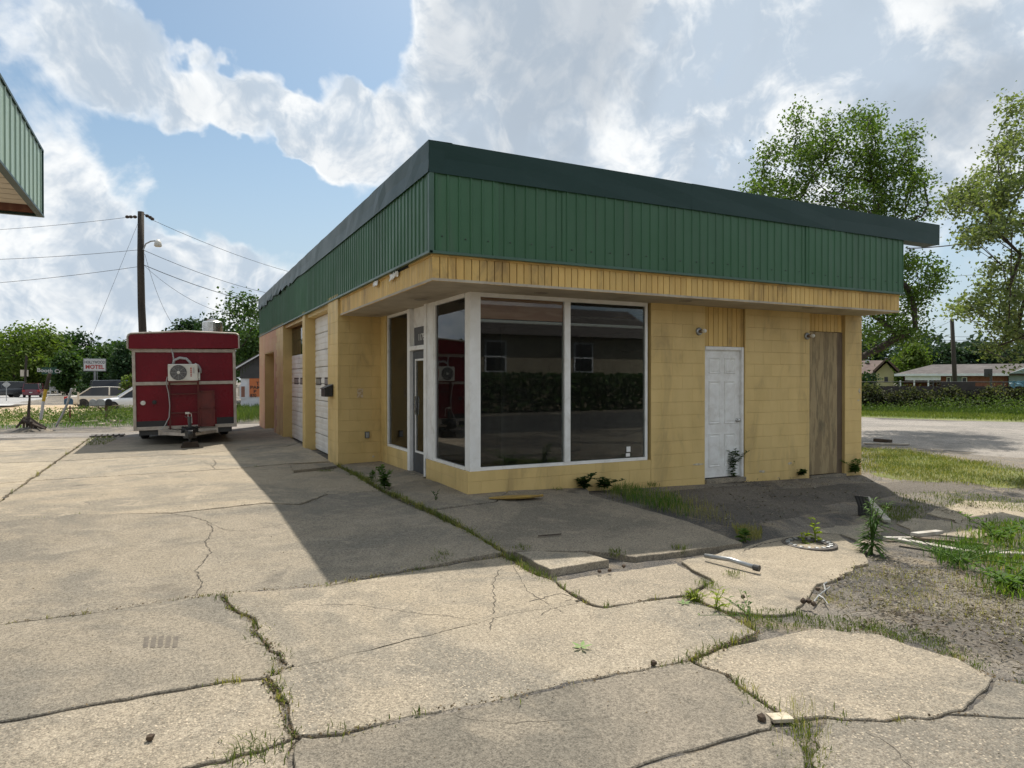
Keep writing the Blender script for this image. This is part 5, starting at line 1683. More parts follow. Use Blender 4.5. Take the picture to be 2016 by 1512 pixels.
car('parked_sedan', carpos(220, 803), R(2), 'cream older sedan parked behind the mailbox stand', 'car_cream', 5.2, 1.9, 1.42)
car('parked_sedan', carpos(280, 811), R(187), 'bright white newer sedan half hidden by the red trailer', 'car_white', 4.9, 1.85, 1.45)
car('parked_suv', carpos(240, 789), R(10), 'black sport utility vehicle parked behind the cream sedan', 'car_black', 5.0, 1.95, 1.85, 'suv')
car('driving_suv', carpos(69, 782.5), R(88), 'maroon sport utility vehicle driving away on the highway', 'car_maroon', 4.7, 1.9, 1.8, 'suv').scale = (.84,) * 3
car('driving_suv', carpos(-4, 783), R(205), 'dark sport utility vehicle cut by the left picture edge', 'car_slate', 4.7, 1.9, 1.7, 'suv')
car('parked_sedan', carpos(30, 775), R(185), 'dark grey car parked across the highway under the trees', 'car_slate', 4.9, 1.85, 1.5)
# ------------------------------------------------------------------ houses
surf('roof_shingle', (0.062, 0.052, 0.048), (0.088, 0.076, 0.07), 1.2, 0.9, 0.3, 14, dirt=(0.14, 0.125, 0.115), dirt_amt=0.5, dirt_scale=.5)
surf('roof_brown', (0.085, 0.055, 0.045), (0.115, 0.078, 0.064), 1.0, 0.9, 0.3, 14)
surf('siding_dark', (0.05, 0.052, 0.056), (0.065, 0.067, 0.07), 2, 0.7)
surf('siding_white', (0.66, 0.68, 0.72), (0.58, 0.6, 0.63), 2, 0.6)
surf('siding_yellow', (0.40, 0.36, 0.20), (0.34, 0.31, 0.17), 1, 0.7)
surf('siding_teal', (0.20, 0.25, 0.25), (0.17, 0.22, 0.22), 1, 0.7)
surf('brick_red', (0.20, 0.075, 0.05), (0.28, 0.12, 0.085), 6, 0.85, 0.3, 25)
surf('brick_tan', (0.36, 0.31, 0.23), (0.28, 0.24, 0.17), 6, 0.85, 0.3, 25)
surf('sign_orange', (0.55, 0.17, 0.055), (0.50, 0.15, 0.05), 2, 0.6)
surf('fence_board', (0.045, 0.038, 0.036), (0.06, 0.05, 0.047), 3, 0.9)
surf('tarp_teal', (0.06, 0.16, 0.20), (0.12, 0.24, 0.29), 3, 0.45)

# pet salon left of the garage
m, lc = post_at(500, 38, 'grooming_shop', 'small white house with dark gable and an orange painted shop sign', 'building')
e0, ap, wl = lc(463, 727), lc(510, 700), lc(465, 745)
W_ = 2 * (ap.x - e0.x)
ez = e0.z
mb = MB(); mb.box(wl.x + .25, e0.x + W_ - .3, 0, 7, -.1, wl.z + .02); wal = mb.build('wall', 'siding_white', m)
nb = 14
for i in range(nb):
    xa = e0.x + .25 + (W_ - .5) * i / nb; xb = e0.x + .25 + (W_ - .5) * (i + 1) / nb
    def zr(x): return ez + (ap.z - ez) * (1 - abs(x - ap.x) / (W_ / 2)) - .05
    mb = MB(); mb.prism([(xa + .012, wl.z), (xb - .012, wl.z), (xb - .012, zr(xb)), (xa + .012, zr(xa))], .03, 'y', -.06); mb.build('gable_board', 'siding_dark', wal)
mb = MB(); mb.prism([(e0.x + .2, wl.z), (e0.x + W_ - .2, wl.z), (ap.x, ap.z - .06)], 7.0, 'y', -.03); mb.build('gable', 'siding_dark', m)
for s in (0, 1):
    xa = e0.x if s == 0 else e0.x + W_
    mb = MB(); mb.prism([(xa, ez), (ap.x, ap.z), (ap.x, ap.z + .12), (xa - (.1 if s == 0 else -.1), ez + .08)], 7.6, 'y', -.35); mb.build('roof', 'roof_shingle', m)
mb = MB(); mb.tube([(e0.x - .03, -.37, ez), (ap.x, -.37, ap.z + .03), (e0.x + W_ + .03, -.37, ez)], .05, 4); mb.build('barge_board', 'siding_white', m)
a, b = lc(491, 781), lc(520, 745)
mb = MB(); mb.box(a.x, a.x + 1.75, -.05, .01, a.z, b.z); sg = mb.build('shop_sign', 'sign_orange', m)
for t_, xx, y_ in (('THE', 504, 755), ('PAMPE', 492.3, 763), ('P', 499, 771), ('870', 492.5, 779)):
    q = lc(xx, y_); text_mesh(t_, .24, 'letter_black', 'lettering', sg, (q.x, -.056, q.z), bold=.006, align='LEFT', sx=1.25 if t_ != '870' else .9)
a, b = lc(472, 785), lc(485, 757); mb = MB(); mb.box(a.x, b.x, -.04, .02, a.z, b.z); wn = mb.build('window', 'siding_white', m)
mb = MB(); mb.box(a.x + .08, b.x - .08, -.05, -.03, a.z + .1, b.z - .1); mb.build('pane', 'rust_and_reflection', wn)  # orange reflection in the window is painted as the pane's own colour
mb = MB(); mb.box(wl.x + .26, a.x - .1, -.03, .03, wl.z - 1.0, wl.z - .5); mb.build('porch_panel', 'canopy_soffit', m)

# yellow gabled house and long brick ranch behind the fence
m, lc = post_at(1735, 62, 'yellow_house', 'olive yellow gabled house with brown roof beside the fascia end', 'house')
ap, el, er = lc(1745, 709), lc(1715, 731), lc(1768, 731)
hl_ = er.x - ap.x
mb = MB(); mb.prism([(ap.x - hl_ * .88, -.3), (er.x - .35, -.3), (er.x - .35, er.z - .1), (ap.x, ap.z - .25), (ap.x - hl_ * .88, er.z - .1)], 9, 'y', 0); mb.build('wall', 'siding_yellow', m)
for s in (-1, 1):
    mb = MB(); mb.prism([(ap.x + s * hl_, er.z - .05), (ap.x, ap.z), (ap.x, ap.z + .2), (ap.x + s * (hl_ + .15), er.z + .06)], 10, 'y', -.6); mb.build('roof', 'roof_brown', m)
mb = MB(); mb.box(ap.x - 14, ap.x - hl_ * .5, 1.5, 9, -.3, er.z - .2); mb.build('wing_wall', 'siding_yellow', m)
mb = MB(); mb.add([(ap.x - 15, .6, er.z - .2), (ap.x, .6, er.z - .2), (ap.x, 5, ap.z + .1), (ap.x - 15, 5, ap.z + .1), (ap.x - 15, 9.6, er.z - .2), (ap.x, 9.6, er.z - .2)], [(0, 1, 2, 3), (3, 2, 5, 4)]); mb.build('wing_roof', 'roof_brown', m)
a, b = lc(1741, 752), lc(1748, 742); mb = MB(); mb.box(a.x, b.x, -.03, .02, a.z, b.z); mb.build('window', 'car_glass', m)
mb = MB(); mb.cyl((lc(1706, 710).x, 4, lc(1706, 712).z), (lc(1706, 710).x, 4, lc(1706, 706).z), .2, 10); mb.build('roof_vent', 'sign_white', m)

m, lc = post_at(1880, 58, 'brick_ranch_house', 'long low brick house with grey shingle roof and a front porch', 'house')
e1, e2, r1, r2 = lc(1757, 736), lc(1990, 734), lc(1832, 715), lc(2030, 710)
x2 = lc(2120, 730).x
mb = MB(); mb.add([(e1.x, -.6, e1.z), (x2, -.6, e1.z), (x2 - 3, 5, r1.z), (r1.x, 5, r1.z), (e1.x, 10.6, e1.z), (x2, 10.6, e1.z),
                   (e1.x, -.6, e1.z - .16), (x2, -.6, e1.z - .16), (e1.x, 10.6, e1.z - .16), (x2, 10.6, e1.z - .16)],
                  [(0, 1, 2, 3), (3, 2, 5, 4), (0, 3, 4), (1, 5, 2), (0, 6, 7, 1), (4, 5, 9, 8), (0, 4, 8, 6), (6, 8, 9, 7)])
mb.build('roof', 'roof_shingle', m)
mb = MB(); mb.box(e1.x - .02, lc(1982, 735).x, -.65, -.605, e1.z - .18, e1.z + .02); mb.build('fascia_board', 'siding_white', m)
bx0 = lc(1852, 740).x
mb = MB(); mb.box(bx0, lc(1981, 740).x, .3, 10, -.5, e1.z - .16); mb.box(e1.x + .5, bx0, 3.2, 10, -.5, e1.z - .16); wl_ = mb.build('wall', 'brick_red', m)
mb = MB(); mb.box(lc(1982, 740).x, x2 - .5, -.3, 10, -.5, e1.z - .16); mb.build('wing_wall', 'siding_teal', m)
mb = MB(); gx = lc(1982, 735).x; mb.add([(gx, -.9, e1.z), (gx + 7, -.9, e1.z), (gx + 3.5, -.9, e1.z + 1.5), (gx, 4, e1.z), (gx + 7, 4, e1.z), (gx + 3.5, 5, e1.z + 1.5)], [(0, 1, 2), (0, 2, 5, 3), (1, 4, 5, 2)]); mb.build('wing_gable', 'siding_teal', m)
mb = MB(); mb.box(e1.x + .8, bx0, -.4, -.2, e1.z - .55, e1.z - .16); mb.build('porch_beam', 'siding_white', m)
for px in (1769, 1798, 1827):
    mb = MB(); q = lc(px, 740); mb.box(q.x - .06, q.x + .06, -.36, -.24, -.3, e1.z - .55); mb.build('porch_post', 'siding_white', m)
for (pa, pb) in ((1824, 1836), (1842, 1850), (1863, 1872), (1893, 1904)):
    a, b = lc(pa, 752), lc(pb, 742)
    yb = .25 if pa > 1852 else 3.15
    mb = MB(); mb.box(a.x, b.x, yb - .05, yb + .02, a.z - .3, b.z); w_ = mb.build('window', 'siding_white', m)
    mb = MB(); mb.box(a.x + .07, b.x - .07, yb - .06, yb - .04, a.z - .2, b.z - .08); mb.build('pane', 'car_glass', w_)
mb = MB(); mb.box(lc(1873, 740).x, lc(1892, 740).x, .18, .3, -.3, lc(1880, 741).z); mb.build('panel', 'siding_teal', m)

# basketball hoop seen from behind
m, lc = post_at(1950, 44, 'basketball_hoop', 'basketball backboard on a pole behind the fence', 'basketball hoop')
a, b = lc(1937, 742), lc(1954, 726); mb = MB(); mb.box(a.x, b.x, -.03, .03, a.z, b.z); mb.build('backboard', 'dark_metal', m, bevel=.02)
mb = MB(); mb.tube([lc(1951, 800), lc(1951, 742), lc(1947, 735)], .07, 8); mb.build('post', 'dark_metal', m)

# ------------------------------------------------------------------ foliage
leafmat('leaf_gum', (0.055, 0.105, 0.026), (0.145, 0.200, 0.055), 0.42)
leafmat('leaf_bright', (0.070, 0.125, 0.026), (0.165, 0.210, 0.055), 0.36)
leafmat('leaf_mid', (0.036, 0.080, 0.025), (0.085, 0.135, 0.042), 0.28)
leafmat('leaf_dark', (0.022, 0.052, 0.022), (0.045, 0.085, 0.034), 0.2)
leafmat('leaf_far', (0.035, 0.068, 0.035), (0.055, 0.095, 0.05), 0.15)
leafmat('leaf_pale', (0.09, 0.13, 0.055), (0.30, 0.335, 0.18), 0.36)
leafmat('leaf_vine', (0.055, 0.075, 0.04), (0.15, 0.14, 0.085), 0.35)
leafmat('leaf_weed', (0.05, 0.092, 0.025), (0.14, 0.19, 0.055), 0.28)
surf('bark', (0.075, 0.058, 0.045), (0.04, 0.032, 0.026), 6, 0.95, 0.5, 20)


def skeleton(trunk, tips, rg, grow=0.7):
    """joins every tip to the nearest node already in the tree; returns node positions and parents"""
    nodes = [np.array(p, float) for p in trunk]
    par = [i - 1 for i in range(len(trunk))]
    top = nodes[-1]
    order = np.argsort([np.linalg.norm(t - nodes[len(trunk) // 2]) for t in tips])
    for k in order:
        t = np.array(tips[k], float)
        N = np.array(nodes)
        d = np.linalg.norm(N - t, axis=1) + np.maximum(0, N[:, 2] - t[2] + 0.3) * 1.6
        d[0] += 50
        i = int(np.argmin(d)); a = nodes[i]
        L = np.linalg.norm(t - a); n = max(1, int(L / grow))
        last = i
        for j in range(1, n + 1):
            f = j / n
            p = a + (t - a) * f + rg.normal(size=3) * 0.05 * L * (1 if j < n else 0)
            p[2] -= 0.10 * L * math.sin(math.pi * f)
            nodes.append(p); par.append(last); last = len(nodes) - 1
    return nodes, par


def limbs(nodes, par, r_tip, r_max, n=6):
    cnt = [1] * len(nodes)
    for i in range(len(nodes) - 1, 0, -1):
        if par[i] >= 0: cnt[par[i]] += cnt[i]
    rad = [min(r_max, r_tip * (c ** 0.48)) for c in cnt]
    mb = MB()
    kids = {}
    for i, p in enumerate(par):
        if p >= 0: kids.setdefault(p, []).append(i)
    start = [0]
    seen = set()
    while start:
        s = start.pop()
        chain = [s] if par[s] < 0 else [par[s], s]
        cur = s
        while cur in kids:
            ks = sorted(kids[cur], key=lambda q: -cnt[q])
            start += ks[1:]
            cur = ks[0]; chain.append(cur)
        rr = [rad[c] for c in chain]
        if par[s] >= 0: rr[0] = min(rad[par[s]] * .75, rr[1] * 1.15)
        if len(chain) > 1:
            mb.tube([tuple(nodes[c]) for c in chain], rr, n, True)
    return mb


def big_tree(name, label, base, trunk_top, ells, depth, dspread, leaf, size, mat, group, per=26, sig=0.30, rtip=0.012, rmax=0.3, seed=0, dense=1.0):
    """crown given by elliptical clumps measured in the photograph, filled in depth as well"""
    rg = rng(name + str(seed))
    tips = []
    for (cx, cy, rx, ry, n) in ells:
        for _ in range(int(n * dense)):
            a, r = rg.uniform(0, 2 * math.pi), math.sqrt(rg.uniform(0, 1))
            f = math.sqrt(max(0.05, 1 - r * r))
            tips.append(atd(cx + rx * r * math.cos(a), cy + ry * r * math.sin(a), depth + rg.uniform(-1, 1) * dspread * f))
    base = np.array(base); tt = np.array(trunk_top)
    trunk = [base + (tt - base) * f + np.r_[rg.normal(size=2) * .05, 0] for f in np.linspace(0, 1, 7)]
    t = empty(name, base, label=label, cat='tree', group=group)
    nodes, par = skeleton([p - base for p in trunk], [p - base for p in tips], rg, 0.55)
    limbs(nodes, par, rtip, rmax).build('trunk', 'bark', t, smooth=True)
    N = np.array(nodes[7:])
    ends = np.array([p - base for p in tips])
    C = np.concatenate([ends, ends, N[rg.integers(0, len(N), len(N) // 3)]])
    Pn = np.repeat(C, per, 0) + rg.normal(size=(len(C) * per, 3)) * sig * np.array([1, 1, .8])
    quads_mesh('crown', leaves(Pn, size, rg, 0.3), mat, t)
    return t


gA = atd(1645, 760, 25)
big_tree('sweetgum_tree', 'tall airy green tree rising behind the right end of the green roof', (gA[0], gA[1], -0.4), atd(1672, 560, 25),
         [(1600, 265, 48, 60, 16), (1560, 330, 60, 55, 14), (1530, 385, 55, 38, 14), (1500, 360, 26, 18, 4), (1620, 350, 50, 55, 14), (1690, 270, 50, 50, 14), (1712, 240, 26, 26, 6), (1740, 330, 55, 55, 16), (1690, 380, 60, 45, 16), (1790, 290, 24, 50, 8), (1800, 360, 34, 34, 9),
          (1780, 400, 48, 25, 8), (1620, 410, 80, 30, 14), (1730, 430, 60, 30, 10), (1800, 545, 52, 38, 13), (1840, 560, 24, 30, 5), (1760, 600, 60, 42, 14), (1730, 650, 55, 40, 14), (1790, 640, 28, 40, 7), (1690, 520, 60, 60, 14), (1640, 480, 80, 50, 14), (1810, 420, 22, 12, 2)],
         25, 2.3, 0, 0.118, 'leaf_gum', 'large trees near the shop', per=44, sig=0.26, rtip=0.009, seed=3, dense=1.2)
gB = atd(2230, 800, 14.5)
big_tree('oak_tree', 'leafy tree reaching in from the right picture edge with pale sunlit leaves', (gB[0], gB[1], -0.4), atd(2215, 470, 14.5),
         [(2005, 215, 18, 22, 4), (1995, 260, 22, 26, 5), (1985, 300, 40, 22, 6), (1960, 350, 40, 24, 7), (1900, 385, 38, 22, 8), (1870, 410, 20, 14, 3), (1930, 400, 50, 28, 10), (1985, 390, 45, 45, 12), (1990, 440, 45, 28, 9), (1930, 455, 40, 18, 7), (1905, 475, 20, 14, 3), (1990, 510, 36, 22, 6), (1960, 555, 60, 28, 9),
          (1930, 590, 45, 22, 7), (1990, 600, 40, 34, 9), (1900, 610, 26, 16, 4), (1950, 640, 50, 26, 9), (2000, 665, 26, 26, 5), (1965, 690, 30, 14, 4), (1995, 710, 14, 8, 1), (1950, 420, 20, 10, 3), (2005, 560, 20, 30, 4),
          (2080, 300, 60, 110, 22), (2100, 470, 70, 110, 24), (2090, 620, 70, 70, 14), (2230, 380, 90, 170, 34), (2230, 600, 110, 70, 16), (2370, 450, 70, 150, 18)],
         14.5, 1.9, 0, 0.082, 'leaf_pale', 'large trees near the shop', per=38, sig=0.14, rtip=0.005, rmax=0.2, seed=5)


def bush_tree(name, label, px, top, depth, wpx, mat, cat='tree', group='background trees', n=60, per=26, size=None, seed=0, skirt=0.25, cz=None):
    """background tree: a crown of leaf clumps on a trunk, its outline from the measured size"""
    rg = rng(name + str(px) + str(seed))
    p = atd(px, 790, depth)
    z0 = float(G(p[0], p[1])) + GD
    H = atd(px, top - 10, depth)[2] - z0
    rw = wpx / 2 / F_PX * depth
    t = empty(name, (p[0], p[1], z0), label=label, cat=cat, group=group)
    c = []
    while len(c) < n:
        v = rg.normal(size=3); v /= np.linalg.norm(v)
        r = rg.uniform(0.35, 1) ** 0.5
        z = v[2] * r
        f = 1.0 if z < .2 else 1.0
        c.append([v[0] * r * rw * .92 * f, v[1] * r * rw * .92, H * (skirt + (1 - skirt) / 2) + z * H * (1 - skirt) / 2 * .93])
    c = np.array(c)
    nodes, par = skeleton([np.array([0, 0, H * .75 * f]) for f in np.linspace(0, 1, 5)], list(c[rg.permutation(n)[:18]]), rg, 2.0)
    limbs(nodes, par, 0.03, 0.25, 5).build('trunk', 'bark', t)
    sg = 0.13 * (rw + H * .3)
    Pn = np.repeat(c, per, 0) + rg.normal(size=(n * per, 3)) * sg * np.array([1, 1, .7])
    Pn[:, 2] = np.maximum(Pn[:, 2], .1)
    quads_mesh('crown', leaves(Pn, size if size else 0.0048 * depth, rg, .3, .7), mat, t)
    return t


for i, a in enumerate((
        ('broadleaf_tree', 'yellow green broad tree at the far left across the highway', 28, 652, 88, 110, 'leaf_bright'),
        ('broadleaf_tree', 'tallest yellow green tree behind the Booth Cr sign', 78, 646, 92, 90, 'leaf_bright'),
        ('broadleaf_tree', 'darker green tree right of the yellow green ones', 118, 668, 96, 60, 'leaf_mid'),
        ('pine_tree', 'dark rounded pine crown behind the motel sign', 152, 658, 118, 66, 'leaf_dark'),
        ('broadleaf_tree', 'low green tree left of the motel sign post', 132, 700, 84, 50, 'leaf_mid'),
        ('broadleaf_tree', 'mid green tree directly behind the motel sign', 196, 686, 100, 62, 'leaf_mid'),
        ('broadleaf_tree', 'tree with pointed tops between motel sign and trailer', 226, 674, 108, 50, 'leaf_mid'),
        ('broadleaf_tree', 'dark tree touching the left edge of the red trailer', 252, 684, 76, 60, 'leaf_dark'),
        ('pine_tree', 'dark tree tops at the outermost left horizon', -20, 658, 110, 60, 'leaf_dark'),
        ('broadleaf_tree', 'dark understorey tree behind the driving maroon car', 60, 704, 100, 120, 'leaf_dark'),
        ('broadleaf_tree', 'shady tree behind the parked cars left of the trailer', 215, 716, 82, 90, 'leaf_dark'),
        ('pine_tree', 'small dark pine top above the red trailer roof', 366, 629, 80, 46, 'leaf_dark'),
        ('pine_tree', 'dark pine top beside the trailer roof vent', 415, 626, 84, 50, 'leaf_dark'),
        ('broadleaf_tree', 'big rounded green tree between trailer and garage', 482, 588, 62, 104, 'leaf_mid'),
        ('broadleaf_tree', 'lower green tree behind the grooming shop roof', 505, 640, 58, 80, 'leaf_mid'),
        ('broadleaf_tree', 'dark tree behind the yellow house roof', 1712, 672, 90, 70, 'leaf_far'),
        ('broadleaf_tree', 'bright bushy tree above the porch of the brick house', 1795, 682, 72, 62, 'leaf_bright'),
        ('broadleaf_tree', 'far dark tree left of the slim leaning pole', 1800, 676, 125, 70, 'leaf_far'),
        ('broadleaf_tree', 'far dark tree row crown right of the slim leaning pole', 1860, 684, 125, 90, 'leaf_far'),
        ('broadleaf_tree', 'far dark tree behind the basketball hoop', 1925, 682, 125, 70, 'leaf_far'),
        ('broadleaf_tree', 'far dark tree at the right picture edge behind the roof', 1990, 676, 125, 90, 'leaf_far'),
        ('broadleaf_tree', 'far dark tree right of the outer picture edge', 2060, 680, 125, 90, 'leaf_far'))):
    far = a[4] > 70
    bush_tree(*a, n=80, per=46, seed=i, skirt=0.05 if a[3] > 640 else .2)
bush_tree('rounded_shrub', 'dark green and reddish rounded shrub beside the marker post', 165, 768, 46, 34, 'leaf_dark', 'shrub', 'roadside shrubs', n=30, per=30, size=.16, seed=77, skirt=0)
bush_tree('rounded_shrub', 'fresh green shrub against the red trailer side', 254, 742, 44, 24, 'leaf_bright', 'shrub', 'roadside shrubs', n=26, per=26, size=.18, seed=78, skirt=0)
bush_tree('rounded_shrub', 'dark shrub in front of the yellow house', 1708, 735, 44, 46, 'leaf_dark', 'shrub', 'roadside shrubs', n=30, per=26, size=.2, seed=79, skirt=0)

# far tree line closing the horizon
rg = rng('woods')
C = []
for ang in np.arange(-100, 130, 0.9):
    a = R(ang) + rg.normal() * .003
    d = 190 + rg.normal() * 12
    h = 10.0 + rg.normal() * 1.6
    for k in range(7):
        C.append([CAM[0] + d * math.sin(a) + rg.normal() * 2.5, CAM[1] + d * math.cos(a) + rg.normal() * 3, rg.uniform(0, 1) ** .7 * h])
C = np.array(C)
Pn = np.repeat(C, 16, 0) + rg.normal(size=(len(C) * 16, 3)) * np.array([1.6, 1.6, 1.0])
o = quads_mesh('distant_woods', leaves(Pn, 1.5, rg, .3, .8), 'leaf_far', None, kind='stuff'); tag(o, 'distant belt of dark woods along the horizon', 'woods')

leafmat('weed_bright', (0.10, 0.18, 0.03), (0.21, 0.29, 0.06), 0.38)
# ------------------------------------------------------------------ fence with vines
fl, fr_ = atd(1640, 790, 42), atd(2120, 790, 39)
fz = float(G(fl[0], fl[1])) + GD
ftop = atd(1800, 752, 41)[2]
fe = empty('vine_fence', (fl[0], fl[1], fz), math.atan2(fr_[1] - fl[1], fr_[0] - fl[0]), 'low wire fence overgrown with dark vines before the houses', 'fence')
FL = math.hypot(fr_[0] - fl[0], fr_[1] - fl[1]); FH = ftop - fz
mb = MB(); mb.cyl((0, 0, FH), (FL, 0, FH), .03, 6); mb.build('top_rail', 'dark_metal', fe)
for k in range(8):
    mb = MB(); mb.cyl((FL * k / 7, 0, -.2), (FL * k / 7, 0, FH), .04, 6); mb.build('post', 'dark_metal', fe)
mb = MB(); mb.box(FL * .0, FL, -.01, .01, 0.1, FH - .25); mb.build('mesh_screen', 'fence_board', fe)
mb = MB(); mb.box(FL * .46, FL * .60, -.05, -.02, FH - .5, FH - .02); mb.build('board', 'fence_board', fe)
rg = rng('vine')
n = 12000
Pv = np.stack([rg.uniform(0, FL, n), -np.abs(rg.normal(size=n)) * .35, np.zeros(n)], 1)
lump = 0.5 + 0.3 * np.sin(Pv[:, 0] * 1.1) * np.sin(Pv[:, 0] * .37 + 1) + .25 * np.sin(Pv[:, 0] * 2.9 + 2)
Pv[:, 2] = rg.uniform(0, 1, n) ** .8 * FH * (.50 + .42 * lump + .10 * rg.normal(size=n))
quads_mesh('vines', leaves(Pv, .14, rg, .2, .6), 'leaf_vine', fe, kind='stuff')
# crumpled tarp hung over the fence
mb = MB()
nx, nz = 14, 6
tx = FL * .73
vs = []
for i in range(nx):
    for j in range(nz):
        x = tx + 2.0 * i / (nx - 1); z = FH + .05 - .42 * j / (nz - 1) * (0.5 + .5 * math.sin(i * .8 + 1) ** 2)
        vs.append((x, -.12 - .1 * rg.uniform() - .05 * j, z + .04 * rg.normal()))
mb.add(vs, [(i * nz + j, (i + 1) * nz + j, (i + 1) * nz + j + 1, i * nz + j + 1) for i in range(nx - 1) for j in range(nz - 1)])
tp_ = mb.build('tarp', 'tarp_teal', None, loc=fe.location); tp_.rotation_euler = fe.rotation_euler
md = tp_.modifiers.new('t', 'SOLIDIFY'); md.thickness = .01
tag(tp_, 'crumpled teal tarp hanging over the overgrown fence', 'tarp')


def scatter_px(poly, n, rg, h=GD):
    """random ground points inside a pixel polygon, uniform on the ground"""
    W = np.array([at(*p, h)[:2] for p in poly])
    lo, hi = W.min(0), W.max(0)
    out = []
    def inside(q):
        x, y = q[:, 0], q[:, 1]; r = np.zeros(len(q), bool)
        for i in range(len(W)):
            a, b = W[i], W[i - 1]
            c = ((a[1] > y) != (b[1] > y)) & (x < (b[0] - a[0]) * (y - a[1]) / (b[1] - a[1] + 1e-12) + a[0])
            r ^= c
        return r
    got = np.zeros((0, 2))
    while len(got) < n:
        q = rg.uniform(lo, hi, (n * 2, 2)); got = np.concatenate([got, q[inside(q)]])
    q = got[:n]
    return np.c_[q, G(q[:, 0], q[:, 1]) + h]


def clumpy(Pp, rg, k, sg):
    """pull points into clumps so that cover is uneven"""
    c = Pp[rg.integers(0, len(Pp), k)]
    i = rg.integers(0, k, len(Pp))
    q = c[i].copy(); q[:, :2] += rg.normal(size=(len(Pp), 2)) * sg
    q[:, 2] = G(q[:, 0], q[:, 1]) + GD
    m_ = rg.uniform(size=len(Pp)) < .7
    return np.where(m_[:, None], q, Pp)


def grass(name, poly, n, h, w, mat, label, seed=0, clump=None, lean=.45):
    rg = rng(name + str(seed))
    Pp = scatter_px(poly, n, rg)
    if clump: Pp = clumpy(Pp, rg, *clump)
    o = quads_mesh(name, blades(Pp, np.full(len(Pp), h), w, rg, lean), mat, None, kind='stuff')
    return tag(o, label, 'grass')


verge = [(1500, 818), (1690, 821), (1850, 826), (2016, 831), (2200, 840), (2200, 815), (2016, 811), (1690, 806), (1500, 806)]
grass('verge_grass', verge, 26000, .20, .022, 'grass_blade', 'green grass verge between gravel lot and fence', 1)
grass('verge_grass', [(1500, 811), (1690, 813), (1900, 817), (2200, 826), (2200, 816), (2016, 812), (1690, 807), (1500, 807)], 9000, .42, .022, 'leaf_weed', 'taller weeds standing along the foot of the fence', 2, (500, .3))
rg = rng('fw')
Pp = scatter_px([(1500, 811), (1690, 813), (1900, 817), (2200, 826), (2200, 815), (2016, 811), (1690, 806), (1500, 806)], 15000, rg)
Pp = clumpy(Pp, rg, 220, .4); Pp[:, 2] += rg.uniform(.02, 1.0, len(Pp)) * (0.5 + .3 * np.sin(Pp[:, 0] * .9) + .35 * np.sin(Pp[:, 0] * 2.3 + Pp[:, 1]))
o = quads_mesh('fence_weeds', leaves(Pp, .12, rg, .3, .5), 'leaf_weed', None, kind='stuff'); tag(o, 'leafy weeds crowding before the vine fence', 'weeds')
grass('lawn_grass', [(1694, 884), (1780, 886), (1900, 908), (2016, 928), (2200, 960), (2200, 980), (2016, 962), (1900, 955), (1780, 945), (1700, 930)], 14000, .085, .008, 'grass_blade', 'patchy grass between the shop end and the gravel lot', 3, (260, .16), .7)
grass('lawn_grass', [(1694, 884), (1780, 886), (1900, 908), (2016, 928), (2200, 960), (2200, 985), (2016, 968), (1900, 958), (1780, 948), (1700, 934)], 6000, .10, .007, 'grass_dry', 'dry grass stalks among the patchy lawn', 4, (160, .2), .6)
grass('edge_grass', [(1165, 968), (1230, 962), (1330, 985), (1370, 1012), (1350, 1024), (1250, 995)], 1500, .15, .005, 'grass_shade', 'thin tall grass growing beside the raised slab in the shade', 5, (90, .07))
grass('edge_grass', [(1165, 968), (1330, 975), (1400, 1000), (1440, 1040), (1350, 1024), (1250, 995)], 900, .16, .004, 'grass_dry', 'thin dry stalks beside the raised slab in the shade', 16, (70, .09))
grass('edge_grass', [(1440, 1040), (1500, 1045), (1500, 1066), (1460, 1070)], 500, .10, .006, 'grass_dry', 'dry grass tuft at the raised slab corner', 6)
grass('right_weeds', [(1920, 1045), (2016, 1035), (2200, 1060), (2200, 1200), (2016, 1195), (1940, 1165), (1945, 1130), (1910, 1085)], 3800, .15, .010, 'weed_bright', 'bright green weed patch at the right picture edge', 7, (80, .11), .6)
grass('right_weeds', [(1900, 1050), (2016, 1035), (2200, 1060), (2200, 1200), (2016, 1195), (1900, 1165)], 1300, .12, .007, 'grass_dry', 'dry stalks mixed into the weed patch at the right edge', 17, (60, .12), .6)
grass('right_weeds', [(1830, 1080), (1900, 1070), (1960, 1110), (1900, 1130), (1850, 1120)], 900, .14, .009, 'weed_leaf', 'feathery weeds beside the fallen white boards', 8, (40, .07))
grass('litter_grass', [(1590, 1190), (1700, 1120), (1900, 1130), (2016, 1200), (2016, 1280), (1850, 1220), (1650, 1200)], 1600, .06, .005, 'grass_dry', 'dry grass stubble on the dirt patch', 9, (120, .08), .8)
grass('litter_grass', [(1730, 1000), (1810, 1000), (1820, 1022), (1740, 1030)], 900, .08, .006, 'grass_blade', 'low grass behind the tall weed stalk', 10, (40, .06))
grass('litter_grass', [(1500, 1200), (1620, 1215), (1760, 1232), (1860, 1262), (1960, 1318), (1930, 1322), (1800, 1268), (1700, 1246), (1600, 1234), (1500, 1250)], 1500, .045, .006, 'grass_blade', 'low green grass along the curved slab edge', 11, (70, .045), .9)
grass('right_weeds', [(1760, 975), (1880, 968), (2016, 985), (2100, 1000), (2016, 1012), (1900, 1000), (1800, 1002)], 1800, .07, .007, 'grass_blade', 'thin patchy grass behind the sandy concrete at the right', 18, (90, .08), .8)
road_weeds = [(-60, 842), (60, 832), (130, 838), (262, 835), (300, 828), (300, 806), (262, 806), (180, 812), (130, 822), (60, 818), (-60, 828)]
rg = rng('rw')
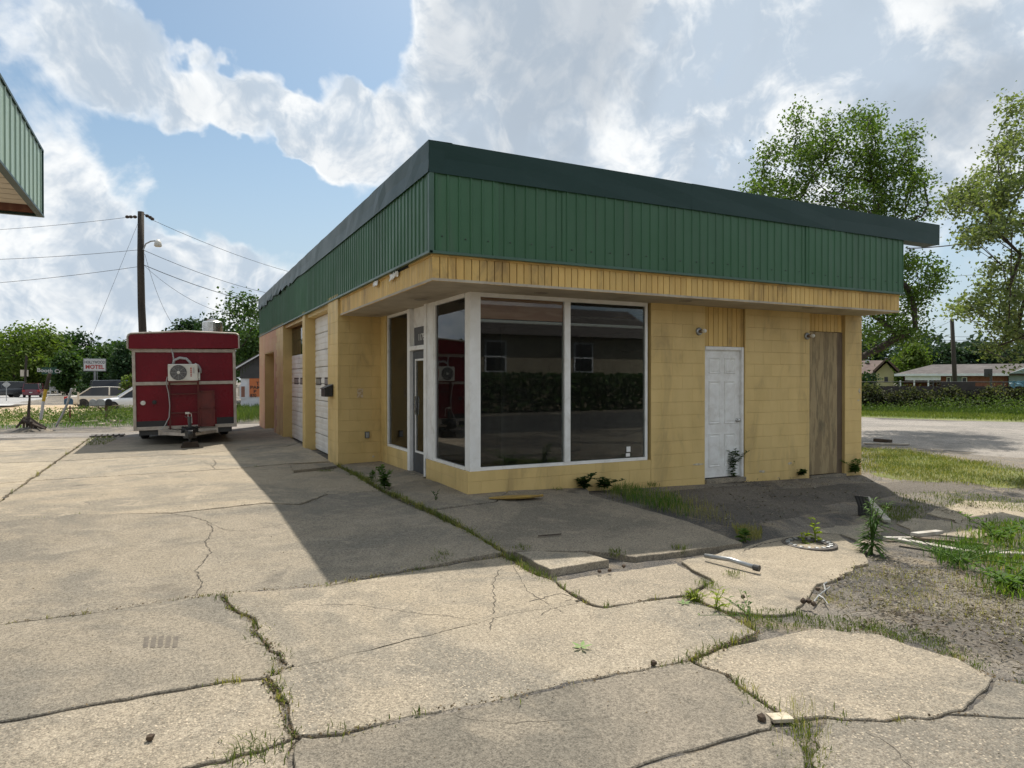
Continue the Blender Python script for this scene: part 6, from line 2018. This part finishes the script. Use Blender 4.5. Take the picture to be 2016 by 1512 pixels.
Pp = scatter_px(road_weeds, 11000, rg); Pp = clumpy(Pp, rg, 260, .28); Pp[:, 2] += rg.uniform(0, .55, len(Pp)) * (.45 + .5 * np.sin(Pp[:, 0] * 1.7 + Pp[:, 1]) ** 2)
o = quads_mesh('roadside_weeds', leaves(Pp, .085, rg, .3, .5), 'leaf_weed', None, kind='stuff'); tag(o, 'leafy roadside weeds between gravel strip and sandy drive', 'weeds')
grass('roadside_grass', [(-60, 848), (262, 842), (300, 836), (300, 806), (130, 822), (-60, 836)], 7000, .16, .012, 'grass_shade', 'green roadside grass left of the trailer', 12)
grass('garage_weeds', [(466, 836), (520, 832), (560, 820), (560, 800), (466, 806)], 6000, .50, .018, 'leaf_weed', 'tall bright weeds between trailer and garage corner', 13)
grass('trailer_weeds', [(165, 882), (205, 880), (232, 868), (215, 862), (176, 866)], 900, .10, .009, 'grass_blade', 'grass tuft in the pavement break before the trailer', 14)
grass('far_roadside_grass', [(-200, 785), (30, 776.5), (90, 771.5), (150, 765.3), (150, 762), (-200, 770)], 6000, .5, .06, 'grass_shade', 'grassy bank across the highway', 15)

# grass and weeds in the slab joints
LINES = [('g0 g1 g2 g3 g4 g5 j16 g7 g8 g9', 420, .06), ('g9 g10 g11 g12 g125 g13', 45, .05), ('j10 j11 j12 j13 j14 j15 j16', 60, .022), ('j13 m1 m2 m3 m4 m5 j26 j25', 130, .03),
         ('j25 n1 n2 n3 j30', 260, .035), ('j30 j31 j32 j33 j34 j35 j355 j36', 55, .035), ('j20 j21 j22 j23 j25', 16, .035), ('j30 l1 l2 l3', 50, .05), ('j36 r5 r4 r3 r2 r1 g13', 230, .065),
         ('j36 s1 s2 s3 s4', 60, .055), ('w1 w2 w3 w4 w5 w6', 80, .05), ('s4 x1 x2 x3 x4 x6', 26, .035), ('k0 a2 b2 c2 f2', 16, .05), ('a1 a2 a3 a4 a5', 10, .04), ('b1 b2 b3 b4', 6, .04), ('j01 j02 j03 j04', 4, .03), ('j06 g2', 12, .05), ('c1 c2', 6, .05)]
rg = rng('joint')
B1, B2 = [], []
for names, dens, h in LINES:
    pts = [at(*P[k])[:2] for k in names.split()]
    for a, b in zip(pts[:-1], pts[1:]):
        L = np.linalg.norm(b - a)
        for _ in range(rg.poisson(dens * L / 9)):
            c = a + (b - a) * rg.uniform() + rg.normal(size=2) * .008
            k = rg.integers(5, 20); sp = rg.uniform(.012, .04)
            q = c + rg.normal(size=(k, 2)) * sp
            z = G(q[:, 0], q[:, 1]) - .03
            hh = h * rg.uniform(.4, 1.5)
            (B1 if rg.uniform() < .72 else B2).append((np.c_[q, z], np.full(k, hh + .035)))
for (px, py, h, n) in ((1585, 1440, .02, 110), (1588, 1475, .02, 110), (1590, 1505, .02, 110), (1575, 1420, .03, 50), (1340, 1085, .09, 90), (1215, 1090, .06, 120), (745, 950, .10, 60), (600, 925, .05, 160), (640, 928, .05, 160), (580, 920, .05, 120), (1030, 1080, .05, 80), (875, 1095, .07, 60), (860, 1105, .06, 50), (1445, 1130, .06, 60), (1390, 1150, .06, 90), (1362, 1180, .10, 70), (1480, 1215, .08, 60), (500, 1480, .05, 160), (1690, 925, .16, 120), (700, 935, .06, 160), (720, 945, .06, 160), (1100, 965, .06, 50), (1285, 955, .07, 80)):
    c = at(px, py)[:2]
    q = c + rg.normal(size=(n, 2)) * .045 * (1.6 if n > 150 else 1)
    B1.append((np.c_[q, G(q[:, 0], q[:, 1]) - .03], np.full(n, h + .03)))
for nm, BB, mat, lb in (('joint_grass', B1, 'grass_blade', 'green grass tufts sprouting from the slab joints'), ('joint_grass', B2, 'grass_dry', 'dry grass tufts sprouting from the slab joints')):
    Pj = np.concatenate([b[0] for b in BB]); hj = np.concatenate([b[1] for b in BB])
    o = quads_mesh(nm, blades(Pj, hj, .005, rg, .7), mat, None, kind='stuff'); tag(o, lb, 'grass')
rg = rng('seedgrass')
q = np.concatenate([at(x, y)[:2] + rg.normal(size=(k, 2)) * .05 for x, y, k in ((1578, 1418, 26), (1586, 1450, 30), (1590, 1490, 26), (1572, 1400, 16))])
o = quads_mesh('seed_grass', blades(np.c_[q, G(q[:, 0], q[:, 1]) - .03], np.full(len(q), .15), .0022, rg, .5), 'grass_dry', None, kind='stuff'); tag(o, 'thin seeding grass stalks in the wide joint at the bottom', 'grass')
# moss and dirt crumbs in the joints
rg = rng('crumb'); V = []
for names, dens, h in LINES:
    pts = [at(*P[k])[:2] for k in names.split()]
    for a, b in zip(pts[:-1], pts[1:]):
        L = np.linalg.norm(b - a); n = int(L * dens * 1.1)
        q = a + (b - a) * rg.uniform(size=(n, 1)) + rg.normal(size=(n, 2)) * .018
        V.append(np.c_[q, G(q[:, 0], q[:, 1]) + .004])
V = np.concatenate(V)
leafmat('crumb', (0.09, 0.065, 0.04), (0.22, 0.17, 0.10), 0.05, 0.9)
o = quads_mesh('joint_litter', leaves(V, .016, rg, 1.5, .7), 'crumb', None, kind='stuff'); tag(o, 'dead leaf crumbs lying along the slab joints', 'litter')

# leaf litter on the dirt and scattered bits
rg = rng('litter')
Pp = np.concatenate([scatter_px([(1580, 1195), (1640, 1140), (1740, 1090), (1900, 1110), (2016, 1180), (2016, 1260), (1850, 1235), (1650, 1205)], 5200, rg), scatter_px([(1800, 1010), (1900, 985), (1980, 1010), (1940, 1040), (1830, 1030)], 900, rg), scatter_px([(1170, 985), (1500, 945), (1690, 938), (1760, 985), (1450, 1040)], 2600, rg), scatter_px([(1640, 1235), (1760, 1245), (1900, 1290), (2016, 1335), (2016, 1200), (1850, 1195), (1700, 1200)], 2200, rg)])
Pp = clumpy(Pp, rg, 420, .07)[rg.uniform(size=len(Pp)) < .34]; Pp[:, 2] += .028
leafmat('litter_leaf', (0.10, 0.08, 0.058), (0.40, 0.36, 0.29), 0.1, 0.8)
o = quads_mesh('leaf_litter', leaves(Pp, .03, rg, 1.3, .42, .8), 'litter_leaf', None, kind='stuff'); tag(o, 'dry leaf litter and wood chips on the dirt', 'litter')
rg = rng('grit'); n = 700
q = np.c_[rg.uniform(-6, 4, n), rg.uniform(-6.8, 6, n)]
o = quads_mesh('pavement_grit', leaves(np.c_[q, G(q[:, 0], q[:, 1]) + .012], .012, rg, 1.5, .8), 'crumb', None, kind='stuff'); tag(o, 'small grit and dead leaf bits strewn over the slabs', 'litter')

# ------------------------------------------------------------------ single weeds


def weed(px, py, h, label, leaf=.09, n=60, mat='weed_leaf', stems=1, spread=.05, narrow=.22, droop=.4, seed=0, hz=GD, base_z=None, bare=.1):
    rg = rng('weed%s%s%s' % (px, py, seed))
    p = at(px, py, hz)
    e = empty('weed_plant', p if base_z is None else (p[0], p[1], base_z), label=label, cat='weed', group='single weeds around the shop')
    mb = MB(); V = []
    for s in range(stems):
        a = rg.uniform(0, 6.28); tipx = rg.normal(size=2) * spread * (1 + stems * .3)
        hh = h * rg.uniform(.7, 1.05)
        pts = [(rg.normal() * .004 + tipx[0] * f * f, tipx[1] * f * f, hh * f) for f in np.linspace(0, 1, 6)]
        mb.tube(pts, [.006 * (1 - .7 * f) * (h / .4 + .4) for f in np.linspace(0, 1, 6)], 5)
        for k in range(n // stems):
            f = bare + (1 - bare) * rg.uniform() ** .9
            b = np.array([tipx[0] * f * f, tipx[1] * f * f, hh * f])
            an = rg.uniform(0, 6.28); L = leaf * rg.uniform(.55, 1.15) * (1.15 - .6 * f)
            d = np.array([math.cos(an), math.sin(an), .35 + .5 * f - droop * rg.uniform()]); d /= np.linalg.norm(d)
            sd = np.cross(d, [0, 0, 1]); sd /= max(np.linalg.norm(sd), 1e-6)
            V.append([b, b + d * L * .5 + sd * L * narrow + [0, 0, .006], b + d * L + [0, 0, -L * .18], b + d * L * .5 - sd * L * narrow + [0, 0, .006]])
    mb.build('stem', mat, e)
    quads_mesh('leaves', np.array(V), mat, e)
    return e


weed(1716, 1092, .66, 'tall leafy weed stalk standing before the fallen white boards', .21, 260, 'weed_leaf', 4, .04, .075, 1.0)
weed(1580, 1074, .19, 'yellow green weed on the left inside the manhole ring', .10, 26, 'weed_yellow', 3, .03, .2)
weed(1605, 1074, .30, 'taller yellow green weed on the right inside the manhole ring', .11, 34, 'weed_yellow', 3, .05, .2)
weed(1468, 1068, .20, 'light green weed at the right corner of the raised slab', .12, 40, 'weed_leaf', 3, .05, .2)
weed(1150, 962, .24, 'dark shrubby weed left of the two by the window base', .13, 150, 'leaf_mid', 6, .05, .3, hz=0)
weed(1190, 962, .17, 'dark shrubby weed right of the two by the window base', .13, 110, 'leaf_mid', 5, .06, .3, hz=0)
weed(1436, 941, .50, 'dark weed growing up against the white door', .13, 210, 'leaf_mid', 7, .045, .3, hz=0)
weed(1556, 934, .26, 'pale spindly weed on the wall between the two doors', .14, 80, 'weed_leaf', 4, .04, .2, hz=0)
weed(1578, 936, .12, 'low dark weed at the foot of the boarded doorway', .12, 90, 'leaf_mid', 4, .04, .3, hz=0)
weed(1684, 932, .26, 'weed at the foot of the right end of the yellow wall', .13, 150, 'weed_leaf', 6, .035, .25, hz=0)
weed(757, 962, .36, 'bushy weed in the joint before the shop door', .11, 150, 'weed_leaf', 4, .05, .28, hz=0)
weed(731, 948, .22, 'small weed in the joint near the set-back wall', .08, 60, 'weed_leaf', 2, .04, .28, hz=0)
weed(858, 985, .18, 'sparse seedling on the walk before the corner window', .05, 20, 'leaf_mid', 2, .04, .3, hz=0)
weed(1890, 1118, .34, 'feathery green weed beside the fallen white boards', .12, 220, 'weed_leaf', 9, .12, .06)
weed(1850, 1100, .20, 'low feathery weed left of the larger feathery one', .10, 120, 'weed_leaf', 6, .09, .07)
weed(1368, 1192, .16, 'tufted weed where three slabs meet', .10, 30, 'weed_yellow', 3, .03, .12, hz=-.03)
weed(1410, 1203, .17, 'grassy weed in the joint right of the pebble slab', .11, 36, 'weed_yellow', 4, .05, .1, hz=-.03)
weed(1478, 1222, .14, 'rosette weed in the joint before the dark stain', .10, 36, 'weed_leaf', 5, .07, .12, hz=-.03)
weed(1960, 1070, .30, 'leafy bright weed at the right edge behind the boards', .14, 120, 'weed_leaf', 6, .12, .16)
weed(1985, 1165, .30, 'leafy bright weed in front at the right edge', .14, 160, 'weed_leaf', 8, .16, .16)

# ------------------------------------------------------------------ loose things on the ground
surf('iron_ring', (0.05, 0.047, 0.045), (0.12, 0.10, 0.08), 14, 0.7, 0.4, 40)
surf('board_white', (0.52, 0.49, 0.44), (0.40, 0.36, 0.30), 5, 0.7, 0.2, 30, space='object', dirt=(.25, .2, .14), dirt_amt=.5, dirt_scale=4)
surf('yellow_ply', (0.42, 0.27, 0.06), (0.30, 0.19, 0.05), 5, 0.7, 0.2, 30)
p = at(1593, 1073, -.02)
rr = 0.5 * np.linalg.norm(at(1547, 1073) - at(1640, 1073))
ring = empty('manhole_ring', p, label='open iron manhole ring with weeds growing inside', cat='manhole')
mb = MB(); mb.lathe([(rr, -.06), (rr, .022), (rr - .03, .028), (rr - .035, .012), (rr - .10, .010), (rr - .10, -.06)], 36); mb.build('rim', 'iron_ring', ring)
for k in range(18):
    a = k * math.pi / 9
    mb = MB(); mb.box(-.016, .016, -.022, .022, .008, .03); o = mb.build('lug', 'galv', ring, bevel=.004); o.location = ((rr - .065) * math.cos(a), (rr - .065) * math.sin(a), 0); o.rotation_euler = (0, 0, a + math.pi / 2)
mb = MB(); mb.lathe([(rr - .09, -.02), (.01, -.03)], 24); mb.build('soil', 'dirt', ring)

a, b = at(1388, 1094, .03), at(1490, 1118, .03)
e = empty('metal_pipe', a, label='grey metal pipe lying on the broken concrete', cat='pipe')
mb = MB(); mid = (a + b) / 2 + np.array([0, 0, .02]); mb.tube([(0, 0, 0), tuple(mid - a), tuple(b - a)], .021, 10); mb.build('tube', 'galv', e, smooth=True)
mb = MB(); d = (b - a) / np.linalg.norm(b - a); mb.tube([tuple(b - a - d * .03), tuple(b - a + d * .025)], .030, 10); mb.build('collar', 'dark_metal', e)

# ribbed downspout elbow and plank
p = at(1702, 1014, GD + .02)
e = empty('downspout_elbow', p, facing(p), 'ribbed dark downspout elbow standing on the asphalt edge', 'downspout')
mb = MB()
prof = []
for k in range(9):
    prof += [(-.08 + .02 * k, -.05 if k % 2 else -.042)]
poly = [(-.085, .05)] + prof + [(.085, .05)]
for (z0, z1, sh) in ((0.0, .12, 0), (.12, .25, -.04)):
    n = len(poly)
    vs = [(x + (sh * 0 if z0 == 0 else 0), y, z0) for x, y in poly] + [(x + sh, y - .02, z1) for x, y in poly]
    mb.add(vs, [(i, (i + 1) % n, n + (i + 1) % n, n + i) for i in range(n)])
mb.build('elbow', 'dark_metal', e)
mb = MB(); mb.add([(x * .98 - .04, y * .9 - .02, .235) for x, y in ((-.085, .05), (-.085, -.045), (.085, -.045), (.085, .05))], [(0, 1, 2, 3)]); mb.build('mouth', 'black_plastic', e)


def plank_thing(a, b, w, t, label, mat='board_white', lift=0.0, lift2=0.0, roll=0):
    a, b = np.array(a), np.array(b)
    a[2] += lift + t / 2; b[2] += lift2 + t / 2
    L = np.linalg.norm(b - a)
    mb = MB(); mb.box(0, L, -w / 2, w / 2, -t / 2, t / 2)
    o = mb.build('loose_board', mat, None, bevel=.003, loc=a)
    d = Vector(b - a).normalized()
    o.rotation_euler = (Matrix.Rotation(math.atan2(d.y, d.x), 4, 'Z') @ Matrix.Rotation(-math.asin(d.z), 4, 'Y') @ Matrix.Rotation(R(roll), 4, 'X')).to_euler()
    return tag(o, label, 'board', 'loose boards lying on the right')


gz = GD + .025
plank_thing(at(1705, 996, gz), at(1747, 1029, gz), .09, .04, 'short white board leaning beside the downspout elbow', lift=.10)
plank_thing(at(1742, 1062, gz), at(1812, 1062, gz), .06, .03, 'thin white board lying leftmost of the fallen boards')
plank_thing(at(1800, 1064, gz), at(1850, 1055, gz), .09, .04, 'stubby white board end resting on another board', lift=.05, lift2=.03)
plank_thing(at(1768, 1070, gz), at(1935, 1096, gz), .10, .04, 'long white board slanting toward the feathery weeds', lift=.02)
plank_thing(at(1800, 1064, gz), at(1945, 1078, gz), .08, .03, 'dark weathered board behind the long white one', 'old_wood', lift=.015, lift2=.015)
plank_thing(at(1930, 1092, gz), at(2080, 1096, gz), .09, .035, 'white board running out of the right picture edge')
plank_thing(at(1700, 874, gz), at(1790, 876, gz), .12, .04, 'pale board at the edge of the gravel lot', lift=0)
plank_thing(at(1724, 869, gz), at(1752, 872, gz), .18, .09, 'dark timber block at the edge of the gravel lot', 'dark_wood')
p = at(1016, 979, .035)
e = empty('yellow_plate', p, R(-12), 'curled yellow plywood scrap lying at the window corner', 'scrap')
mb = MB(); n = 14
top = [(-.36 + .72 * i / n, .02 + .09 * math.sin(math.pi * i / n)) for i in range(n + 1)]
bot = [(.36 - .72 * i / n, -.03 - .10 * math.sin(math.pi * i / n)) for i in range(n + 1)]
mb.prism(top + bot, .012, 'z'); mb.build('sheet', 'yellow_ply', e)
mb = MB(); mb.tube([(.36, .0, .015), (.25, -.13, .03), (.0, -.17, .03), (-.2, -.14, .02)], .012, 6); mb.build('rim', 'yellow_ply', e)

leafmat('green_leaf', (0.22, 0.34, 0.12), (0.30, 0.42, 0.18), .2)
for (px, py, s, lb) in ((1145, 1274, .07, 'green star shaped leaf lying on the aggregate slab'), (1347, 1188, .06, 'smaller green leaf lying by the tufted weed')):
    p = at(px, py, .006); rg = rng(lb)
    e = empty('fallen_leaf', p, rg.uniform(0, 6), lb, 'leaf', 'fallen green leaves')
    V = []
    for k in range(5):
        a = k * 1.257; d = np.array([math.cos(a), math.sin(a), .25]); sd = np.array([-math.sin(a), math.cos(a), 0])
        V.append([[0, 0, .004], d * s * .5 + sd * s * .2, d * s, d * s * .5 - sd * s * .2])
    quads_mesh('blade', np.array(V), 'green_leaf', e)
surf('seed_brown', (0.06, 0.04, 0.028), (0.10, 0.07, 0.045), 20, .9)


def seed_ball(px, py, r, lb):
    rg = rng('sb%s' % px); p = at(px, py, 0.0); p[2] += r * .8
    mb = MB()
    bm = bmesh.new(); bmesh.ops.create_icosphere(bm, subdivisions=1, radius=r)
    vs = [tuple(v.co * rg.uniform(.8, 1.25)) for v in bm.verts]; fs = [tuple(v.index for v in f.verts) for f in bm.faces]; bm.free()
    mb.add(vs, fs); o = mb.build('seed_ball', 'seed_brown', None, loc=p); tag(o, lb, 'seed ball', 'spiky brown seed balls')


for px, py, r, lb in ((1463, 1178, .018, 'brown seed ball alone on the tan concrete'), (1581, 1187, .022, 'seed ball leftmost of the group at the dirt edge'), (1592, 1188, .022, 'seed ball in the middle of the group at the dirt edge'), (1602, 1193, .020, 'seed ball nearest the camera in the dirt edge group'), (1610, 1163, .020, 'seed ball behind the forked twig'), (1180, 1128, .02, 'seed ball under the broken slab corner'), (1200, 1126, .02, 'seed ball right of the one under the slab corner'), (1228, 1118, .02, 'seed ball below the raised slab step'), (1652, 1143, .02, 'seed ball on the dirt right of the tan concrete'), (1287, 1310, .02, 'seed ball in the joint left of the crossing'), (1500, 1420, .022, 'dark lump beside the wood chip at the bottom joint'), (295, 1459, .02, 'dark seed ball on the slab at the lower left')):
    seed_ball(px, py, r, lb)
plank_thing(at(1515, 1418, -.01), at(1556, 1416, -.01), .07, .02, 'pale wood chip lying at the bottom joint crossing', 'bare_render')
plank_thing(at(1060, 1056, .022), at(1105, 1052, .022), .02, .01, 'dark stick lying on the raised slab', 'dark_wood')
rg = rng('twig')
a0 = at(1600, 1188, gz)
e = empty('forked_twig', a0, label='grey forked twig lying on the dirt', cat='twig')
mb = MB()
for pts in (((1600, 1188), (1612, 1172), (1625, 1162), (1634, 1155)), ((1612, 1172), (1622, 1178), (1630, 1190)), ((1625, 1162), (1622, 1150), (1628, 1146))):
    mb.tube([tuple(at(x, y, gz + .015) - a0) for x, y in pts], [.007, .006, .005, .004][:len(pts)], 5)
mb.build('stick', 'galv', e)
rg = rng('twigs'); mb = MB()
for p in scatter_px([(1590, 1195), (1650, 1140), (1760, 1090), (1930, 1120), (2016, 1190), (2016, 1300), (1850, 1240), (1650, 1210)], 90, rg):
    a = rg.uniform(0, 6.3); L = rg.uniform(.04, .16); d = np.array([math.cos(a), math.sin(a), 0])
    mb.tube([tuple(p + [0, 0, .03]), tuple(p + d * L * .5 + [0, 0, .036] + rg.normal(size=3) * .006), tuple(p + d * L + [0, 0, .03])], [.003, .003, .0018], 4)
o = mb.build('twig_litter', 'old_wood', None); o['kind'] = 'stuff'; tag(o, 'thin dry twigs strewn over the dirt', 'litter')
# broken concrete lumps left of the trailer
for (px, py, w, lb) in ((172, 834, .9, 'pale broken concrete lump in the roadside weeds'), (205, 838, .55, 'flat pale concrete piece before the roadside weeds'), (232, 833, .8, 'low concrete kerb piece near the trailer front')):
    p = at(px, py, GD); rg = rng(lb)
    mb = MB(); n = 9
    ringp = [(w * .5 * math.cos(a) * rg.uniform(.8, 1.1), .22 * math.sin(a) * rg.uniform(.7, 1.1)) for a in np.linspace(0, 2 * math.pi, n, endpoint=False)]
    mb.add([(x, y, -.03) for x, y in ringp] + [(x * .8, y * .7, .12 * rg.uniform(.5, 1.3)) for x, y in ringp], [tuple(range(n)), tuple(range(2 * n - 1, n - 1, -1))] + [(i, (i + 1) % n, n + (i + 1) % n, n + i) for i in range(n)])
    o = mb.build('concrete_lump', 'slab_sandy', None, loc=p); tag(o, lb, 'rubble', 'broken concrete by the roadside')
mb = MB()
for k in range(6): mb.box(-.4 + .14 * k, -.31 + .14 * k, -.25, .25, 0, .03)
mb.box(-.42, .42, -.27, -.23, 0, .032); mb.box(-.42, .42, .23, .27, 0, .032)
o = mb.build('drain_grate', 'iron_ring', None, loc=at(212, 858, -.02)); tag(o, 'rusty drain grate in the pavement edge left of the trailer', 'grate')

# old marks on the slabs
mb = MB()
dgr = bpy.context.evaluated_depsgraph_get(); dgr.update()
surf('old_stain', (0.115, 0.098, 0.08), (0.17, 0.145, 0.11), 40, .9)
for k in range(5):
    q = [at(x, y) for x, y in ((281 + 14.5 * k, 1276), (291 + 14.5 * k, 1274), (294 + 14.5 * k, 1252), (284 + 14.5 * k, 1254))]
    z = max(float(G(v[0], v[1])) for v in q)
    vs = []
    for v in q:
        hit, loc, *_ = scene.ray_cast(dgr, Vector((v[0], v[1], 1)), Vector((0, 0, -1)))
        vs.append((v[0], v[1], (loc.z if hit and loc.z < .05 else z) + .002))
    mb.add(vs, [(0, 1, 2, 3)])
o = mb.build('stain_bars', 'old_stain', pavement)

# ------------------------------------------------------------------ house and hedge behind the photographer (mirrored in the windows)
m = empty('brick_cottage', (16, -30, -.5), label='tan brick house across the side street, mirrored in the display window', cat='house')
mb = MB(); mb.box(-11, 11, -8, 0, 0, 4.9); wl_ = mb.build('wall', 'brick_tan', m)
for xa in (-2.2, 4.3):
    mb = MB(); mb.box(xa, xa + 1.5, -.02, .06, 2.5, 4.5); w_ = mb.build('window', 'siding_white', m)
    for za in (2.6, 3.55):
        mb = MB(); mb.box(xa + .12, xa + 1.38, .05, .08, za, za + .82); mb.build('pane', 'car_glass', w_)
mb = MB(); mb.add([(-11.6, .7, 4.85), (11.6, .7, 4.85), (11.6, -4, 7.2), (-11.6, -4, 7.2), (-11.6, -8.7, 4.85), (11.6, -8.7, 4.85)], [(0, 1, 2, 3), (3, 2, 5, 4)]); mb.build('roof', 'roof_shingle', m)
rg = rng('hedge')
Pp = np.c_[rg.uniform(2, 30, 9000), rg.normal(size=9000) * .5 - 27.5, rg.uniform(0, 1, 9000) ** .8 * 2.3 - .4]
o = quads_mesh('clipped_hedge', leaves(Pp, .3, rg, .3, .8), 'leaf_mid', None, kind='stuff'); tag(o, 'green hedge before the tan brick house, mirrored in the window', 'hedge')

surf('street_asphalt', (0.05, 0.048, 0.045), (0.07, 0.066, 0.06), .6, .9, .3, 30)
poly_sheet('side_street', [(-40, -13), (45, -13), (45, -26), (-40, -26)], 'street_asphalt', GD + 0.022, 2.0)
